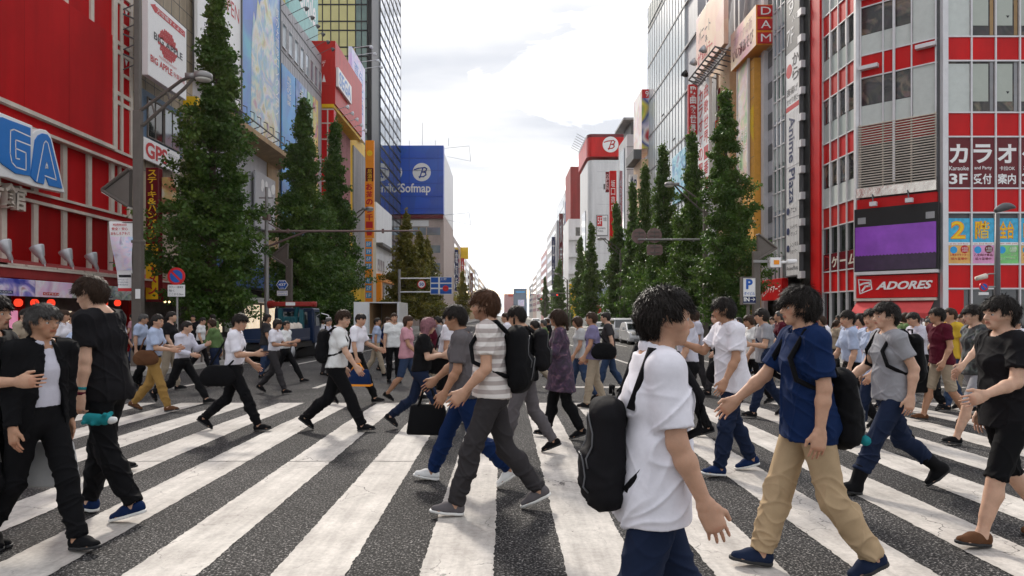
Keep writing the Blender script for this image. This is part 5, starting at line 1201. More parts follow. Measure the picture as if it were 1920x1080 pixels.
# louvres, silver band, red strip, screen
zl0, zl1 = zf(338), reds[2]-0.1
MB().pbox(CPl, 0.1, CW-0.2, zl0, reds[2]-RB, 0.0, 0.03).build('louvre_back', 'interior', r)
m = MB(); z = zl0
while z < zl1+0.1: m.pbox(CPl, 0.05, CW-0.16, z, z+0.045, 0.16, 0.26); z += 0.125
for u in us_c: m.pbox(CPl, u-0.03, u+0.03, zl0, zl1+0.2, 0.10, 0.17)
m.build('louvres', 'cream', r)
pm('foil', (0.62, 0.58, 0.52), 0.22, 0.85, var=0.3, scale=1.2, bump=0.9, bscale=3)
MB().pbox(CPl, 0.02, CW-0.12, zf(357), zl0-0.02, 0.0, 0.42).build('silver_band', 'foil', r)
MB().pbox(CPl, 0.02, CW-0.12, zf(379), zf(360), 0.0, 0.30).build('red_strip', 'panel_red', r)
sz0, sz1 = zf(505), zf(380)
s = empty('video_screen', CPl.pt(CW/2, sz0, 0.3), 'large video screen glowing purple below a black panel on the corner building', 'screen')
MB().pbox(CPl, -0.05, CW-0.02, sz0, sz1, 0.0, 0.50).build('housing', 'black', s); zz = sz0+(sz1-sz0)*0.71; zy = sz0+(sz1-sz0)*0.24
MB().pbox(CPl, 0.0, CW-0.1, zy, zz, 0.5, 0.52).build('picture', 'screen', s)
m = MB(); n = 46; poly = [(0.0, sz0+0.06), (CW-0.1, sz0+0.06)]+[((CW-0.1)*(1-i/n), zy+0.015+(0.05 if i % 2 else 0.0)) for i in range(n+1)]
put_poly(m, CPl, poly, 0.515, 0.012); m.build('picture', 'screen_dark', s)
m = MB()
for a in (0.12, CW-0.52): m.pbox(CPl, a, a+0.36, sz1-(sz1-sz0)*0.24, sz1-(sz1-sz0)*0.14, 0.5, 0.53)
m.build('vent', 'grey', s)
MB().pbox(CPl, -0.03, CW-0.05, sz0-0.16, sz0-0.004, 0, 0.55).build('lower_frame', 'alu', s)
for i, a in enumerate((0.75, 2.3)):
    q = empty('floodlight', CPl.pt(a, zf(372), 0.4), ('left', 'right')[i]+' floodlight on a bracket above the purple screen', 'lamp', 'floodlights above the screen')
    MB().tube([CPl.pt(a, zf(352), 0.40), CPl.pt(a+0.12, zf(366), 0.75), CPl.pt(a+0.18, zf(374), 0.95)], 0.03).build('arm', 'dark_grey', q); MB().pbox(CPl, a+0.06, a+0.36, zf(379), zf(371), 0.85, 1.1).build('lamp_head', 'alu', q)
# ADORES fascia
zA0, zA1 = zf(557), zf(513)
s = Sign('sign', 'red fascia sign with white slanted ADORES lettering above the awning', CPl, (0.0, CW-0.12, zA0, zA1), M['panel_red'], 0.35, 0.0)
m = MB(); put_text(m, CPl, 'ADORES', *s.fr(0.26, 0.96, 0.36, 0.72), 0.36, 0, 0.03, 0.1, 0.35, depth=0.06); m.build('lettering', 'sign_white', s.root)
m = MB(); pts = [s.fr(a, a, b, b) for a, b in ((0.03, 0.84), (0.19, 0.80), (0.205, 0.40), (0.05, 0.20), (0.03, 0.84))]; put_line(m, CPl, [(p[0], p[2]) for p in pts], 0.05, 0.365)
put_line(m, CPl, [(s.fr(a, a, b, b)[0], s.fr(a, a, b, b)[2]) for a, b in ((0.05, 0.60), (0.10, 0.66), (0.19, 0.70), (0.17, 0.55), (0.12, 0.52), (0.08, 0.34))], 0.09, 0.365); m.build('logo_mark', 'sign_white', s.root)
a0, a1 = zf(563), zf(590)
s = empty('awning', CPl.pt(CW/2, a1, 0.5), 'faded red fabric awning stretched out below the red ADORES fascia', 'awning')
ha = (a0-a1)
MB().hexa([CPl.pt(0.0, a0-0.04, 0.2), CPl.pt(CW-0.25, a0-0.04, 0.2), CPl.pt(CW-0.25, a0, 0.2), CPl.pt(0.0, a0, 0.2), CPl.pt(0.0, a0-ha*0.95, 1.25), CPl.pt(CW-0.25, a0-ha*0.95, 1.25), CPl.pt(CW-0.25, a0-ha*0.88, 1.25), CPl.pt(0.0, a0-ha*0.88, 1.25)]).build('fabric', 'awning', s)
m = MB(); n = 40; vs = []; 
for i in range(n+1): u = (CW-0.25)*i/n; sag = 0.05*math.sin(i*0.9)+0.03*math.sin(i*0.37); vs += [CPl.pt(u, a0-ha*0.95, 1.26+0.01*math.sin(i*0.8)), CPl.pt(u, a0-ha*0.95-0.26+sag, 1.24+0.03*math.sin(i*0.8))]
m.add(vs, [(2*i, 2*i+1, 2*i+3, 2*i+2) for i in range(n)]); m.build('valance', 'awning', s)
m = MB(); m.pbox(CPl, -0.1, CW-0.15, a0+0.003, a0+0.13, 0.0, 0.45); m.tube([CPl.pt(CW-0.3, a0-0.1, 0.3), CPl.pt(CW-0.3, a0-ha*0.9, 1.2)], 0.03); m.build('cassette', 'cream', s)
# ground floor openings
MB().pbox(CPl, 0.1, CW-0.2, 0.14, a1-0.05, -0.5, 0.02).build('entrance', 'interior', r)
MB().pbox(CPl, 0.35, CW-1.0, 0.9, 1.75, 0.03, 0.3).build('lit_cabinet', 'shop_pink', r)
m = MB(); m.pbox(CPl, 0.05, 0.35, 0.1, a1, 0.02, 0.2)
for k in range(6): m.pbox(CPl, CW-0.85+k*0.1, CW-0.80+k*0.1, 0.1, a1-0.1, 0.02, 0.14)
m.build('shutter_posts', 'alu', r)
MB().pbox(FR, 0.25, 12, 0.14, reds[0]-RB-0.08, -0.02, 0.02).build('shop_window', 'glass_dark', r)
MB().pbox(FR, 0.28, 1.0, 1.4, reds[0]-RB-0.1, 0.03, 0.09).build('red_panel', 'panel_red', r); MB().pbox(FR, 1.4, 2.3, 1.35, 2.0, 0.03, 0.2).build('green_display', 'banner_green', r); MB().pbox(FR, 0.28, 2.3, 0.2, 1.3, 0.03, 0.12).build('sill_panel', 'cream', r)
MB().pbox(RP, uC, uB-0.2, 0.14, reds[0]-RB-0.1, -0.02, 0.01).build('shop_window', 'glass_dark', r)
# lettering in the windows of the corner building
b, t = zband(1); g0, g1 = t+0.07, t+FH-RB-0.07
for j, (big, mid, low) in enumerate((('カ', 'Karaoke', '3F'), ('ラ', 'and Party', '受付'), ('オ', '卡拉OK', '案内'), ('ケ', '가라오케', '3F'), ('館', 'BOX', '年中'))):
    s = Sign('sign', 'maroon window sign panel with the big white katakana '+big if big != '館' else 'maroon window sign panel with a big white kanji beside the katakana', FR, (us_f[j]+0.045, us_f[j+1]-0.045, g0, g1), M['maroon'], 0.03, 0.034, None, 'sign', 'karaoke window signs')
    s.text([(big, 0.06, 0.90, 0.49, 0.87, dict(bold=0.03)), (mid, 0.02, 0.97, 0.345, 0.43, dict(bold=0.01, keep=True)), (low, 0.06, 0.88, 0.07, 0.28, dict(bold=0.025))], M['sign_white'])
b, t = zband(0); g0, g1 = t+0.07, t+FH-RB-0.07; gm = g0+(g1-g0)*0.40
pm('poster_cyan', (0.06, 0.42, 0.66), 0.3, var=0.35, scale=5)
for n_, c in (('poster_orange', (0.75, 0.42, 0.12)), ('poster_rose', (0.72, 0.33, 0.55)), ('poster_green', (0.22, 0.60, 0.20)), ('poster_gold', (0.75, 0.45, 0.15))): pm(n_, c, 0.35, var=0.3, scale=3)
for j, (big, sub, mt, col, cap) in enumerate((('2', 'at the 2nd floor', 'poster_orange', 'ink_red', '人気キャラクター'), ('階', 'on 2nd floor', 'poster_rose', 'maroon', '乙女向け景品'), ('全台', 'with 100 yen', 'poster_green', 'banner_green', '男性向け景品'), ('1回', 'one play', 'poster_gold', 'ink_red', '人気キャラ'), ('円', 'per play', 'poster_rose', 'maroon', '景品'))):
    s = Sign('poster', 'cyan window poster with fat yellow '+('figure 2' if j == 0 else 'kanji %s' % big)+' over a '+('orange', 'rose pink', 'green', 'gold', 'pink')[j]+' lower half', FR, (us_f[j]+0.045, us_f[j+1]-0.045, g0, g1-0.22), M['poster_cyan'], 0.03, 0.034, None, 'poster', 'prize floor window posters')
    kw = dict(bold=0.07)
    s.patch([(0, 1, 0.405, 0.47)], M['sign_white'], 'white_strip', 0.008); s.patch([(0, 1, 0.0, 0.40)], M[mt], 'lower_poster', 0.008)
    s.text([(big, 0.13, 0.80, 0.54, 0.94, dict(bold=0.04))], M['orange'], 'outline', 0.010); s.text([(big, 0.155, 0.775, 0.555, 0.925, dict(bold=0.0))], M['ink_yellow'], lift=0.016)
    s.text([(sub, 0.08, 0.92, 0.42, 0.455)], M['ink_red'], lift=0.014); s.text([(cap, 0.08, 0.92, 0.16, 0.22, dict(bold=0.02)), ('続々登場中', 0.14, 0.86, 0.075, 0.135, dict(bold=0.02))], M[col], lift=0.014)
    s.disc(0.75, 0.315, 0.19, M[col], lift=0.012, depth=0.004); s.text([('1回', 0.63, 0.87, 0.31, 0.36), ('2回', 0.63, 0.87, 0.26, 0.30)], M['sign_white'], lift=0.02)
    s.disc(0.26, 0.30, 0.17, M['sky_blue'], lift=0.012, depth=0.004)
s = Sign('sign', 'maroon glass sign with white katakana on the street side of the red building', RP, (uC+0.08, uB-0.16, zband(0)[1]+0.08, zband(0)[1]+1.0), M['maroon'], 0.02, 0.055); s.text([('ゲーム', 0.27, 1.02, 0.16, 0.84, dict(bold=0.03))], M['cream'])
m = MB(); pts = [s.fr(a, a, b, b) for a, b in ((0.05, 0.9), (0.2, 0.82), (0.2, 0.15), (0.05, 0.05), (0.05, 0.9))]; put_line(m, RP, [(p[0], p[2]) for p in pts], 0.04, 0.09); m.build('logo_frame', 'panel_red', s.root)

# ---- slim grey building with the tall white sign
P = RP; ua, ub = P.u(1433.5), -40.65
r = block('building', 'slim grey building with narrow window strip beside the red corner building', P, ua, ub, 30, 12, 'grey_panel')
m = MB(); m.pbox(P, P.u(1528), ub, 1.6, 30, 0.0, 0.3); m.build('dark_recess', 'black', r)
m = MB()
for k in range(14): z = 1.5+2.1*k; m.pbox(P, P.u(1441), P.u(1452), z, z+1.1, 0, 0.03)
m.build('dark_recess', 'dark_grey', r)
a, b = P.u(1453), P.u(1476); n = 9
for k in range(n):
    z = 3.6+k*3.0
    MB().pbox(P, a, b, z, z+1.75, 0, 0.04).build('window', 'glass_blue' if k % 2 else 'glass_green', r); MB().pbox(P, a, b, z+1.8, z+2.95, 0, 0.05).build('frosted_pane', 'frost', r)
m = MB()
for k in range(4): u = a+(b-a)*k/3; m.pbox(P, u-0.05, u+0.05, 3.5, 30, 0, 0.14)
for k in range(2*n): z = 3.57+k*1.5; m.pbox(P, a, b, z-0.04, z+0.04, 0, 0.12)
m.pbox(P, P.u(1435), P.u(1440.5), 0, 30, 0, 0.3); m.build('mullions', 'alu', r)
m = MB(); 
for k in range(9): z = 2+3.3*k; m.pbox(P, P.u(1508), P.u(1520), z, z+0.05, 0.0, 0.02)
m.build('panel_joints', 'dark_grey', r)
MB().pbox(P, ua+0.2, ub-0.8, 0.14, 2.6, 0, 0.03).build('shop_front', 'interior', r)
Q = P.at(0.25); u0, u1 = Q.u(1480.5), Q.u(1507); zz = lambda y: Q.z(1507, y); zr = lambda y: Q.z(1480.5, y)
s = Sign('sign', 'very tall white striped sign with downward Latin lettering and tenant list', Q, (u0, u1, zr(518), zr(-60)), M['sign_white'], 0.25, 0.0, M['dark_grey'], fw=0.08)
zt_, zb_ = s.r[3], s.r[2]; ff = lambda y: (zr(y)-zb_)/(zt_-zb_)
s.patch([(0.02, 0.98, ff(106), ff(-60))], M['dark_grey'], 'dark_panel'); s.text([('7F', 0.12, 0.6, ff(92), ff(64)), ('入口', 0.5, 0.95, ff(55), ff(44)), ('ず', 0.15, 0.9, ff(38), ff(2), dict(shear=0.1))], M['sign_white'], lift=0.02)
s.text([('から', 0.5, 0.95, ff(165), ff(112), dict(vertical=True, bold=0.02)), ('唐揚げ', 0.1, 0.9, ff(186), ff(172)), ('せせり焼き', 0.1, 0.9, ff(202), ff(190))], M['ink_black']); s.patch([(0.04, 0.96, ff(214), ff(205))], M['ink_red']); s.disc(0.27, ff(140), 0.42, M['ink_red'], lift=0.008, depth=0.003)
m = MB()
for k in range(9): q = s.fr(0.06+0.1*k, 0.085+0.1*k, 0.0, ff(218)); put_quad(m, Q, *q, s.top+0.004)
for y in (318, 412): q = s.fr(0.0, 1.0, ff(y)-0.001, ff(y)+0.001); put_quad(m, Q, *q, s.top+0.01)
m.build('stripes', 'grey_panel', s.root)
m = MB(); q = s.fr(0.26, 0.68, ff(310), ff(226)); put_rot(m, Q, 'Anime', *q, s.top+0.016, 0, 0.015); q = s.fr(0.26, 0.68, ff(386), ff(322)); put_rot(m, Q, 'Plaza', *q, s.top+0.016, 0, 0.015); m.build('lettering', 'ink_navy', s.root)
s.text([('アニメ', 0.4, 0.8, ff(404), ff(394)), ('キャラクター', 0.36, 0.95, ff(434), ff(426)), ('グッズ', 0.4, 0.85, ff(446), ff(438)), ('レンタル', 0.36, 0.95, ff(466), ff(458)), ('ショーケース', 0.36, 0.98, ff(478), ff(470)), ('AnimePlaza', 0.1, 0.9, ff(508), ff(501))], M['ink_black'])
for k, y in enumerate((399, 436, 468)): s.disc(0.2, ff(y), 0.22, M['ink_navy'], lift=0.02, depth=0.004)
Q = P.at(0.5); s = Sign('sign', 'small red sign with white katakana at the foot of the slim grey building', Q, (Q.u(1433.5), Q.u(1472), Q.z(1472, 562), Q.z(1472, 521)), M['panel_red'], 0.4, -0.2); s.text([('アドアーズ', 0.30, 0.95, 0.36, 0.70, dict(bold=0.03))], M['sign_white'])
m = MB(); pts = [s.fr(a, a, b, b) for a, b in ((0.06, 0.8), (0.24, 0.72), (0.24, 0.35), (0.08, 0.2), (0.06, 0.8))]; put_line(m, Q, [(p[0], p[2]) for p in pts], 0.06, s.top+0.012); m.build('logo_frame', 'sign_white', s.root)

# ---- orange and peach building with many signs
ua, ub = P.u(1309), P.u(1433)
r = block('building', 'peach and orange building crowded with signs left of the slim grey building', P, ua, ub, 22.5, 12, 'peach')
MB().pbox(P, P.u(1409), ub-0.02, 1.0, 19.4, 0, 0.7).build('orange_pier', 'orange_wall', r)
m = MB()
for k in range(9): z = 2.3+2.05*k; m.pbox(P, P.u(1409), ub, z, z+0.04, 0.7, 0.712)
m.build('pier_joints', 'tan', r)
m = MB(); u = P.u(1420); put_poly(m, P, [(ub-0.1, 16.2), (ub-0.1, 13.6), (u-0.3, 15.6)], 0.7, 0.02); m.build('yellow_mark', 'yellow', r)
MB().pbox(P, ua, P.u(1345), 1, 22, 0.0, 0.1).build('grey_wall', 'grey', r)
for k in range(6): MB().pbox(P, P.u(1346), P.u(1366), 3.2+3.1*k, 5.0+3.1*k, 0, 0.05).build('window', 'glass_dark', r)
MB().pbox(P, P.u(1362), P.u(1380), 12, 22.4, 0.0, 0.5).build('pier', 'peach', r)
m = MB()
for k in range(60): u = ua+0.3+k*(ub-ua-0.5)/60; m.pbox(P, u, u+0.09, 20.5, 31, -1.0, -0.7)
for z in (22.6, 25.5, 28.5): m.pbox(P, ua, ub, z, z+0.15, -1.3, -1.02)
for a, b in ((1345, 1368), (1382, 1405)): m.tube([P.pt(P.u(a), 22.6, -0.4), P.pt(P.u(b), 30, -0.4)], 0.14)
for px in (1318, 1370, 1378): m.pbox(P, P.u(px)-0.15, P.u(px)+0.15, 20, 31, -0.65, -0.3)
m.build('rooftop_louvres', 'grey_panel', r)
MB().pbox(P, ua+0.5, ub-0.8, 0.14, 2.8, 0, 0.03).build('shop_front', 'interior', r); MB().pbox(P, ub-3.0, ub-0.9, 1.8, 2.7, 0.7, 1.2).build('shop_sign', 'orange', r)
mural('bill_pink', [(0.82, 0.80, 0.78), (0.80, 0.76, 0.72), (0.78, 0.58, 0.48), (0.66, 0.36, 0.28), (0.80, 0.62, 0.52)], 0.10, 7.0, dist=0.4, detail=2)
Q = P.at(1.3); s = Sign('billboard', 'white and flesh pink billboard with black katakana high on the right side', Q, (Q.u(1313), Q.u(1366), Q.z(1366, 82), Q.z(1366, -42)), M['bill_pink'], 0.35, 0, None, 'billboard')
s.text([('パニート', 0.1, 0.55, 0.52, 0.72), ('&', 0.36, 0.44, 0.4, 0.5)], M['ink_black']); s.text([('女性専用カラー', 0.06, 0.62, 0.12, 0.36, dict(bold=0.02))], M['ink_red'])
m = MB(); zb_ = s.r[2]; m.tube([Q.pt(s.r[0], zb_-0.2, 1.0), Q.pt(s.r[1], zb_-0.2, 1.0)], 0.07); m.tube([Q.pt(s.r[0], zb_-0.7, 0.2), Q.pt(s.r[1], zb_-0.7, 0.2)], 0.07)
for k in range(9): u = s.r[0]+(s.r[1]-s.r[0])*k/8; m.tube([Q.pt(u, zb_-0.7, 0.2), Q.pt(u, zb_-0.2, 1.0)], 0.04); m.tube([Q.pt(u, zb_-0.2, 1.0), Q.pt(u, zb_-0.7, -0.8)], 0.05)
m.build('truss', 'dark_grey', s.root)
for k in range(3): u = s.r[0]+(s.r[1]-s.r[0])*(0.12+0.36*k); MB().lathe(Q.pt(u, zb_-0.2, 1.3), (-0.6, 0.2, 0.7), [(0, 0.06), (0.15, 0.2), (0.5, 0.32)], 14).build('lamp_head', 'steel' if k else 'black', s.root, True)
F0 = 45.5; Xr = 16.8; Q = Plane(Xr, 0, 0, -1); Ff = Plane(0, F0, 1, 0)
zb_, zt_ = Ff.z(1418, 84), Ff.z(1418, 8)
mural('bill_orange', [(0.72, 0.26, 0.06), (0.74, 0.42, 0.22), (0.70, 0.50, 0.36), (0.46, 0.12, 0.22)], 0.2, 3.0, dist=0.5)
s = Sign('billboard', 'orange box billboard with purple script high above the orange pier', Q, (Q.u(1370), -F0, zb_, zt_), M['bill_orange'], 0.3, -1.3, None, 'billboard'); s.top = 0.0
MB().pbox(Q, Q.u(1370)+0.02, -F0-0.02, zb_+0.02, zt_-0.02, -1.3, -0.01).build('box_body', 'orange', s.root)
s.P = Q; s.top = 0.0; MB().pbox(Q, Q.u(1370)+0.02, -F0-0.02, zb_, zt_, -0.01, 0.0).build('box_face', 'bill_orange', s.root)
s.text([('カラオケの新', 0.12, 0.85, 0.55, 0.85)], M['pink_wall']); s.text([('いい湯あそび', 0.10, 0.9, 0.15, 0.5, dict(bold=0.02))], M['maroon'])
fz = [zb_+(zt_-zb_)*k/3 for k in range(4)]
for k, ch in enumerate('MAD'): t = Sign('sign', 'small red end panel with white outlined letter %s on the orange box billboard' % ch, Ff, (Xr+0.08, Xr+1.2, fz[k]+0.08, fz[k+1]-0.08), M['ink_red'], 0.05, 0.0); t.text([(ch, 0.2, 0.8, 0.15, 0.85)], M['sign_white'])
Q = P.at(0.9); s = Sign('sign', 'white wall sign with two columns of red katakana on the peach building', Q, (Q.u(1314), Q.u(1335), Q.z(1335, 372), Q.z(1335, 143)), M['sign_white'], 0.25, 0.0)
s.text([('カラオケの聖地', 0.08, 0.46, 0.1, 0.97, dict(vertical=True, bold=0.02)), ('曲数世界一番館', 0.56, 0.94, 0.08, 0.97, dict(vertical=True, bold=0.02))], M['ink_red'])
s = blade('sign', 'red blade sign with four white kanji in front of the glass tower', 16.2, 1291, 1308, 158, 252, 'ink_red', 0.4, Y=60); s.text([('歌曲数世界', 0.16, 0.84, 0.02, 0.98, dict(vertical=True, bold=0.03))], M['sign_white'])
s = blade('sign', 'black and orange blade sign with yellow lettering behind the nearest right tree', 16.8, 1341, 1361, 226, 345, 'black', 0.4, Y=53); s.patch([(0, 1, 0.90, 1.0)], M['ink_red']); s.patch([(0, 1, 0.55, 0.89)], M['orange']); s.text([('ホビー', 0.1, 0.9, 0.915, 0.985)], M['sign_white'], lift=0.02); s.text([('ゲーム', 0.1, 0.9, 0.42, 0.53), ('アニメ', 0.1, 0.9, 0.27, 0.39), ('CD', 0.25, 0.8, 0.13, 0.24)], M['ink_yellow']); s.disc(0.5, 0.72, 0.28, M['ink_yellow'])
s = blade('sign', 'yellow lower blade sign below the black and orange one', 16.8, 1341, 1361, 347, 372, 'yellow', 0.4, Y=53)
mural('pic_green', [(0.15, 0.30, 0.12), (0.40, 0.50, 0.25), (0.70, 0.50, 0.40), (0.75, 0.65, 0.60), (0.45, 0.25, 0.25)], 0.35, 11.0)
Q = P.at(0.75); s = Sign('banner', 'picture banner in green and pink beside the orange pier', Q, (Q.u(1386), Q.u(1405), Q.z(1405, 330), Q.z(1405, 98)), M['pic_green'], 0.12, 0, M['alu'], 'banner', fw=0.1); s.text([('大感謝祭', 0.1, 0.9, 0.30, 0.42), ('SALE', 0.1, 0.9, 0.22, 0.28)], M['sign_white'])

# ---- glass tower
ua, uw, ub = P.u(1217), P.u(1287), P.u(1308)-0.02; zt = P.z(1217, 14)
r = block('building', 'pale glass tower with slanting pane lines on the right side', P, ua, ub, zt, 18, 'grey_panel')
MB().pbox(P, ua, uw, 5, zt-3.2, 0, 0.15).build('curtain_glass', 'glass_tower', r)
m = MB(); n = 14
for k in range(n+1): u = ua+(uw-ua)*k/n; m.pbox(P, u-0.045, u+0.045, 5, zt, 0.15, 0.19)
z = zt-3.2
while z > 5: m.pbox(P, ua, ub, z-0.09, z+0.09, 0.05, 0.22); z -= 4.35
m.pbox(P, ua, uw, zt-2.6, zt-2.45, 0.15, 0.22); m.build('mullions', 'grey', r)
MB().pbox(P, ua+0.05, uw, zt-2.9, zt-0.05, 0.02, 0.12).build('parapet_glass', 'frost', r)
m = MB()
for (i, z) in ((6, 15), (6, 24), (10, 12), (3, 19), (10, 20)): u = ua+(uw-ua)*i/n; m.pbox(P, u, u+(uw-ua)/n*0.9, z, z+0.06, 0.15, 0.22)
m.build('vent_window', 'dark_grey', r)
mural('shop_pic', [(0.02, 0.10, 0.30), (0.10, 0.40, 0.60), (0.4, 0.7, 0.8), (0.2, 0.2, 0.4)], 0.6, 2.0)
Q = P.at(0.3); s = Sign('billboard', 'blue picture board low on the glass tower between the trees', Q, (Q.u(1262), Q.u(1286), Q.z(1286, 370), Q.z(1286, 275)), M['shop_pic'], 0.1, 0, None, 'billboard')
# ---- coloured box, grey block, white drum building, red topped building
mural('box_face', [(0.78, 0.70, 0.66), (0.80, 0.76, 0.74), (0.66, 0.46, 0.42), (0.72, 0.70, 0.74)], 0.3, 5.0, dist=0.8); mural('box_front', [(0.45, 0.02, 0.03), (0.75, 0.70, 0.68), (0.02, 0.05, 0.25), (0.70, 0.55, 0.05), (0.05, 0.35, 0.12), (0.7, 0.7, 0.7)], 0.28, 4.0, dist=0.6, detail=1)
F0 = 17*FP/(1203-CX); Fq = Plane(0, F0, 1, 0); Q = Plane(17, 0, 0, -1)
zb_, zt_ = Fq.z(1203, 298), Fq.z(1203, 168)
r = block('building', 'narrow building hidden by trees carrying the tall coloured box sign', Q, Q.u(1188), -F0-0.05, zb_, 10, 'peach')
m = MB(); m.pbox(Q, Q.u(1188), -F0, zb_+0.02, zb_+1.2, 0, 1.0); m.build('lamp_gantry', 'dark_grey', r)
s = Sign('sign', 'tall box sign with multicoloured end panel beside the glass tower', Fq, (17.02, 18.4, zb_+1.25, zt_), M['box_front'], 0.15, 0.0); s.patch([(0, 1, 0.85, 1)], M['ink_red']); s.text([('9F', 0.3, 0.9, 0.87, 0.97)], M['sign_white'], lift=0.02)
MB().pbox(Q, Q.u(1188), -F0-0.01, zb_+1.25, zt_, -1.4, 0.0).build('side_panel', 'box_face', s.root)
ua, ub = P.u(1148), P.u(1176); Q = Plane(17.5, 0, 0, -1); ub = Q.u(1176)
r = block('building', 'grey block with an overhanging top behind the coloured box sign', Q, Q.u(1160), ub, Q.z(1176, 252), 10, 'grey_panel')
MB().pbox(Q, Q.u(1160)+1, ub-0.5, Q.z(1176, 252), Q.z(1176, 224), -6, -0.6).build('plant_room', 'dark_grey', r); MB().pbox(Q, Q.u(1160), ub+0.5, Q.z(1176, 226), Q.z(1176, 222), -6, 0.6).build('roof_slab', 'grey', r)
MB().pbox(Q, Q.u(1163), Q.u(1171), 6, Q.z(1176, 270), 0, 0.1).build('glass_strip', 'glass_blue', r)
m = MB(); Fz = Plane(0, -ub, 1, 0)
for k in range(8): m.box(17.4, 27, -ub-0.03, -ub-0.01, 3+3.2*k, 3.08+3.2*k)
m.build('panel_joints', 'dark_grey', r)
s = blade('sign', 'white blade sign with dark blue letters in front of the grey block', 16.6, 1180, 1195, 327, 352, 'sign_white', 0.4, Y=86); s.text([('An', 0.1, 0.9, 0.15, 0.85, dict(bold=0.03))], M['ink_navy'])
# white drum
F0 = 130.0; Fd = Plane(0, F0, 1, 0); x0 = (1112-CX)/FP*F0; x1 = (1152-CX)/FP*F0; zt_ = Fd.z(1112, 300); zr_ = Fd.z(1112, 258)
r = empty('building', (x0+4, F0+6, 0), 'white curved building with a red top band and round mark', 'building')
poly = [(x0-0.9, F0+14)]+[(x0-0.9+0.9*(1-math.cos(t)), F0+1.5-1.5*math.sin(t)) for t in [math.pi/2*k/6 for k in range(7)]]+[(x0+14, F0), (x0+14, F0+14)]
m = MB(); m.prism([(x, y, ZB) for x, y in poly], (0, 0, zt_-ZB)); m.build('wall', 'white', r)
cx_, cy_ = x0+5, F0+7; poly2 = [(cx_+(x-cx_)*1.05, cy_+(y-cy_)*1.05) for x, y in poly]
m = MB(); m.prism([(x, y, zt_+0.6) for x, y in poly2], (0, 0, zr_-zt_-0.6)); m.build('red_top', 'panel_red', r)
m = MB(); m.prism([(x, y, zr_+0.01) for x, y in poly2], (0, 0, 0.6)); m.build('roof_edge', 'maroon', r)
m = MB(); put_disc(m, Fd, (1144-CX)/FP*F0, Fd.z(1144, 272), 1.5, 0.42, 0.06); m.build('logo_disc', 'sign_white', r); m = MB(); b_logo(m, Fd, (1144-CX)/FP*F0, Fd.z(1144, 272), 1.5, 0.5); m.build('logo_mark', 'panel_red', r)
Qd = Plane(x0-0.92, 0, 0, -1); MB().pbox(Qd, -F0-10, -F0-4, 12, 22, 0, 0.1).build('picture_panel', 'glass_blue', r); MB().pbox(Fd, x0+2.0, x0+2.9, Fd.z(1112, 355), Fd.z(1112, 345), 0, 0.05).build('window', 'glass_dark', r)
m = MB()
for k in range(9): z = 4+3.1*k; m.pbox(Fd, x0+0.8, x0+13.9, z, z+0.05, 0, 0.015)
m.build('panel_joints', 'grey_panel', r)
for k in range(7): MB().tube([(x0-1.2, F0+1+1.8*k, zr_), (x0-3.0, F0+1+1.8*k, zr_+1.0)], 0.06).build('lamp_arm', 'steel', r)
s = Sign('sign', 'white floor sign reading 5F on the white curved building', Fd, (Fd.u(1119), Fd.u(1139), Fd.z(1119, 441), Fd.z(1119, 404)), M['sign_white'], 0.1, 0.02, M['dark_grey'], fw=0.08); s.patch([(0.02, 0.5, 0.45, 0.98)], M['ink_red']); s.text([('5F', 0.08, 0.45, 0.55, 0.9)], M['sign_white'], lift=0.02); s.text([('家電', 0.6, 0.9, 0.7, 0.9), ('Camera', 0.05, 0.8, 0.3, 0.42), ('Video', 0.05, 0.6, 0.16, 0.27)], M['ink_black'])
s = blade('sign', 'tall red blade sign with white kanji before the white curved building', 16.6, 1143, 1156, 320, 460, 'panel_red', 0.5, Y=106); s.text([('坂口商店', 0.2, 0.8, 0.45, 0.88, dict(vertical=True))], M['sign_white'])
s = blade('sign', 'short dark red blade sign with white letters left of the tall red one', 16.0, 1135.5, 1142, 322, 360, 'maroon', 0.5, Y=108); s.text([('OPEN', 0.2, 0.8, 0.1, 0.9, dict(vertical=True))], M['sign_white'])
s = Sign('sign', 'low white shop sign with a red round mark beyond the parked vans', Fd, (Fd.u(1112), Fd.u(1137), Fd.z(1112, 592), Fd.z(1112, 566)), M['sign_white'], 1.5, 0.5); s.disc(0.25, 0.45, 0.75, M['ink_red'], depth=0.05)
MB().pbox(Fd, x0+0.6, x0+8, Fd.z(1112, 566)+0.1, Fd.z(1112, 538), 0.02, 0.1).build('shop_window', 'glass_blue', r)
F0 = 165.0; Fd = Plane(0, F0, 1, 0); x0 = (1070-CX)/FP*F0; zt_, zm_ = Fd.z(1070, 312), Fd.z(1070, 410)
r = empty('building', (x0+5, F0+6, 0), 'cream balcony building with a dark red upper block', 'building')
MB().box(x0-0.5, x0+12, F0, F0+14, ZB, zm_-0.05).build('wall', 'white', r); MB().box(x0, x0+12, F0+0.3, F0+14, zm_, zt_).build('upper_block', 'canopy_red', r)
for k in range(5):
    z = zm_-4.2-4.1*k; MB().box(x0+1.2, x0+3.0, F0-0.05, F0+0.02, z, z+2.1).build('window', 'glass_dark', r); MB().box(x0-0.6, x0+3.6, F0-0.9, F0-0.003, z-1.0, z-0.05).build('balcony', 'white', r)
MB().box(x0-0.45, x0+2.2, F0-1.2, F0-0.95, 0, 9).build('yellow_panel', 'yellow', r)
rng = random.Random(6)
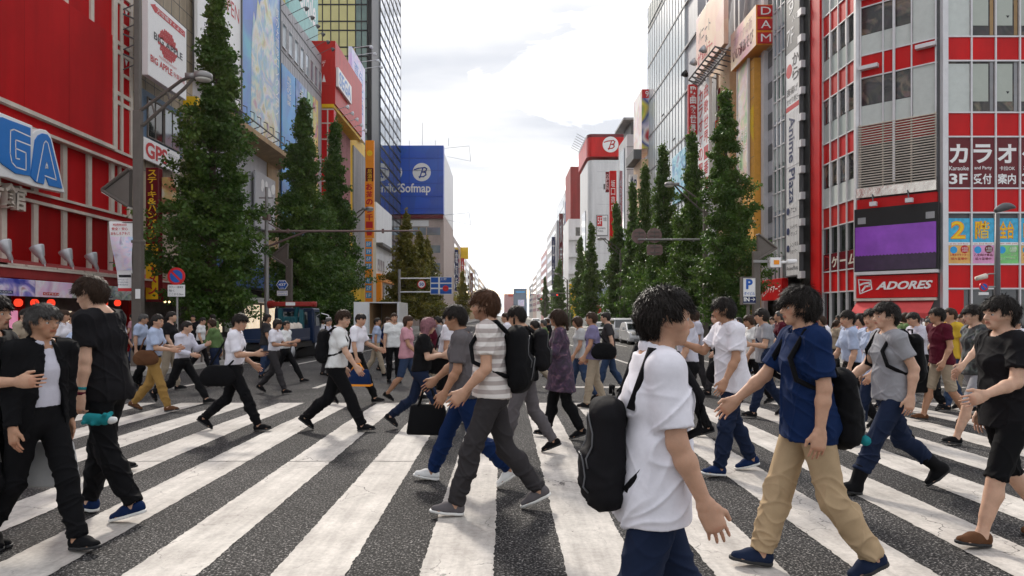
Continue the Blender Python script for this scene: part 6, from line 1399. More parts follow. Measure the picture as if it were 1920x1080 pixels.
far_row(1, [(1058, 1070, 336, 'grey_panel', 'pale grey block left of the dark red topped building', ('sky_blue', '旅', 'light blue blade sign left of the cream balcony building'), 17.5), (1044, 1058, 362, 'glass_blue', 'dark glass block far up the right side', ('maroon', '秋葉', 'maroon blade sign on the dark glass block far away'), 17.5), (1025.5, 1044, 413, 'grey_panel', 'tall pale block far up the right side', ('ink_navy', '本社', 'navy blade sign on the tall pale block far away'), 17.0), (1014.5, 1025.5, 466, 'pink_wall', 'pinkish block far up the right side', None, 17.0), (1006, 1014.5, 500, 'white', 'white block near the right end of the street', None, 17.0), (999, 1006, 515, 'sofmap_body', 'beige block near the right end of the street', None, 17.0), (992, 999, 530, 'grey', 'small grey block at the right end of the street', None, 17.0)], rng)
# the block that closes the street
q = Plane(0, 620, 1, 0); r = empty('building', q.pt((q.u(963)+q.u(988))/2, 0), 'blue grey block that closes the far end of the street', 'building')
MB().pbox(q, q.u(963), q.u(988), ZB, q.z(963, 541), -20, 0).build('wall', 'slate_blue', r); MB().pbox(q, q.u(967), q.u(984), q.z(963, 549), q.z(963, 546), 0, 0.4).build('roof_sign', 'sky_blue', r); MB().pbox(q, q.u(971), q.u(983), q.z(963, 574), q.z(963, 562), 0, 0.4).build('picture_panel', 'bill_purple', r)
r = empty('building', q.pt(q.u(955), 0), 'low pinkish block beside the blue grey one at the street end', 'building'); MB().pbox(q, q.u(945), q.u(962.5), ZB, q.z(963, 551), -20, 0.5).build('wall', 'pink_wall', r); MB().pbox(q, q.u(953), q.u(962), q.z(963, 556), q.z(963, 551.5), 0.5, 1).build('roof_sign', 'street_red', r)
# ---------------------------------------------------------------- lamp posts, signals, signs
def local(r, mb, name, mat, smooth=False, bevel=0.0): return mb.build(name, mat, r, smooth, bevel)
def lamp_post(X, Y, label, s, zb=7.95, tall=0.0):
    """bent twin-rail arm over the road; s = +1 when the road lies towards +x"""
    g = gz(Y)+0.14; r = empty('street_lamp', (X, Y, g), label, 'street lamp', 'street lamps along the road')
    m = MB(); m.box(X-0.15, X+0.15, Y-0.12, Y+0.12, g, g+3.9); m.box(X-0.17, X+0.17, Y-0.14, Y+0.14, g, g+0.5); m.box(X-0.125, X+0.125, Y-0.10, Y+0.10, g+3.9, zb); m.box(X-0.16, X+0.16, Y-0.13, Y+0.13, g+3.85, g+3.95)
    if tall: m.box(X-0.10-0.05*s, X+0.07-0.05*s, Y+0.02, Y+0.2, zb-0.3, zb+tall)
    local(r, m, 'post', 'pole', bevel=0.02)
    a = MB()
    for dz, dx in ((0.0, 0.0), (-0.42, 0.14)): a.tube([(X+s*dx, Y, zb-0.05+dz), (X+s*(1.35+dx*0.7), Y, zb+0.95+dz*0.6), (X+s*1.75, Y, zb+1.12+dz*0.2)], 0.05, 6)
    for t in (0.3, 0.65): a.tube([(X+s*1.4*t, Y, zb+t), (X+s*(1.4*t+0.1), Y, zb+t-0.36)], 0.03, 5)
    local(r, a, 'arm', 'pole')
    h = MB(); h.lathe((X+s*2.05, Y, zb+1.22), (0, 0, -1), [(0, 0.16), (0.05, 0.27), (0.20, 0.28), (0.22, 0.25)], 20); h.box(X+s*1.5, X+s*1.85, Y-0.07, Y+0.07, zb+1.02, zb+1.18)
    q = local(r, h, 'lamp_head', 'pole_grey', True); l = MB(); l.lathe((X+s*2.05, Y, zb+1.0), (0, 0, -1), [(0, 0.245), (0.05, 0.2), (0.08, 0.05)], 20); local(q, l, 'lens', 'lamp_glass', True)
    return r
def side_lamp(X, Y, s, z0, r):
    """the triangular lantern that looks over the pavement; s = +1 when it points to +x"""
    m = MB(); t = [(X+s*0.1, Y, z0+0.95), (X+s*0.95, Y, z0+0.30), (X+s*0.12, Y, z0-0.22)]
    w_ = np.array([0, 0.12, 0])
    for a, b in ((0, 1), (1, 2)): m.tube([np.array(t[a])-w_, np.array(t[b])-w_], 0.055, 6); m.tube([np.array(t[a])+w_, np.array(t[b])+w_], 0.055, 6)
    m.prism([np.array(t[0])-[0, .1, 0], np.array(t[1])-[0, .1, 0.05], np.array(t[2])-[0, .1, 0]], (0, 0.2, 0)); q = m.build('side_lantern', 'pole', r)
    l = MB(); l.hexa([np.array(t[1])+[0, -.14, -.03], np.array(t[1])+[0, .14, -.03], np.array(t[2])+[0, .14, 0.02], np.array(t[2])+[0, -.14, 0.02], np.array(t[1])+[0, -.14, -.08], np.array(t[1])+[0, .14, -.08], np.array(t[2])+[0, .14, -.05], np.array(t[2])+[0, -.14, -.05]]); l.build('lens', 'lamp_glass', q)
X0, Y0 = -11.5, 21.45
r = lamp_post(X0, Y0, 'nearest brown street lamp, tall post with a white banner beside the red arcade', 1, 8.0, 6.0); side_lamp(X0-0.12, Y0, -1, 5.2, r)
m = MB(); m.box(X0+0.0, X0+0.14, Y0-0.16, Y0-0.125, 2.1, 2.4); m.build('sticker', 'sign_white', r)
lamp_post(-11.5, 48, 'street lamp on the left with its head before the orange blade sign', 1)
lamp_post(11.5, 39, 'nearest bent arm street lamp on the right carrying the signal bar', -1)
lamp_post(11.5, 67, 'street lamp on the right in front of the white curved building', -1)
lamp_post(11.5, 124, 'distant street lamp far up the right side', -1)
for X, Y, s, lb in ((-11.2, 35.6, -1, 'low brown pavement lamp post carrying the hexagon route sign'), (11.6, 31.4, 1, 'low brown pavement lamp post right of the nearest right tree')):
    g = gz(Y)+0.14; r = empty('pavement_lamp', (X, Y, g), lb, 'street lamp', 'low pavement lamps'); m = MB(); m.box(X-0.16, X+0.16, Y-0.13, Y+0.13, g, 4.5); m.box(X-0.18, X+0.18, Y-0.15, Y+0.15, g, g+0.4); m.build('post', 'pole', r, bevel=0.02); side_lamp(X-s*0.05, Y, s, 4.35, r)
    if X > 0:
        m = MB(); m.box(X-0.2, X+0.55, Y-0.22, Y-0.13, 3.98, 4.1); m.build('bracket', 'pole_grey', r)
        q = empty('traffic_camera', (X+0.75, Y-0.2, 3.85), 'white box camera with an orange window on the right pavement lamp', 'camera'); m = MB(); m.box(X+0.5, X+1.0, Y-0.38, Y-0.02, 3.75, 4.2); m.build('housing', 'sign_white', q, bevel=0.02); m = MB(); m.box(X+0.66, X+0.9, Y-0.40, Y-0.382, 3.88, 4.08); m.build('window', 'orange', q); m = MB(); m.tube([(X+1.0, Y-0.2, 3.98), (X+1.3, Y-0.2, 4.0)], 0.06); m.lathe((X+1.3, Y-0.2, 4.0), (1, 0, 0.1), [(0, 0.05), (0.05, 0.13), (0.45, 0.1), (0.5, 0.03)], 12); m.build('lens_tube', 'sign_white', q, True)
# the hanging flag on the nearest lamp
F_ = Plane(0, Y0-0.1, 1, 0); rc = F_.rect(205, 249, 415, 546, 205); mural('flag_print', [(0.10, 0.22, 0.50), (0.45, 0.55, 0.75), (0.75, 0.62, 0.72), (0.70, 0.68, 0.78), (0.30, 0.26, 0.35)], 1.6, 3.0)
q = empty('banner', F_.pt((rc[0]+rc[1])/2, rc[2]), 'white hanging street banner with a blue picture on the nearest lamp post', 'banner')
def flagpt(a, b, dy=0.0): return (rc[0]+(rc[1]-rc[0])*(a*(1-0.38*(1-b))+0.38*(1-b)), Y0-0.1+0.06*math.sin(b*6+a*2)+dy, rc[2]+(rc[3]-rc[2])*b)
def flagpart(nm, mt, b0, b1, dy, a0=0.0, a1=1.0):
    m = MB(); N = 10; Mx = 5; vs = [flagpt(a0+(a1-a0)*i/Mx, b0+(b1-b0)*j/N, dy) for j in range(N+1) for i in range(Mx+1)]; fs = [(j*(Mx+1)+i, j*(Mx+1)+i+1, (j+1)*(Mx+1)+i+1, (j+1)*(Mx+1)+i) for j in range(N) for i in range(Mx)]; m.add(vs, fs); m.build(nm, mt, q, True)
flagpart('cloth', 'sign_white', 0, 1, 0.0); flagpart('printed_picture', 'flag_print', 0.30, 0.78, -0.012); flagpart('lower_strip', 'ink_red', 0.0, 0.045, -0.014); flagpart('caption_strip', 'ink_black', 0.20, 0.235, -0.014, 0.1, 0.9)
Ft = Plane(0, Y0-0.17, 1, 0)
m = MB(); 
for t, a, b, c, d in (('神田明神納涼祭', 0.2, 0.8, 0.93, 0.965), ('安全・安心', 0.15, 0.85, 0.868, 0.91), ('おもしろアキバ', 0.12, 0.92, 0.80, 0.845)): put_text(m, Ft, t, rc[0]+(rc[1]-rc[0])*a, rc[0]+(rc[1]-rc[0])*b, rc[2]+(rc[3]-rc[2])*c, rc[2]+(rc[3]-rc[2])*d, 0.0, 0, 0.02)
m.build('lettering', 'ink_red', q)
m = MB()
for k in range(3): put_text(m, Ft, ('8月9日(金)~8月12日', '千代田区外神田', '秋葉原電気街'), 0, 0, 0, 0, 0) if False else put_text(m, Ft, ('8月9日(金)~12日', '千代田区外神田', '秋葉原電気街')[k], rc[0]+(rc[1]-rc[0])*0.42, rc[0]+(rc[1]-rc[0])*0.85, rc[2]+(rc[3]-rc[2])*(0.15-0.035*k), rc[2]+(rc[3]-rc[2])*(0.172-0.035*k), 0.0)
m.build('small_print', 'ink_navy', q)
m = MB()
for z in (rc[3]-0.03, rc[2]+0.9): m.tube([(rc[0]-0.03, Y0-0.05, z), (X0, Y0-0.05, z)], 0.018)
m.build('bracket', 'pole', q)

def round_sign(px, py, rpx, Y, label, kind, pole=None, plate=None):
    F_ = Plane(0, Y, 1, 0); u, z = F_.hit(px, py); R = rpx*Y/FP
    q = empty('road_sign', (u, Y, z-R), label, 'road sign')
    if pole: m = MB(); gb = gz(Y)+0.14; m.tube([(u+pole[0], Y+0.05, gb if pole[1] is None else pole[1]), (u+pole[0], Y+0.05, z+R*0.6)], 0.035, 8); m.build('post', 'pole_grey', q)
    m = MB(); put_disc(m, F_, u, z, R, 0.0, 0.02, 0, 32); m.build('disc', 'sign_red', q)
    if kind == 'nopark':
        m = MB(); put_disc(m, F_, u, z, R*0.72, 0.022, 0.004, 0, 32); m.build('blue_field', 'sign_blue', q); m = MB(); put_line(m, F_, [(u-R*0.5, z+R*0.5), (u+R*0.5, z-R*0.5)], R*0.24, 0.030); m.build('slash', 'sign_red', q)
    else:
        m = MB(); put_disc(m, F_, u, z, R*0.78, 0.022, 0.004, 0, 32); m.build('white_field', 'sign_white', q); m = MB(); put_text(m, F_, '50', u-R*0.5, u+R*0.5, z-R*0.38, z+R*0.38, 0.032, 0, 0.03); m.build('lettering', 'sign_blue', q)
    if plate:
        a = F_.rect(*plate); m = MB(); m.pbox(F_, *a, 0, 0.02); m.build('plate', 'sign_white', q); m = MB(); h = (a[3]-a[2]); w_ = a[1]-a[0]
        for k, t in enumerate(('タクシー乗場を', '除く', 'ここから36m')[:3 if h > 0.25 else 0]): put_text(m, F_, t, a[0]+w_*0.08, a[0]+w_*(0.92 if k != 1 else 0.4), a[3]-h*(0.30+0.30*k), a[3]-h*(0.10+0.30*k), 0.024)
        if len(m.v): m.build('lettering', 'ink_black', q)
    return q
round_sign(331, 518, 16.5, 22.4, 'no parking sign with a white plate on a post before the big left tree', 'nopark', (0.0, None), (315, 347, 534, 556))
round_sign(1844, 538, 8.5, 18.6, 'small no parking sign bracketed to the curved lamp post at far right', 'nopark', None, (1835, 1853, 548, 553))
round_sign(790.5, 533, 8, 69, 'round red and white 50 speed limit sign left of the blue direction sign', 'fifty')
# hexagonal route sign
F_ = Plane(0, 35.35, 1, 0); u, z = F_.hit(529.5, 534); R = 10.5*35.35/FP
q = empty('road_sign', (u, 35.35, z-R), 'blue hexagon route sign numbered 437 on the low lamp post', 'road sign')
m = MB(); put_poly(m, F_, [(u+R*1.08*math.cos(a), z+R*0.94*math.sin(a)) for a in [math.pi*k/3 for k in range(6)]], 0, 0.03); m.build('plate', 'sign_white', q); m = MB(); put_poly(m, F_, [(u+R*0.96*math.cos(a), z+R*0.83*math.sin(a)) for a in [math.pi*k/3 for k in range(6)]], 0.031, 0.006); m.build('blue_field', 'sign_blue', q)
m = MB(); put_text(m, F_, '437', u-R*0.66, u+R*0.66, z-R*0.24, z+R*0.28, 0.045, 0, 0.03); put_text(m, F_, '東京都', u-R*0.35, u+R*0.35, z+R*0.46, z+R*0.66, 0.045); put_text(m, F_, '秋葉原', u-R*0.3, u+R*0.3, z-R*0.66, z-R*0.46, 0.045); m.build('lettering', 'sign_white', q)
m = MB(); m.pbox(F_, u-R*0.95, u+R*0.95, z-R*1.95, z-R*1.05, 0, 0.02); m.build('plate', 'sign_white', q); m = MB(); put_text(m, F_, '外神田四丁目', u-R*0.8, u+R*0.8, z-R*1.45, z-R*1.15, 0.024); put_text(m, F_, 'Sotokanda 4', u-R*0.8, u+R*0.8, z-R*1.85, z-R*1.58, 0.024); m.build('lettering', 'sign_blue', q)
# blue direction sign on its arm
F_ = Plane(0, 69, 1, 0); a = F_.rect(807, 848, 519, 552); gpx = -10.6
q = empty('road_sign', (gpx, 69, gz(69)+0.14), 'blue direction sign with white crossing lines on a long white arm', 'road sign')
m = MB(); m.pbox(F_, *a, 0, 0.06); m.build('plate', 'sign_white', q); m = MB(); e = 0.06; m.pbox(F_, a[0]+e, a[1]-e, a[2]+e, a[3]-e, 0.061, 0.07); m.build('blue_field', 'sign_blue', q)
m = MB(); w_, h = a[1]-a[0], a[3]-a[2]; put_quad(m, F_, a[0]+w_*0.36, a[0]+w_*0.44, a[2]+e, a[3]-e, 0.078); put_quad(m, F_, a[0]+e, a[1]-e, a[2]+h*0.30, a[2]+h*0.38, 0.079); put_quad(m, F_, a[0]+e, a[1]-e, a[2]+h*0.60, a[2]+h*0.67, 0.0795); put_text(m, F_, '上野', a[0]+w_*0.46, a[0]+w_*0.74, a[2]+h*0.80, a[2]+h*0.94, 0.08); m.build('lettering', 'sign_white', q)
m = MB(); put_disc(m, F_, a[0]+w_*0.70, a[2]+h*0.34, 0.30, 0.081, 0.01); m.build('route_mark', 'sign_red', q)
m = MB(); m.tube([(gpx, 69.15, gz(69)), (gpx, 69.15, 6.2)], 0.14); m.build('post', 'pole_grey', q)
m = MB()
for zz in (a[2]+0.25, a[3]-0.15): m.tube([(gpx, 69.12, zz), (a[1], 69.12, zz)], 0.07, 6)
m.build('arm', 'sign_white', q)
# signal mast with the long brown bar on the left
Y = 31.6; X = (500-CX)/FP*Y; F_ = Plane(0, Y, 1, 0); g = gz(Y)+0.14
q = empty('signal_mast', (X, Y, g), 'thin grey mast with a long brown bar reaching over the road from the left', 'signal mast')
m = MB(); m.tube([(X, Y, g), (X, Y, 4.4), (X, Y, 7.5)], [0.12, 0.10, 0.07], 10); m.tube([(X-0.35, Y, F_.z(500, 371)), (X+0.3, Y, F_.z(500, 371))], 0.03); m.build('post', 'pole_grey', q)
za = F_.z(500, 434); m = MB(); m.tube([(X, Y, za), ((787-CX)/FP*Y, Y, za+0.03)], [0.06, 0.035], 8); m.tube([(X, Y, F_.z(500, 463)), ((575-CX)/FP*Y, Y, za)], 0.05, 8); m.tube([(X, Y, za+0.45), ((530-CX)/FP*Y, Y, za)], 0.03, 6)
for px in (540, 718): m.box((px-CX)/FP*Y-0.05, (px-CX)/FP*Y+0.05, Y-0.05, Y+0.05, za-0.08, za+0.12)
m.build('bar', 'sign_back', q); m = MB(); m.box(X-0.14, X+0.14, Y-0.18, Y+0.14, F_.z(500, 413), F_.z(500, 401)); m.box(X-0.10, X+0.10, Y-0.15, Y+0.12, F_.z(500, 465), F_.z(500, 459)); m.build('control_box', 'sign_back', q)
# bar with the backs of three signs on the right
Y = 38.9; F_ = Plane(0, Y, 1, 0); za = F_.z(1260, 449)
q = empty('sign_bar', (9.5, Y, za), 'grey bar over the right lanes holding the brown backs of three signs', 'sign bar'); m = MB(); m.tube([(11.5, Y, za), ((1196-CX)/FP*Y, Y, za)], [0.06, 0.05], 8); m.build('bar', 'pole_grey', q)
for px, py, rd, lb in ((1199, 442, 1, 'leftmost round brown sign back on the bar over the right lanes'), (1228, 441, 1, 'right round brown sign back on the bar, above the flat one'), (1228.5, 468, 0, 'flat brown sign back hanging below the bar over the right lanes')):
    u, z = F_.hit(px, py); s = empty('road_sign', (u, Y, z-0.4), lb, 'road sign'); m = MB()
    if rd: put_disc(m, F_, u, z, 14.2*Y/FP, -0.15, 0.03)
    else:
        w_, h = 15*Y/FP, 10*Y/FP; put_poly(m, F_, [(u+w_*a, z+h*b) for a, b in ((-1, -.6), (-.8, -1), (.8, -1), (1, -.6), (1, .6), (.8, 1), (-.8, 1), (-1, .6))], -0.15, 0.03)
    m.build('plate', 'sign_back', s); m = MB()
    for dz in ((-0.16, 0.16) if not rd else (-0.02, 0.2)): m.pbox(F_, u-0.28, u+0.28, z+dz-0.025, z+dz+0.025, -0.119, -0.08)
    m.pbox(F_, u-0.02, u+0.02, z-0.4, z+0.3, -0.119, -0.085); m.build('bracket', 'pole', s)
# parking sign
Y = 30.3; F_ = Plane(0, Y, 1, 0); a = F_.rect(1393, 1417, 521, 569)
s = Sign('sign', 'blue and white parking sign with a big P near the slim grey building', F_, a, M['sign_white'], 0.25, -0.25, M['pole'], 'sign', fw=0.05)
s.text([('P', 0.24, 0.76, 0.56, 0.95, dict(bold=0.04))], M['sign_blue']); s.patch([(0, 1, 0.02, 0.27)], M['ink_navy']); s.text([('IN', 0.06, 0.5, 0.08, 0.24, dict(bold=0.03)), ('→', 0.58, 0.95, 0.09, 0.23)], M['sign_white'], lift=0.02); s.text([('ダイビル', 0.08, 0.92, 0.32, 0.46, dict(bold=0.01))], M['sign_blue'])
m = MB(); m.pbox(F_, (a[0]+a[1])/2-0.06, (a[0]+a[1])/2+0.06, gz(Y), a[2]-0.06, -0.2, -0.1); m.build('post', 'pole', s.root)
# curved lamp post at far right with a camera
Y = 18.7; X = (1870-CX)/FP*Y; g = gz(Y)+0.14; F_ = Plane(0, Y, 1, 0); zt_ = F_.z(1870, 400)
q = empty('street_lamp', (X, Y, g), 'dark post at far right with a flat curved lamp head before the red building', 'street lamp'); m = MB(); m.tube([(X, Y, g), (X, Y, 2.6), (X, Y, zt_)], [0.085, 0.075, 0.055], 12); m.tube([(X, Y, g), (X, Y, g+0.6)], 0.11, 12); m.build('post', 'dark_grey', q, True)
m = MB(); vs = []
for k in range(13):
    t = k/12; w_ = 0.17*math.sin(math.pi*min(0.98, t*0.85+0.12)); x = X-0.06+0.55*t; z = zt_+0.06+0.13*math.sin(t*2.3); vs.append((x, z, w_))
m.tube([(x, Y, z) for x, z, w_ in vs], [w_*0.55+0.02 for x, z, w_ in vs], 12); m.build('lamp_head', 'dark_grey', q, True)
c = empty('traffic_camera', (X-0.45, Y, 2.55), 'small cream camera on the curved lamp post at far right', 'camera'); m = MB(); m.tube([(X-0.62, Y-0.05, 2.58), (X-0.34, Y-0.05, 2.66)], [0.06, 0.075], 10); m.build('housing', 'cream', c, True); m = MB(); m.tube([(X-0.4, Y, 2.66), (X-0.2, Y, 2.72), (X, Y, 2.72)], 0.02, 6); m.build('bracket', 'pole_grey', c)
m = MB(); m.tube([(X, Y, F_.z(1844, 538)), ((1844-CX)/FP*18.6, 18.64, F_.z(1844, 538))], 0.025, 6); m.build('sign_arm', 'pole_grey', q)
# far signals
for px, py, Y, lb in ((1040, 553, 118, 'traffic signal with a red light far up the right side'), (1012, 561, 190, 'tiny traffic signal at the far end of the street')):
    F_ = Plane(0, Y, 1, 0); u, z = F_.hit(px, py); q = empty('traffic_signal', (11.4, Y, gz(Y)+0.14), lb, 'traffic signal'); m = MB(); m.tube([(11.4, Y, gz(Y)), (11.4, Y, z+1)], 0.12); m.tube([(11.4, Y, z+0.3), (u-1.0, Y, z+0.3)], 0.07); m.build('post', 'pole', q); m = MB(); m.box(u-0.65, u+0.65, Y-0.15, Y+0.1, z-0.22, z+0.22); m.build('housing', 'dark_grey', q); m = MB(); m.lathe((u+0.42, Y-0.16, z), (0, -1, 0), [(0, 0.15), (0.03, 0.14)], 14); m.build('red_light', 'lantern', q)
# guard rails along the kerb
def rail(x, y0, y1, lb):
    q = empty('guard_rail', (x, (y0+y1)/2, gz(y0)+0.14), lb, 'guard rail', 'kerb guard rails'); n = max(2, int((y1-y0)/1.8)); m = MB()
    for k in range(n+1): y = y0+(y1-y0)*k/n; m.tube([(x, y, gz(y)+0.1), (x, y, gz(y)+0.98)], 0.035, 8)
    m.build('post', 'pole', q); m = MB()
    for dz in (0.45, 0.7, 0.94): m.tube([(x, y, gz(y)+dz) for y in np.linspace(y0, y1, 6)], 0.022, 6)
    m.build('bar', 'pole', q)
rail(-10.5, 21.8, 27.5, 'brown guard rail on the left kerb behind the walking office workers'); rail(-10.5, 31, 39, 'brown guard rail on the left kerb behind the crane truck'); rail(-10.5, 42, 58, 'brown guard rail on the left kerb beyond the box truck'); rail(11.9, 38, 54, 'brown guard rail on the right kerb under the trees'); rail(11.9, 22, 29, 'brown guard rail on the right kerb before the red corner building')

# ---------------------------------------------------------------- trees and hedges
def leaf_mat(name, c0, c1, c2):
    m = bpy.data.materials.new(name); m.use_nodes = True; t = m.node_tree; b = t.nodes['Principled BSDF']; b.inputs['Roughness'].default_value = 0.5; b.inputs['Specular IOR Level'].default_value = 0.35
    a = t.nodes.new('ShaderNodeVertexColor'); a.layer_name = 'tint'; s = t.nodes.new('ShaderNodeSeparateColor'); t.links.new(a.outputs[0], s.inputs[0])
    r = t.nodes.new('ShaderNodeValToRGB'); e = r.color_ramp.elements; e[0].color = (*c0, 1); e[1].color = (*c2, 1); q = e.new(0.5); q.color = (*c1, 1); t.links.new(s.outputs[0], r.inputs[0]); t.links.new(r.outputs[0], b.inputs['Base Color'])
    tr = t.nodes.new('ShaderNodeBsdfTranslucent'); t.links.new(r.outputs[0], tr.inputs['Color']); mx = t.nodes.new('ShaderNodeMixShader'); mx.inputs[0].default_value = 0.36; t.links.new(b.outputs[0], mx.inputs[1]); t.links.new(tr.outputs[0], mx.inputs[2]); t.links.new(mx.outputs[0], t.nodes['Material Output'].inputs['Surface'])
    M[name] = m
leaf_mat('leaf', (0.026, 0.066, 0.010), (0.062, 0.128, 0.018), (0.13, 0.205, 0.034)); leaf_mat('leaf_warm', (0.08, 0.10, 0.015), (0.16, 0.15, 0.02), (0.26, 0.21, 0.03)); leaf_mat('hedge_leaf', (0.018, 0.048, 0.012), (0.035, 0.08, 0.018), (0.06, 0.11, 0.025))
def leaves(C, size, rng):
    n = len(C); d = rng.normal(size=(n, 3)); d[:, 2] = np.abs(d[:, 2])*0.9+0.25; d /= np.linalg.norm(d, axis=1)[:, None]
    a = np.cross(d, rng.normal(size=(n, 3))); a /= np.linalg.norm(a, axis=1)[:, None]; b = np.cross(d, a); s = size*rng.uniform(0.6, 1.35, n)[:, None]
    V = np.stack([C-a*s*0.15-b*s*0.55, C+a*s*0.55-b*s*0.05+d*s*0.12, C+a*s*0.1+b*s*0.6, C-a*s*0.5+b*s*0.1+d*s*0.1], 1).reshape(-1, 3)
    return V, np.arange(4*n).reshape(-1, 4)
def tree_mesh(H, R, seed, nleaf, size, z0=1.5, mat='leaf'):
    rng = np.random.default_rng(seed); C = []; W_ = MB()
    lean = rng.normal(0, 0.012, 2)
    ax = lambda z: np.array([lean[0]*z+0.06*math.sin(z*0.9+seed), lean[1]*z+0.05*math.cos(z*0.7+seed), z])
    W_.tube([ax(z) for z in np.linspace(0, H*0.97, 14)], [0.24*(1-0.93*k/13)+0.012 for k in range(14)], 8)
    nb = 120
    for i in range(nb):
        t = (i+rng.uniform(0, 1))/nb; z = z0+(H-z0)*t
        prof = (1-t)**0.95*(0.86+0.34*math.sin(min(1, t*4.0)*math.pi*0.5))
        prof = max(prof, 0.05)
        L = R*prof*rng.uniform(0.70, 1.12)*(1+0.22*math.sin(t*23+seed*3)); az = i*2.39996+rng.uniform(-.5, .5); el = rng.uniform(0.10, 0.55)+0.55*t
        dv = np.array([math.cos(az)*math.cos(el), math.sin(az)*math.cos(el), math.sin(el)]); b0 = ax(z); tip = b0+dv*L+np.array([0, 0, 0.05*L])
        if i % 2 == 0: W_.tube([b0, b0+dv*L*0.55, tip], [0.045*(1-t)+0.012, 0.022, 0.006], 5)
        nc = max(2, int(L/0.30))
        for j in range(nc):
            s = 0.22+0.78*(j+rng.uniform(0, 1))/nc; c = b0+(tip-b0)*s+rng.normal(0, 0.10+0.05*L, 3)
            k = max(3, int(nleaf/nb/max(nc, 1)*(0.7+0.6*rng.random())*(0.35+prof)))
            C.append(c+rng.normal(size=(k, 3))*np.array([0.20, 0.20, 0.13])*(0.7+0.16*L))
    C.append(ax(H)+rng.normal(size=(60, 3))*np.array([0.12, 0.12, 0.35]))
    C = np.concatenate(C); C = C[C[:, 2] > 0.6]; V, Q = leaves(C, size, rng)
    cl = np.repeat(np.clip(0.5+0.28*np.sin(C[:, 0]*2.1+C[:, 2]*1.3+seed)*np.cos(C[:, 1]*2.3-C[:, 2]*0.9)+rng.normal(0, 0.16, len(C)), 0, 1), 4)
    return W_, V, Q, np.repeat(cl[:, None], 3, 1)
def tree_proto(H, R, seed, nleaf, size, mat='leaf', z0=1.5):
    W_, V, Q, cl = tree_mesh(H, R, seed, nleaf, size, z0); r = empty('street_tree', (0, 0, 0)); W_.build('trunk', 'bark', r); c = mesh_np('crown', V, Q, M[mat], r, cl, False); return r
T1 = tree_proto(15.8, 2.75, 3, 66000, 0.125, z0=1.3); T2 = tree_proto(13.6, 2.75, 8, 42000, 0.14); T3 = tree_proto(13.4, 2.35, 14, 36000, 0.14); T4 = tree_proto(13.2, 3.2, 21, 20000, 0.24, 'leaf_warm'); T5 = tree_proto(13.4, 2.1, 27, 14000, 0.24)
USED = set()
def plant(T, X, Y, top, H, rz, label, group='tall narrow street trees', sx=None):
    sx = sx or (0.78 if X > 0 and Y < 70 else 0.92)
    o = T if T.name not in USED else copy_tree(T); USED.add(T.name)
    g = gz(Y)+0.1; z = HC+(HY-top)/FP*Y; s = (z-g)/H; o.location = (X, Y, g); o.rotation_euler = (0, 0, rz); o.scale = (sx, sx, s); tag(o, label, 'tree', group)
plant(T1, (392-CX)/FP*28.3, 28.3, -8, 16.1, 0.4, 'biggest tree, a tall dark conifer shaped street tree left of the crane truck')
plant(T2, (560-CX)/FP*39.6, 39.6, 190, 13.9, 2.0, 'narrow street tree before the blue banners, left one of the touching pair')
plant(T3, (626-CX)/FP*46.5, 46.5, 226, 13.7, 0.3, 'narrow street tree before the pink ribbed building, right one of the touching pair'); plant(T2, (596-CX)/FP*43, 43, 372, 13.9, 4.0, 'shorter bushy street tree filling the gap between the touching pair')
plant(T4, (760-CX)/FP*80, 80, 398, 13.5, 0.0, 'olive brown street tree below the blue rooftop billboard'); plant(T4, (789-CX)/FP*92, 92, 432, 13.5, 1.7, 'smaller olive street tree just behind the olive brown one'); plant(T4, (803-CX)/FP*104, 104, 448, 13.5, 3.0, 'third olive street tree beside the blue direction sign'); plant(T4, (866-CX)/FP*170, 170, 508, 13.5, 4.4, 'far olive street tree right of the blue direction sign')
plant(T1, (1376-CX)/FP*35.6, 35.6, 164, 16.1, 3.6, 'big street tree in front of the orange pier, nearest on the right')
plant(T3, (1298-CX)/FP*44.5, 44.5, 244, 13.7, 2.6, 'narrow street tree before the red blade sign and glass tower'); plant(T2, (1251-CX)/FP*50.5, 50.5, 272, 13.9, 5.2, 'street tree with a thin tip before the middle of the glass tower'); plant(T3, (1213-CX)/FP*58, 58, 308, 13.7, 4.4, 'street tree with a thin tip at the left edge of the glass tower'); plant(T5, (1187-CX)/FP*64.5, 64.5, 344, 13.7, 1.0, 'slender street tree below the white blade sign'); plant(T5, (1160-CX)/FP*73, 73, 384, 13.7, 2.2, 'slender street tree in front of the tall red blade sign')
plant(T5, (1107-CX)/FP*95, 95, 420, 13.7, 0.2, 'lone dark street tree in front of the white curved building'); plant(T5, (1090-CX)/FP*112, 112, 447, 13.7, 3.3, 'smaller street tree touching the lone dark one'); plant(T5, (1050-CX)/FP*148, 148, 488, 13.7, 4.1, 'far street tree below the tall pale block'); plant(T5, (1042-CX)/FP*165, 165, 502, 13.7, 5.0, 'farthest street tree left of the yellow panel'); plant(T5, (1023-CX)/FP*215, 215, 520, 13.7, 2.9, 'tiny street tree at the far end of the right row')
def hedge(x, y, L, h, seed, lb, mat='hedge_leaf', w_=0.8, n=3500, size=0.13):
    rng = np.random.default_rng(seed); C = np.stack([rng.normal(0, w_*0.4, n), rng.uniform(-L/2, L/2, n), h*np.sqrt(rng.uniform(0, 1, n))*(0.75+0.25*np.sin(rng.uniform(0, 6, n)))], 1); V, Q = leaves(C, size, rng); o = mesh_np('shrub', V+[x, y, gz(y)+0.12], Q, M[mat], None, np.repeat(np.repeat(rng.uniform(0.1, 0.9, n), 4)[:, None], 3, 1), False); tag(o, lb, 'shrub', 'clipped kerb shrubs')
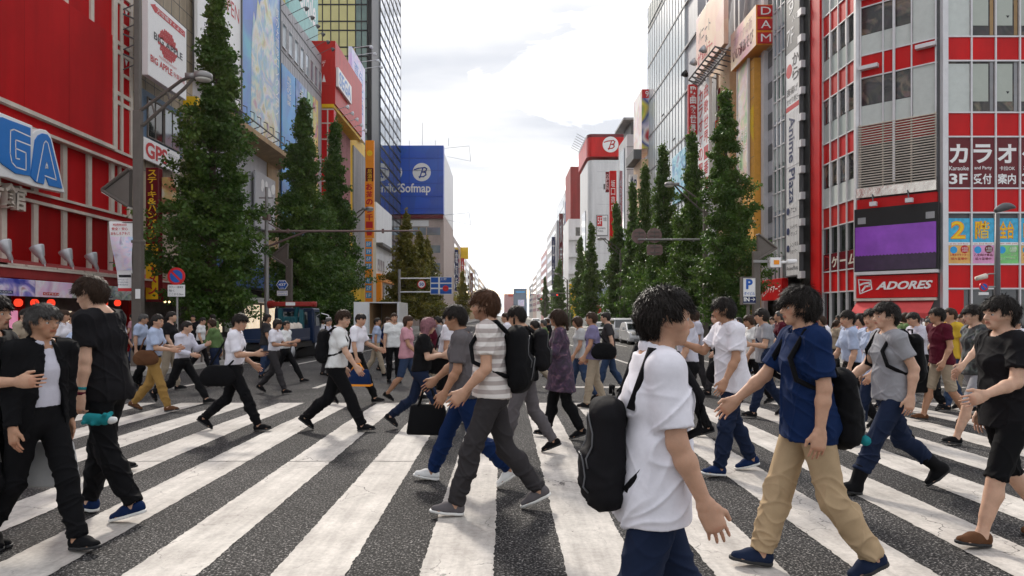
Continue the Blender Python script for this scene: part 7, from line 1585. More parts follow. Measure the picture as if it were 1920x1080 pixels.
hedge(-11.2, 52, 9, 2.1, 1, 'dark clipped shrub behind the box truck', n=6000, size=0.18); hedge(-11.0, 66, 12, 2.6, 2, 'olive shrub under the speed limit sign', 'leaf_warm', n=6000, size=0.2); hedge(-11.4, 38, 6, 1.3, 3, 'low shrub behind the crane truck'); hedge(12.4, 60, 14, 2.2, 4, 'long shrub behind the parked white van', n=7000, size=0.18); hedge(12.3, 88, 16, 2.4, 5, 'shrub on the right kerb under the lone dark tree', n=6000, size=0.2); hedge(12.2, 140, 30, 2.6, 6, 'far shrub row on the right kerb', n=6000, size=0.3); hedge(12.6, 42, 8, 1.6, 7, 'low shrub below the bent arm street lamp on the right')

# ---------------------------------------------------------------- vehicles
pm('paint_white', (0.72, 0.73, 0.74), 0.18, var=0.04, spec=0.6, dirt=0.06); pm('paint_silver', (0.62, 0.63, 0.64), 0.2, 0.2, var=0.04, dirt=0.08); pm('truck_blue', (0.007, 0.02, 0.06), 0.3, var=0.1, dirt=0.15); pm('crane_red', (0.30, 0.02, 0.015), 0.35, dirt=0.2); pm('crane_teal', (0.012, 0.09, 0.11), 0.4, dirt=0.2); pm('rubber', (0.018, 0.018, 0.019), 0.8); pm('wood', (0.36, 0.22, 0.11), 0.7, bump=0.2); pm('carton', (0.42, 0.28, 0.15), 0.8)
pm('rear_light', (0.45, 0.01, 0.01), 0.2)
def wheel(r, x, y, z, R, w_, s):
    m = MB(); m.lathe((x-w_/2*1, y, z), (1, 0, 0), [(0, R*0.55), (0, R*0.92), (w_*0.2, R), (w_*0.8, R), (w_, R*0.92), (w_, R*0.55)], 24); q = m.build('wheel', 'rubber', r, True)
    m = MB(); m.lathe((x+s*(w_/2-0.02), y, z), (s, 0, 0), [(0, R*0.60), (0.02, R*0.58), (0.03, R*0.2), (0.05, R*0.15), (0.06, 0.01)], 20); m.build('rim', 'steel', q, True)
def car(label, X, Y, W_, prof_body, roof, zs, mat, van=False):
    """a car that faces the camera (front at -y); prof_body: side outline of the lower body, roof: outline of the glasshouse (y, z)"""
    r = empty('parked_car', (0, 0, 0), label, 'van' if van else 'car', 'cars on the right side of the street'); h = W_/2
    def shell(prof, inset, nm, mt, bev):
        m = MB(); n = len(prof); m.add([(-h+inset*zf_, y, z) for y, z, zf_ in prof]+[(h-inset*zf_, y, z) for y, z, zf_ in prof], [tuple(range(n)), tuple(range(2*n-1, n-1, -1))]+[(i, n+i, n+(i+1) % n, (i+1) % n) for i in range(n)]); return m.build(nm, mt, r, False, bev)
    b = shell([(y, z, 0.3 if z > zs-0.1 else 0.0) for y, z in prof_body], 0.05, 'body', mat, 0.05); shell([(y, z, 1.0 if z > zs+0.2 else 0.1) for y, z in roof], 0.13, 'roof', mat, 0.05)
    (yf0, zf0), (yf1, zf1) = roof[0], roof[1]; (yr1, zr1), (yr0, zr0) = roof[-2], roof[-1]
    m = MB(); k = 0.06; d = np.array([0, -(zf1-zf0), (yf1-yf0)]); d = d/np.linalg.norm(d)*(1 if d[1] < 0 else -1)*0.02
    q = lambda y, z, x: np.array([x, y, z])
    lo, hi = 0.14, 0.92
    P0 = lambda t: (yf0+(yf1-yf0)*t, zf0+(zf1-zf0)*t)
    m.hexa([q(*P0(lo), -h+0.10)+d*0, q(*P0(lo), h-0.10)+d*0, q(*P0(hi), h-0.20)+d*0, q(*P0(hi), -h+0.20)+d*0, q(*P0(lo), -h+0.10)+d, q(*P0(lo), h-0.10)+d, q(*P0(hi), h-0.20)+d, q(*P0(hi), -h+0.20)+d]); m.build('windscreen', 'car_glass', r)
    zlo, zhi = zs+0.08, zf1-0.10; n_ = 3; ya, yb = yf0+0.42*(1 if not van else 0.5)+0.25, yr0-0.25
    for s in (-1, 1):
        for i in range(n_):
            a, b2 = ya+(yb-ya)*i/n_+0.04, ya+(yb-ya)*(i+1)/n_-0.04; fr = 0.25*(yf1-yf0) if i == 0 and not van else 0.0
            m = MB(); x0, x1 = s*(h-0.045), s*(h-0.115)
            m.hexa([(x0-s*0.05, b2, zlo), (x0-s*0.05, a, zlo), (x1-s*0.05, a+fr, zhi), (x1-s*0.05, b2, zhi), (x0+s*0.012, b2, zlo), (x0+s*0.012, a, zlo), (x1+s*0.012, a+fr, zhi), (x1+s*0.012, b2, zhi)]); m.build('side_window', 'car_glass', r)
        y0 = prof_body[0][0]
        m = MB(); m.box(s*(h-0.36)-0.17, s*(h-0.36)+0.17, y0-0.03, y0+0.1, zs*0.74, zs*0.92); m.build('headlight', 'lamp_glass', r, bevel=0.03)
        m = MB(); m.box(s*(h+0.10)-0.10, s*(h+0.10)+0.10, ya-0.20, ya-0.08, zlo, zlo+0.18); m.build('wing_mirror', mat, r, bevel=0.03)
        for yy in (y0+0.72, prof_body[-1][0]-0.72 if prof_body[-1][0] > 2 else max(p[0] for p in prof_body)-0.75): wheel(r, s*(h-0.10), yy, 0.32, 0.32, 0.2, s)
    y0 = prof_body[0][0]
    m = MB(); m.box(-h+0.55, h-0.55, y0-0.02, y0+0.05, zs*0.70, zs*0.90)
    for k in range(3): m.box(-h+0.3, h-0.3, y0-0.025, y0+0.05, 0.34+0.06*k, 0.37+0.06*k)
    m.build('grille', 'black', r); m = MB(); m.box(-0.17, 0.17, y0-0.035, y0-0.026, 0.47, 0.56); m.build('number_plate', 'sign_white', r)
    r.location = (X, Y, gz(Y)+0.005); return r
van_b = [(-2.2, 0.28), (-2.25, 0.6), (-2.2, 1.05), (2.2, 1.08), (2.22, 0.3)]; van_r = [(-2.18, 1.06), (-1.55, 1.88), (-1.2, 1.97), (2.1, 1.96), (2.2, 1.08)]
car('white delivery van facing the crossing on the right side of the road', 9.95, 58.5, 1.75, van_b, van_r, 1.06, 'paint_white', True)
car_b = [(-2.2, 0.26), (-2.24, 0.55), (-2.1, 0.86), (-1.0, 1.0), (2.15, 1.04), (2.2, 0.3)]; car_r = [(-1.15, 0.99), (-0.05, 1.52), (0.4, 1.60), (1.8, 1.54), (2.14, 1.04)]
car('silver white family car in front of the white delivery van', 9.55, 49.5, 1.72, car_b, car_r, 1.0, 'paint_silver')
car('white hatchback half hidden behind the white delivery van', 10.0, 72, 1.7, car_b, car_r, 1.0, 'paint_white')
for X, Y, lb in ((6.3, 135, 'far white car in the middle lane'), (9.6, 150, 'far white car close to the right kerb'), (3.2, 175, 'tiny white car in the lane by the centre line')): car(lb, X, Y, 1.7, car_b, car_r, 1.0, 'paint_white')
# crane truck, seen from behind on its right side
X0, X1, Y0, Y1 = -10.0, -8.2, 25.4, 31.0; g = gz(27)
r = empty('crane_truck', ((X0+X1)/2, (Y0+Y1)/2, g), 'dark blue flatbed truck with a folded red crane and teal gear at the left kerb', 'truck')
m = MB(); m.box(X0+0.1, X1-0.1, Y0+0.1, Y1-0.2, g+0.50, g+0.72); m.build('chassis', 'black', r); m = MB(); m.box(X0, X1, Y0, Y1-2.1, g+0.78, g+0.90); m.build('flatbed', 'truck_blue', r, bevel=0.02)
m = MB(); m.box(X1-0.05, X1, Y0, Y1-2.15, g+0.905, g+1.28); m.box(X0, X0+0.05, Y0, Y1-2.15, g+0.905, g+1.28); m.box(X0+0.055, X1-0.055, Y0, Y0+0.05, g+0.905, g+1.28); m.build('side_board', 'truck_blue', r)
m = MB(); m.hexa([(X0, Y1, g+0.6), (X1, Y1, g+0.6), (X1-0.08, Y1-0.35, g+2.12), (X0+0.08, Y1-0.35, g+2.12), (X0, Y1-1.45, g+0.6), (X1, Y1-1.45, g+0.6), (X1-0.06, Y1-1.45, g+2.12), (X0+0.06, Y1-1.45, g+2.12)]); m.build('cab', 'truck_blue', r, bevel=0.06)
m = MB(); m.hexa([(X1-0.06, Y1-0.32, g+1.35), (X1-0.04, Y1-1.2, g+1.35), (X1-0.065, Y1-1.2, g+1.95), (X1-0.075, Y1-0.5, g+1.95), (X1+0.0, Y1-0.30, g+1.35), (X1+0.0, Y1-1.2, g+1.35), (X1-0.045, Y1-1.2, g+1.95), (X1-0.05, Y1-0.5, g+1.95)]); m.build('side_window', 'car_glass', r); m = MB(); m.box(X0+0.3, X1-0.3, Y1-1.47, Y1-1.452, g+1.4, g+1.95); m.build('rear_window', 'car_glass', r)
m = MB(); m.tube([(X1-0.05, Y1-0.2, g+1.9), (X1+0.25, Y1-0.05, g+1.8), (X1+0.25, Y1-0.05, g+1.35)], 0.025); m.box(X1+0.14, X1+0.36, Y1-0.10, Y1-0.02, g+1.3, g+1.72); m.build('wing_mirror', 'sign_white', r, bevel=0.02)
m = MB(); m.box(X1-0.02, X1+0.012, Y1-0.55, Y1-0.15, g+0.75, g+1.25); m.build('front_panel', 'paint_white', r)
for y in (Y1-0.95, Y0+1.3):
    for s, x in ((1, X1-0.17), (-1, X0+0.17)): wheel(r, x, y, g+0.40, 0.40, 0.26, s)
q = MB(); yc = Y1-1.85; xm = (X0+X1)/2; q.box(xm-0.35, xm+0.35, yc-0.25, yc+0.25, g+0.9, g+1.75); cb = q.build('crane_column', 'crane_teal', r, bevel=0.03)
q = MB(); q.box(xm-0.75, xm+0.95, yc-0.22, yc+0.18, g+2.18, g+2.38); q.tube([(xm-0.7, yc, g+2.28), (xm-0.98, yc, g+2.25)], 0.17, 12); q.tube([(xm+0.9, yc, g+2.28), (xm+1.1, yc, g+2.26)], 0.13, 12); q.build('boom', 'crane_red', r, bevel=0.04); q = MB(); q.box(xm-0.15, xm+0.25, yc-0.235, yc-0.221, g+2.22, g+2.36); q.build('boom_label', 'sign_white', r)
q = MB(); q.tube([(xm+0.2, yc, g+1.7), (xm+0.3, yc-0.1, g+2.16)], 0.09); q.box(xm-0.45, xm-0.3, yc-0.3, yc-0.1, g+0.95, g+2.1); q.box(xm+0.45, xm+0.6, yc-0.3, yc-0.1, g+0.95, g+2.05)
for k in range(5): q.tube([(xm-0.2+0.12*k, yc-0.27, g+1.0), (xm-0.2+0.12*k, yc-0.27, g+1.7)], 0.02, 6)
q.build('hydraulics', 'crane_teal', r); 
m = MB()
for x, a, b in ((X0+0.3, 0, 2.6), (X0+0.6, 0.3, 2.9), (X0+0.95, 0.1, 2.2)): m.box(x-0.1, x+0.1, Y0+0.4+a, Y0+0.4+b, g+0.905, g+1.15+0.1*a)
tag(m.build('timber', 'wood'), 'wooden beams lying on the bed of the blue crane truck', 'timber')
for i in range(3): q = MB(); q.lathe((X1-0.45, Y0+2.2+0.55*i, g+0.905), (0, 0, 1), [(0, 0.18), (0.3, 0.19), (0.52, 0.15), (0.6, 0.03)], 12); tag(q.build('sack', 'cream', None, True), ('rear', 'middle', 'front')[i]+' pale sack on the bed of the blue crane truck', 'sack', 'sacks on the truck bed')
m = MB(); m.box(X1-0.012, X1+0.014, Y0+0.2, Y0+0.45, g+0.93, g+1.1); m.build('rear_lamp', 'orange', r)
# box truck with its rear doors open
Y0, Y1, X0, X1 = 40.0, 45.6, -7.95, -6.2; g = gz(42)
r = empty('box_truck', ((X0+X1)/2, (Y0+Y1)/2, g), 'white box truck seen from behind with its rear doors open', 'truck'); zb, zt = g+0.85, g+2.78; t = 0.06
m = MB(); m.box(X0, X0+t, Y0, Y1-1.6, zb, zt); m.box(X1-t, X1, Y0, Y1-1.6, zb, zt); m.box(X0+t, X1-t, Y0+0.01, Y1-1.6, zt-t, zt-0.002); m.box(X0+t, X1-t, Y0+0.01, Y1-1.6, zb+0.002, zb+t); m.box(X0+t, X1-t, Y1-1.7, Y1-1.61, zb+t, zt-t); m.build('cargo_box', 'paint_white', r)
m = MB(); m.box(X0+t+0.002, X0+t+0.02, Y0+0.05, Y1-1.75, zb+t, zt-t); m.box(X1-t-0.02, X1-t-0.002, Y0+0.05, Y1-1.75, zb+t, zt-t); m.box(X0+0.1, X1-0.1, Y1-1.76, Y1-1.72, zb+t, zt-t); m.build('lining', 'wood', r)
m = MB(); m.hexa([(X0-0.80, Y0-0.18, zb), (X0-0.01, Y0-0.02, zb), (X0-0.01, Y0-0.02, zt), (X0-0.80, Y0-0.18, zt), (X0-0.80, Y0-0.23, zb), (X0-0.01, Y0-0.07, zb), (X0-0.01, Y0-0.07, zt), (X0-0.80, Y0-0.23, zt)]); m.build('rear_door', 'paint_white', r); m = MB(); m.box(X1+0.01, X1+0.06, Y0-0.02, Y0+0.82, zb, zt); m.build('rear_door', 'paint_white', r)
m = MB(); m.box(X0+0.05, X1-0.05, Y1-1.5, Y1, g+0.55, g+2.0); m.build('cab', 'paint_white', r, bevel=0.08); m = MB(); m.box(X0+0.2, X1-0.2, Y0+0.1, Y1-0.3, g+0.45, g+0.8); m.build('chassis', 'black', r)
m = MB()
for s in (X0+0.15, X1-0.35): m.box(s, s+0.2, Y0+0.02, Y0+0.1, g+0.6, g+0.72)
m.build('rear_light', 'rear_light', r)
for y in (Y1-0.9, Y0+1.1):
    for s, x in ((1, X1-0.17), (-1, X0+0.17)): wheel(r, x, y, g+0.38, 0.38, 0.24, s)
for i, (x, y, w_, h, z) in enumerate(((-6.62, 41.2, 0.42, 0.62, 0.92), (-7.15, 41.5, 0.55, 0.5, 0.92), (-6.62, 41.2, 0.36, 0.32, 1.545))): m = MB(); m.box(x-w_/2, x+w_/2, y-0.25, y+0.25, g+z, g+z+h); tag(m.build('carton', 'carton', None, bevel=0.01), ('tall brown carton standing at the right inside the box truck', 'wide brown carton at the left inside the box truck', 'small brown carton stacked on the tall one in the box truck')[i], 'box', 'cartons in the box truck')
# ---------------------------------------------------------------- who is on the street
def cloth(name, col, var=0.12, rough=0.85): return pm(name, col, rough, var=var, scale=9, bump=0.22, bscale=10, spec=0.10)
for n_, c in dict(c_white=(0.70, 0.68, 0.73), c_white2=(0.66, 0.66, 0.65), c_lav=(0.52, 0.51, 0.58), c_blue=(0.36, 0.42, 0.56), c_navy=(0.006, 0.018, 0.065), c_jean=(0.011, 0.018, 0.042), c_jean2=(0.03, 0.05, 0.10), c_black=(0.006, 0.006, 0.007), c_black2=(0.010, 0.0095, 0.011), c_char=(0.035, 0.032, 0.034), c_grey=(0.27, 0.27, 0.29), c_dgrey=(0.11, 0.10, 0.105), c_khaki=(0.40, 0.29, 0.175), c_mustard=(0.28, 0.165, 0.05), c_beige=(0.32, 0.26, 0.19), c_maroon=(0.075, 0.008, 0.018), c_lilac=(0.18, 0.16, 0.27), c_pink=(0.50, 0.26, 0.30), c_yellow=(0.55, 0.36, 0.04), c_teal=(0.015, 0.20, 0.22), c_green=(0.10, 0.16, 0.06), c_brown=(0.10, 0.045, 0.022), c_silver=(0.42, 0.42, 0.42)).items(): cloth(n_, c)
for n_, c in dict(skin_a=(0.46, 0.265, 0.175), skin_b=(0.52, 0.32, 0.225), skin_c=(0.38, 0.205, 0.125)).items(): pm(n_, c, 0.55, var=0.12, scale=22, bump=0.10, bscale=220, tint=True, spec=0.3)
for n_, c in dict(h_black=(0.017, 0.013, 0.011), h_brown=(0.035, 0.018, 0.010), h_chest=(0.075, 0.033, 0.016), h_grey=(0.07, 0.065, 0.062), h_pink=(0.30, 0.14, 0.16)).items(): pm(n_, c, 0.5, var=0.4, scale=40, bump=0.5, bscale=120, spec=0.18)
def striped(name, c0, c1, sc):
    m = pm(name, c0, 0.85, bump=0.1, bscale=260, spec=0.12); t = m.node_tree; b = t.nodes['Principled BSDF']; co = t.nodes.new('ShaderNodeTexCoord'); wv = t.nodes.new('ShaderNodeTexWave'); wv.bands_direction = 'Z'; wv.inputs['Scale'].default_value = sc; wv.inputs['Distortion'].default_value = 0.6; wv.inputs['Detail Scale'].default_value = 0.6
    t.links.new(co.outputs['Object'], wv.inputs['Vector']); r = t.nodes.new('ShaderNodeValToRGB'); e = r.color_ramp.elements; e[0].position = 0.45; e[0].color = (*c0, 1); e[1].position = 0.55; e[1].color = (*c1, 1); t.links.new(wv.outputs[0], r.inputs[0]); t.links.new(r.outputs[0], b.inputs['Base Color'])
striped('c_stripe', (0.64, 0.60, 0.57), (0.38, 0.33, 0.31), 4.6); mural('c_floral', [(0.018, 0.012, 0.022), (0.03, 0.018, 0.035), (0.06, 0.03, 0.06), (0.16, 0.09, 0.12)], 9.0, 2.0, 0.85); mural('c_print', [(0.012, 0.012, 0.014), (0.02, 0.02, 0.022), (0.05, 0.06, 0.06), (0.14, 0.15, 0.15)], 7.0, 6.0, 0.85)

def walk(front='R', s=1.0, **kw):
    o = 'L' if front == 'R' else 'R'; fa, fk, ra, rk = 25*s, 5, -17*s, 30*s
    d = {'leg'+front: (fa, fk, -(fa-fk)+7), 'leg'+o: (ra, rk, 14), 'arm'+front: (-20*s, 7, 10), 'arm'+o: (15*s, 7, 18), 'twist': (5 if front == 'L' else -5)*s}
    d.update(kw); return d
def stride(front='R', **kw):                                       # mid step: weight on one leg, the other swinging through
    o = 'L' if front == 'R' else 'R'
    d = {'leg'+o: (-4, 4, 8), 'leg'+front: (14, 52, 22), 'arm'+front: (-12, 8, 16), 'arm'+o: (14, 8, 22)}; d.update(kw); return d
def stand(**kw):
    d = dict(legL=(3, 2, -1), legR=(-4, 3, 7), armL=(3, 7, 12), armR=(-2, 7, 10)); d.update(kw); return d
NP = [0]
def P(px, feet, H, face, label, pose, top, top_m, bot_m, **kw):
    NP[0] += 1
    p = dict(px=px, H=H, face=face, label=label, top=top, top_m=M[top_m], bot_m=M[bot_m], skin_m=M[kw.pop('skin', ('skin_a', 'skin_b', 'skin_a', 'skin_c')[NP[0] % 4])], hair_m=M[kw.pop('hair_c', 'h_black')], shoe_m=M[kw.pop('shoe', 'c_black')], seed=NP[0]*7+1)
    if kw.pop('white_sole', False): p['sole_m'] = M['sole_white']
    if 'inner' in kw: p['inner_m'] = M[kw.pop('inner')]
    p.update(pose); p.update(kw); p['Y'] = kw['Y'] if 'Y' in kw else ground_y(feet)
    if p['Y'] > 6.2:
        rg = np.random.default_rng(NP[0]*13+5)
        for k in ('armL', 'armR'): a = list(p[k]); a[0] += rg.uniform(-9, 9); a[1] += rg.uniform(-2, 5); a[2] += rg.uniform(-8, 16); p[k] = tuple(a)
        f = rg.uniform(0.78, 1.12)
        for k in ('legL', 'legR'): a = p[k]; p[k] = (a[0]*f, a[1]*f, a[2]*f)
        p.setdefault('look', rg.uniform(-28, 22)); p.setdefault('nod', rg.uniform(-4, 14)); p.setdefault('lean', rg.uniform(1, 6)); p.setdefault('build', rg.uniform(0.94, 1.06)); p.setdefault('hairline', rg.uniform(-0.012, 0.012)); p['face'] += rg.uniform(-9, 9)
        if 'hair_c' not in kw and rg.random() < 0.3: p['hair_m'] = M['h_brown']
    person(p); return p
def carry(p, name, label, build, cat, group=None):
    """a thing a person carries: made in that person's own frame, left free at top level"""
    o = empty(name, (0, 0, 0), label, cat, group); build(o, p['J'], p['J']['S'])
    o.location = p['o'].location; o.rotation_euler = p['o'].rotation_euler; return o
def backpack(p, label, col, size=1.0, drop=0.0, patch=None, group='backpacks'):
    def b(o, J, S):
        vs = 0.012 if p['Y'] < 8 else 0.018
        c = J['chest']; w_ = J['waist']; t = np.array([c[0]-0.205-0.03*(size-1), 0, c[2]+0.10-drop]); bt = np.array([w_[0]-0.205-0.04*(size-1), 0, w_[2]-0.02-drop-0.10*(size-1)])
        F = Field(np.minimum(t, bt)-0.33, np.maximum(t, bt)+0.33, vs)
        F.cone(t, bt, 0.080*size, 0.094*size, 0.03, EY, 1.72); F.cone((t+bt)/2+[-0.060*size, 0, -0.03], bt+[-0.05*size, 0, 0.03], 0.058*size, 0.062*size, 0.012, EY, 1.8)
        F.cutbox(lambda X, Y, Z: X-(t[0]+0.095)+0*Y+0*Z, F.lo, F.lo+F.n*vs)
        V, Q = F.mesh(); V = relax(V, Q, 1); V = folds(V, vnormals(V, Q), np.random.default_rng(p['seed']), 0.007); mesh_np('bag_body', V*S, Q, M[col], o)
        if p['Y'] < 8:
            m = MB()
            for fy, z0, z1 in ((0.085, 0.30, 1.02), (0.075, -0.02, 0.52)):
                pts = []
                for a in np.linspace(0, math.pi, 15):
                    y_, z_ = fy*size*math.cos(a)*1.15, bt[2]+(t[2]-bt[2])*(z0+(z1-z0)*math.sin(a)); k = np.argmin((V[:, 1]-y_)**2+(V[:, 2]-z_)**2+0.02*(V[:, 0]-V[:, 0].min())); pts.append((V[k]+[-0.003, 0, 0])*S)
                m.tube(pts, 0.004, 6)
            m.build('zip', M['dark_grey'], o, True)
        for sd, s in (('L', 1), ('R', -1)):
            m = MB(); y = 0.105*s; sh = J['sh'][2]+0.068
            pts = [t+[0.07, y, 0.03], [J['sh'][0]-0.06, y*1.12, sh+0.005], [J['sh'][0]+0.035, y*1.15, sh-0.012], [c[0]+0.135, y*1.2, c[2]+0.02], [c[0]+0.115, y*1.62, c[2]-0.10], [w_[0]-0.02, y*1.62, w_[2]+0.02], bt+[0.06, y*1.1, 0.02]]
            m.tube([np.array(q)*S for q in pts], 0.017*S, 8); m.build('strap', M[col], o, True)
        m = MB(); m.tube([(t+[0.02, -0.03, 0.085*size])*S, (t+[0.02, -0.03, 0.125*size])*S, (t+[0.02, 0.03, 0.125*size])*S, (t+[0.02, 0.03, 0.085*size])*S], 0.008, 6); m.build('handle', M[col], o, True)
        if patch: m = MB(); q = bt+[-0.105*size, 0, -0.03]; m.tube([(q+[0.01, -0.10, 0])*S, (q+[-0.005, 0, 0])*S, (q+[0.01, 0.10, 0])*S], 0.030, 10); m.build('pocket', M[patch], o, True)
    return carry(p, 'backpack', label, b, 'backpack', group)
def handbag(p, sd, label, col, w_=0.36, h=0.27, d=0.12, dz=0.0, trim=None, name='bag', x=0.0, y=0.0):
    def b(o, J, S):
        hd = J['wr'+sd]+nrm(J['ad'+sd])*0.10; s = 1 if sd == 'L' else -1; c = np.array([hd[0]+x, hd[1]+y*s, hd[2]-0.16-h/2+dz])
        m = MB(); k = 0.82; m.hexa([(c[0]-w_/2, c[1]+d/2, c[2]-h/2), (c[0]+w_/2, c[1]+d/2, c[2]-h/2), (c[0]+w_/2*k, c[1]+d*.2, c[2]+h/2), (c[0]-w_/2*k, c[1]+d*.2, c[2]+h/2), (c[0]-w_/2, c[1]-d/2, c[2]-h/2), (c[0]+w_/2, c[1]-d/2, c[2]-h/2), (c[0]+w_/2*k, c[1]-d*.2, c[2]+h/2), (c[0]-w_/2*k, c[1]-d*.2, c[2]+h/2)])
        m.build('bag_body', M[col], o, True, bevel=0.03)
        m = MB()
        for yy in (-d*0.2, d*0.2): m.tube([c+[-w_*0.22, yy, h/2-0.02], np.array([hd[0]-0.04, hd[1]+yy*0.3, hd[2]-0.01]), np.array([hd[0]+0.04, hd[1]+yy*0.3, hd[2]-0.01]), c+[w_*0.22, yy, h/2-0.02]], 0.010, 8)
        m.build('handle', M[trim or col], o, True)
        if trim: m = MB(); m.box(c[0]-w_/2*1.0, c[0]+w_/2*1.0, c[1]-d/2-0.004, c[1]+d/2+0.004, c[2]-h/2+0.0, c[2]-h/2+0.035); m.build('trim', M[trim], o)
    return carry(p, name, label, b, 'bag', 'carried bags')
def hipbag(p, sd, label, col, w_=0.34, h=0.26, z=0.0, x=-0.05):
    def b(o, J, S):
        s = 1 if sd == 'L' else -1; c = np.array([x, s*0.235, J['waist'][2]-0.10+z]); vs = 0.013
        F = Field(c-[0.35, 0.2, 0.3], c+[0.35, 0.2, 0.3], vs); F.cone(c+[-w_*0.3, 0, -h*0.12], c+[w_*0.3, 0, -h*0.12], h*0.42, h*0.40, 0.03, EY, 0.42); F.cone(c+[-w_*0.22, 0, h*0.15], c+[w_*0.22, 0, h*0.15], h*0.30, h*0.30, 0.05, EY, 0.45)
        V, Q = F.mesh(); V = folds(V, vnormals(V, Q), np.random.default_rng(p['seed']), 0.007); mesh_np('bag_body', V*S, Q, M[col], o)
        m = MB(); sh = J['sh'][2]+0.07; m.tube([np.array(q)*S for q in (c+[-w_*0.3, 0, h*0.3], [J['chest'][0]-0.14, s*0.12, J['chest'][2]], [J['sh'][0]-0.03, -s*0.07, sh], [J['sh'][0]+0.06, -s*0.06, sh-0.03], [J['chest'][0]+0.135, s*0.04, J['chest'][2]-0.06], c+[w_*0.3, 0, h*0.3])], 0.013, 8); m.build('strap', M[col], o, True)
    return carry(p, 'shoulder_bag', label, b, 'bag', 'carried bags')
def phone(p, sd, label):
    def b(o, J, S):
        c = (J['wr'+sd]+nrm(J['ad'+sd])*0.12+np.array([0, 0, 0.03]))*S; m = MB(); m.box(c[0]-0.06, c[0]+0.08, c[1]-0.036, c[1]+0.036, c[2], c[2]+0.01); m.build('phone_body', M['black'], o, bevel=0.004)
        m = MB(); m.box(c[0]-0.052, c[0]+0.072, c[1]-0.032, c[1]+0.032, c[2]+0.0102, c[2]+0.0115); m.build('screen', M['car_glass'], o)
    return carry(p, 'phone', label, b, 'phone', 'phones in hands')
HOLD = (18, 6, 72, 14)

# nearest figures
p = P(1224, 0, 1.70, 2, 'close man in a loose white short sleeved shirt walking right', walk('L', 0.8, armR=(6, 10, 18), armL=(-14, 8, 14)), 'shirt', 'c_white', 'c_jean', Y=2.72, loose=0.009, sleeve=0.80, hem=0.80, build=0.88, hair='short', hair_t=0.016, skin='skin_a', fold=0.010, look=-4)
backpack(p, 'large black backpack hanging low behind the close man in white', 'c_black2', 0.88, 0.16)
p = P(1515, 1076, 1.76, 178, 'man in a dark navy polo shirt and khaki trousers walking left', walk('R', 0.75, armL=(-4, 9, 12), armR=(32, 8, 16)), 'polo', 'c_navy', 'c_khaki', hem=0.80, sleeve=0.78, leg_w=0.006, hair='fringe', shoe='c_jean', white_sole=False, skin='skin_a', fold=0.009)
backpack(p, 'long black backpack with a teal pocket on the man in the navy polo', 'c_black', 1.0, 0.22, 'c_teal')
p = P(72, 1034, 1.66, -22, 'man in an open black suit jacket over a pale lilac shirt', walk('L', 0.8, armR=(4, 9, 12), armL=(-10, 8, 12)), 'jacket', 'c_black', 'c_black', inner='c_lav', sleeve=1.93, hem=0.80, skin='skin_c', hair='short', hair_c='h_grey', fold=0.008, look=6)
p = P(-28, 1040, 1.70, 5, 'man in a black t-shirt with a bent bare arm, cut off at left', stride('R', armR=(22, 14, 70), armL=(8, 8, 30)), 'tee', 'c_black2', 'c_black', sleeve=0.6); handbag(p, 'L', 'grey tote bag hanging beside the man cut off by the left edge', 'c_silver', 0.40, 0.32, 0.13)
p = P(198, 970, 1.88, 176, 'tall brown haired man in a dark t-shirt holding a teal plush toy', walk('R', 0.62, armL=(-7, 8, 12), armR=(10, 6, 25), nod=14, lean=5), 'tee', 'c_black2', 'c_black', hair='short', hair_c='h_brown', skin='skin_b', shoe='c_navy', white_sole=True, hem=0.84, sleeve=0.68, gripL=0.9, build=1.06, fold=0.008)
def plush(o, J, S):
    c = (J['wrL']+nrm(J['adL'])*0.13)*S+np.array([-0.14, 0.02, -0.02]); F = Field(c-0.3, c+0.3, 0.010); F.cone(c+[0.05, 0, 0.0], c+[-0.04, 0, -0.01], 0.052, 0.055, 0.02); F.cone(c+[-0.11, 0, -0.01], c+[-0.13, 0, 0], 0.05, 0.045, 0.02)
    for q in ((-0.14, 0.045, 0.045), (-0.14, -0.045, 0.045), (-0.03, 0.06, -0.04), (-0.03, -0.06, -0.04), (0.06, 0.06, -0.03), (0.06, -0.06, -0.03)): F.cone(c+[q[0]*0.8, q[1]*0.5, q[2]*0.5], c+list(q), 0.022, 0.02, 0.015)
    V, Q = F.mesh(); V = c+(V-c)*0.8; mesh_np('toy_body', V, Q, M['c_teal'], o); F = Field(c-0.3, c+0.3, 0.012); F.cone(c+[-0.17, 0, -0.015], c+[-0.20, 0, -0.01], 0.036, 0.03, 0.02); V, Q = F.mesh(); V = c+(V-c)*0.8; mesh_np('muzzle', V, Q, M['c_white2'], o)
carry(p, 'plush_toy', 'teal and white plush toy dangling from the hand of the tall brown haired man', plush, 'toy')
def bands(o, J, S):
    for k, (t, mt) in enumerate(((0.02, 'c_maroon'), (0.055, 'c_teal'))):
        c = (J['wrL']-nrm(J['adL'])*t)*S; m = MB(); d = nrm(J['adL']); m.tube([c-d*0.011, c+d*0.011], 0.0345, 16); m.build('band', M[mt], o, True)
carry(p, 'wristband', 'maroon and teal wristbands on the arm of the tall brown haired man', bands, 'wristband')
P(150, 890, 1.68, 4, 'man in a pale blue shirt half hidden behind the tall brown haired man', walk('L', 0.9), 'shirt', 'c_blue', 'c_black', tuck=True, sleeve=1.6)
p = P(1888, 1018, 1.72, 182, 'man in a black t-shirt and black shorts at the right edge', walk('L', 0.8, armL=(16, 10, 55), armR=(-10, 8, 20)), 'tee', 'c_black2', 'c_black', bottom='shorts', short_l=0.04, hair='short', skin='skin_b', shoe='c_brown', hem=0.80, sleeve=0.66, fold=0.008)
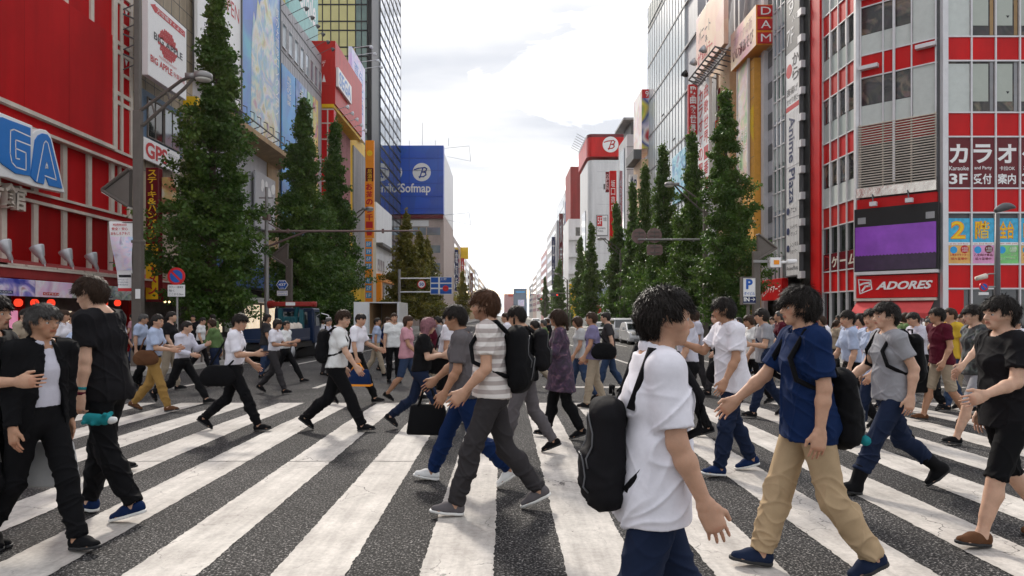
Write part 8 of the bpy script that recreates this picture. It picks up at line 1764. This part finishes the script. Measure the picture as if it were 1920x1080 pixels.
p = P(1672, 922, 1.76, 180, 'man in a grey t-shirt, dark jeans and black boots walking left', walk('L', 1.15, armL=(-24, 9, 34), armR=(22, 8, 30)), 'tee', 'c_grey', 'c_jean', boots=True, shoe='c_black', hair='short', skin='skin_b', hem=0.86, sleeve=0.62)
backpack(p, 'small black backpack on the man in the grey t-shirt and boots', 'c_black', 0.8, 0.0)
p = P(922, 962, 1.80, 180, 'brown haired man in a striped white t-shirt and dark grey trousers walking left', walk('L', 0.84, armL=(0, 9, 44, 4), armR=(10, 8, 24)), 'tee', 'c_stripe', 'c_char', build=0.95, hair='fringe', hair_c='h_chest', skin='skin_a', shoe='c_dgrey', white_sole=True, hem=0.90, beard=True, fold=0.008)
backpack(p, 'bulky black backpack on the man in the striped white t-shirt', 'c_black', 1.12, 0.02)
p = P(872, 908, 1.72, 180, 'man in a dark grey polo shirt and navy jeans with white shoes walking left', walk('R', 0.95, armL=(2, 8, 12), armR=(14, 8, 30)), 'polo', 'c_dgrey', 'c_navy', hair='short', skin='skin_c', shoe='c_white2', white_sole=True, sleeve=0.78)
handbag(p, 'R', 'black shoulder tote beside the man in the dark grey polo shirt', 'c_black', 0.42, 0.30, 0.14)
p = P(1372, 888, 1.75, 180, 'man in an untucked white shirt and navy jeans with navy canvas shoes', walk('L', 0.55, armL=(4, 9, 14), armR=(34, 8, 60)), 'shirt', 'c_white', 'c_jean', hair='fringe', skin='skin_c', shoe='c_navy', white_sole=True, hem=0.80, loose=0.012, sleeve=0.74)
hipbag(p, 'R', 'dark shoulder bag behind the man in the untucked white shirt', 'c_black2')

# middle distance, left part
p = P(288, 772, 1.62, 2, 'man in a light blue shirt and mustard trousers with a brown shoulder bag', walk('R', 0.8, armR=HOLD, armL=HOLD), 'shirt', 'c_blue', 'c_mustard', tuck=True, sleeve=0.8, shoe='c_brown'); hipbag(p, 'R', 'brown leather shoulder bag on the man in mustard trousers', 'c_brown')
p = P(342, 757, 1.60, 0, 'office worker in a long sleeved white shirt and black trousers taking a long step', walk('L', 1.25, armR=(12, 7, 60, 10), armL=HOLD), 'shirt', 'c_lav', 'c_black', tuck=True, sleeve=1.9)
p = P(440, 808, 1.65, 0, 'man in a white shirt reading his phone while walking right with a black bag', walk('R', 1.05, armR=HOLD, armL=(10, 8, 40), nod=16), 'shirt', 'c_white', 'c_black', tuck=True, sleeve=0.85); phone(p, 'R', 'phone in the hand of the man in a white shirt with a black bag'); hipbag(p, 'R', 'black shoulder bag of the man reading his phone', 'c_black', 0.38, 0.3, -0.12, -0.17)
p = P(514, 738, 1.58, 0, 'small woman in a white blouse and grey trousers looking at her phone', walk('R', 0.95, armR=HOLD, armL=HOLD, nod=14), 'shirt', 'c_white', 'c_char', fem=True, tuck=True, hair='bob', sleeve=0.8); phone(p, 'R', 'phone in the hand of the small woman in a white blouse')
P(535, 718, 1.60, 0, 'office worker in white just beyond the small woman in a white blouse', walk('L', 1.2, armR=HOLD), 'shirt', 'c_white2', 'c_black', tuck=True, sleeve=0.9)
p = P(632, 808, 1.70, 0, 'student in a pale grey polo shirt and wide black trousers', walk('R', 1.15, armR=(16, 8, 18), armL=(-12, 8, 14)), 'polo', 'c_white2', 'c_black', sleeve=0.75, leg_w=0.008, tuck=False, hem=0.93); backpack(p, 'black backpack on the student in the pale grey polo shirt', 'c_black', 0.95)
p = P(668, 757, 1.68, 0, 'man in a white shirt carrying a dark bag with orange trim', walk('L', 1.1, armR=(6, 8, 12), armL=(26, 8, 40)), 'shirt', 'c_white', 'c_black', tuck=True, sleeve=0.8); handbag(p, 'R', 'dark navy sports bag with orange trim carried by the man in a white shirt', 'c_navy', 0.50, 0.30, 0.16, 0.05, 'orange')
P(705, 706, 1.62, 4, 'man in a light blue shirt and beige trousers behind the crossing crowd', walk('R', 0.7), 'shirt', 'c_blue', 'c_beige', tuck=True)
P(738, 718, 1.70, -62, 'man in a loose white t-shirt and black trousers facing the crossing before the box truck', stand(), 'tee', 'c_white2', 'c_black', hem=0.86, sleeve=0.7)
p = P(790, 806, 1.60, 0, 'rose haired woman in a black top and blue jeans stepping right', walk('R', 1.1, armR=(10, 8, 75, 0), armL=(30, 8, 40)), 'tee', 'c_black', 'c_jean', fem=True, hair='long', hair_c='h_pink', hem=0.93, sleeve=0.7, shoe='c_black2')
p = P(838, 795, 1.68, 2, 'man in a white t-shirt and dark shorts with a big black shoulder bag', walk('L', 0.8, armR=(4, 8, 14)), 'tee', 'c_white', 'c_black', bottom='shorts', short_l=-0.05, hair_c='h_brown', shoe='c_brown'); hipbag(p, 'R', 'big black shoulder bag of the man in a white t-shirt and shorts', 'c_black', 0.40, 0.32, -0.06)
P(762, 752, 1.62, 0, 'person in a black top and jeans shorts just behind the rose haired woman', walk('L', 1.0), 'tee', 'c_pink', 'c_jean2', bottom='shorts', fem=True, hair='bob')
p = P(985, 852, 1.68, 178, 'dark haired man in black with a black backpack, right of the striped t-shirt', walk('L', 0.9, armL=(10, 8, 40)), 'tee', 'c_black', 'c_dgrey', hair='short', shoe='c_black'); backpack(p, 'black backpack on the dark haired man dressed in black', 'c_black2', 1.05)
p = P(1052, 822, 1.64, 178, 'woman in a dark flowered dress and black leggings walking left', walk('R', 0.7, armL=(8, 8, 85, 0), armR=(14, 8, 60)), 'dress', 'c_floral', 'c_black', fem=True, hair='tied', hair_c='h_brown', hem=0.62, flare=0.19, sleeve=1.3, skin='skin_c')
p = P(1113, 765, 1.64, 180, 'man in a lilac t-shirt and khaki trousers with a black side bag', walk('L', 0.5, armL=(4, 8, 20)), 'tee', 'c_lilac', 'c_beige', hair_c='h_grey', skin='skin_c'); hipbag(p, 'L', 'black side bag of the man in the lilac t-shirt', 'c_black', 0.34, 0.3, 0.05, -0.16)
P(1088, 752, 1.60, 175, 'person in a pale grey top and blue jeans behind the lilac t-shirt', walk('R', 0.7), 'tee', 'c_silver', 'c_jean2', hair='bob', fem=True)
P(1290, 822, 1.70, 182, 'man in a white shirt and black trousers half hidden by the close man in white', walk('L', 0.7, armL=(4, 8, 20)), 'shirt', 'c_lav', 'c_black', tuck=True, sleeve=0.8)
P(1345, 745, 1.66, 180, 'person in black with a pale green scarf beyond the untucked white shirt', walk('R', 0.6), 'tee', 'c_black2', 'c_char')
p = P(1436, 782, 1.70, 178, 'man in a grey t-shirt and navy trousers with a dark blue bag', walk('L', 0.7, armL=(20, 8, 70, 6)), 'tee', 'c_grey', 'c_jean', hair='fringe'); hipbag(p, 'L', 'dark blue bag at the hip of the man in a grey t-shirt and navy trousers', 'c_jean', 0.36, 0.28)
P(1412, 757, 1.62, 182, 'woman in a white t-shirt left of the grey t-shirt with the blue bag', walk('R', 0.7), 'tee', 'c_white2', 'c_black', fem=True, hair='tied')
p = P(1598, 806, 1.66, 180, 'man in a pale blue office shirt between the navy polo and the boots', walk('L', 0.8, armL=(6, 8, 20)), 'shirt', 'c_blue', 'c_black', tuck=True, sleeve=0.85)
P(1620, 765, 1.62, 178, 'person in a pink top right of the pale blue office shirt', walk('R', 0.7), 'tee', 'c_pink', 'c_char', fem=True, hair='bob')
P(1645, 838, 1.66, 183, 'man in a pale blue t-shirt behind the grey t-shirt with boots', walk('R', 0.7), 'tee', 'c_blue', 'c_jean', tuck=False)
p = P(1766, 792, 1.68, 184, 'man in a maroon t-shirt and beige shorts with a large black bag', walk('R', 0.8, armL=(4, 8, 24)), 'tee', 'c_maroon', 'c_beige', bottom='shorts', short_l=0.0, shoe='c_brown'); handbag(p, 'R', 'large black bag beside the man in the maroon t-shirt', 'c_black', 0.44, 0.40, 0.18, 0.18, x=0.25, y=-0.1)
P(1785, 770, 1.70, 182, 'man in a yellow t-shirt behind the maroon t-shirt', walk('L', 0.7), 'tee', 'c_yellow', 'c_jean2')
p = P(1832, 832, 1.74, 186, 'man in a black patterned t-shirt and grey shorts with black shoes', walk('L', 0.9, armL=(28, 10, 20), armR=(-14, 8, 20)), 'tee', 'c_print', 'c_grey', bottom='shorts', short_l=-0.02, skin='skin_b', hair='short')
P(1722, 770, 1.66, 176, 'office worker in a pale shirt between the grey and the maroon t-shirts', walk('R', 0.8), 'shirt', 'c_lav', 'c_black', tuck=True)
P(1865, 775, 1.66, 180, 'woman in a white blouse beyond the black patterned t-shirt', walk('R', 0.7), 'shirt', 'c_white2', 'c_beige', fem=True, hair='bob')
# people on the pavements
BG = [(130, 14.5, 1.70, 0, 'man in white on the left side before the red arcade entrance', 'shirt', 'c_white', 'c_black'), (252, 22.5, 1.64, 178, 'woman in pale pink near the nearest lamp post', 'tee', 'c_pink', 'c_jean2'), (98, 16.0, 1.60, -10, 'woman in grey under the arcade lanterns', 'tee', 'c_grey', 'c_black'),
      (222, 17.5, 1.68, 5, 'man in lilac walking before the arcade at the lamp post', 'shirt', 'c_lav', 'c_char'), (376, 21, 1.66, 8, 'man in white beyond the long stepping office worker', 'shirt', 'c_white2', 'c_black'), (402, 24, 1.64, 170, 'woman in a green top on the left pavement', 'tee', 'c_green', 'c_black'), (362, 25, 1.64, -60, 'person in black on the left pavement near the big tree', 'tee', 'c_black2', 'c_jean'),
      (604, 34, 1.66, 80, 'person in white and black walking away beside the crane truck cab', 'shirt', 'c_white2', 'c_black'), (590, 38, 1.62, 90, 'person in grey walking away beyond the crane truck', 'tee', 'c_grey', 'c_char'), (858, 24, 1.66, 0, 'man in pale blue seen between the white and grey shirts', 'shirt', 'c_blue', 'c_beige'), (952, 15.6, 1.70, 180, 'dark haired man in white behind the striped t-shirt', 'tee', 'c_white', 'c_jean'),
      (1030, 26, 1.66, 170, 'person in black far behind the flowered dress', 'tee', 'c_black2', 'c_jean'), (1390, 19, 1.64, 184, 'woman in white at the right kerb below the parking sign', 'tee', 'c_white2', 'c_jean2'), (1452, 22, 1.66, 175, 'man in grey at the right kerb near the box camera', 'tee', 'c_grey', 'c_black'), (1575, 24, 1.62, 180, 'woman in white before the street side of the red building', 'shirt', 'c_white', 'c_black'),
      (1640, 26, 1.64, -80, 'woman in yellow below the red awning', 'tee', 'c_yellow', 'c_jean'), (1702, 22, 1.68, 182, 'man in black before the arcade entrance on the right', 'tee', 'c_black2', 'c_char'), (1738, 26, 1.62, 10, 'woman in white beside the shutter posts', 'shirt', 'c_white2', 'c_jean'), (1796, 23, 1.66, 178, 'man in pale blue before the arcade shop window', 'shirt', 'c_blue', 'c_black'), (1842, 25, 1.64, 180, 'woman in pink before the shop window at far right', 'tee', 'c_pink', 'c_black'), (1905, 21, 1.66, 176, 'man in white at the far right before the shop window', 'tee', 'c_white', 'c_jean')]
for i, (px, Y, H, fc, lb, tp, tm, bm) in enumerate(BG):
    x = (px-CX)/FP*Y; P(px, 0, H, fc, lb, walk('LR'[i % 2], 0.7), tp, tm, bm, Y=Y, z=gz(Y)+(0.146 if (x < -10.1 and Y > 19.5) or (x > 11.5 and Y > 18.5) else 0.006), fem='woman' in lb, hair='bob' if 'woman' in lb else 'short', tuck=(tp == 'shirt'))
# the dense band of walkers beyond the crossing
rg = random.Random(77); TOPS = [('c_white', 'white'), ('c_black2', 'black'), ('c_lav', 'pale lilac'), ('c_grey', 'grey'), ('c_blue', 'light blue'), ('c_char', 'charcoal'), ('c_maroon', 'maroon'), ('c_beige', 'beige'), ('c_green', 'olive'), ('c_navy', 'navy')]
BOT = [('c_black', 'black'), ('c_jean', 'dark blue'), ('c_char', 'dark grey'), ('c_beige', 'beige'), ('c_jean2', 'denim')]
BAND = [(170, 12.6), (112, 13.2), (212, 13.6), (262, 15.4), (318, 15.0), (404, 15.8), (498, 18.5), (612, 19), (722, 21), (812, 15.6), (826, 19.5), (868, 14.0), (905, 18), (930, 22), (1008, 15.4), (1022, 19), (1142, 14.4), (1308, 14.2), (1362, 16.8), (1466, 15.2), (1490, 18.6), (1548, 15.0), (1566, 18.2), (1612, 14.2), (1660, 16.2), (1690, 14.4), (1712, 17.8), (1748, 14.8), (1772, 18.4), (1812, 14.6), (1850, 16.6), (1910, 15.4), (40, 13.0), (70, 15.4), (12, 16.2)]
NEARBY = {0: 'by the red arcade', 1: 'by the biggest tree', 2: 'by the crane truck', 3: 'by the box truck', 4: 'in mid road', 5: 'by the parked vans', 6: 'by the orange pier', 7: 'by the grey building', 8: 'by the red awning', 9: 'by the arcade window'}
for i, (px, Y) in enumerate(BAND):
    (tm, tn), (bm, bn) = TOPS[(i*7+3) % 10], BOT[(i*3+1) % 5]; fem = i % 3 == 1; fc = 0 if (px < 800) == (rg.random() < 0.85) else 180
    zone = 0 if px < 270 else 1 if px < 440 else 2 if px < 600 else 3 if px < 790 else 4 if px < 1100 else 5 if px < 1260 else 6 if px < 1430 else 7 if px < 1530 else 8 if px < 1760 else 9
    hd = ('black short hair', 'brown bobbed hair', 'black tied hair', 'grey short hair')[i % 4]; dn = 'nearer' if Y < 15.3 else 'farther'
    P(px, 0, rg.uniform(1.54, 1.74), fc, '%s, %s, %s top, %s trousers, %s row %s' % ('woman' if fem else 'man', hd, tn, bn, dn, NEARBY[zone]), (stride('LR'[i % 2]) if i % 3 == 0 else walk('LR'[i % 2], rg.uniform(0.4, 1.05))), 'shirt' if i % 2 else 'tee', tm, bm, Y=Y, fem=fem, hair=('short', 'bob', 'tied', 'short')[i % 4], hair_c=('h_black', 'h_brown', 'h_black', 'h_grey')[i % 4], tuck=(i % 2 == 1), sleeve=0.7 if i % 5 else 1.8)
# ---------------------------------------------------------------- the air over the street
m = bpy.data.materials.new('haze'); m.use_nodes = True; t = m.node_tree; t.nodes.remove(t.nodes['Principled BSDF']); v = t.nodes.new('ShaderNodeVolumePrincipled')
v.inputs['Color'].default_value = (1.0, 0.95, 0.88, 1); v.inputs['Density'].default_value = 0.00011; v.inputs['Anisotropy'].default_value = 0.55
t.links.new(v.outputs[0], t.nodes['Material Output'].inputs['Volume'])
o = MB().box(-420, 420, -50, 1250, -2.3, 70).build('haze', m); o['kind'] = 'stuff'
SC.cycles.volume_bounces = 0
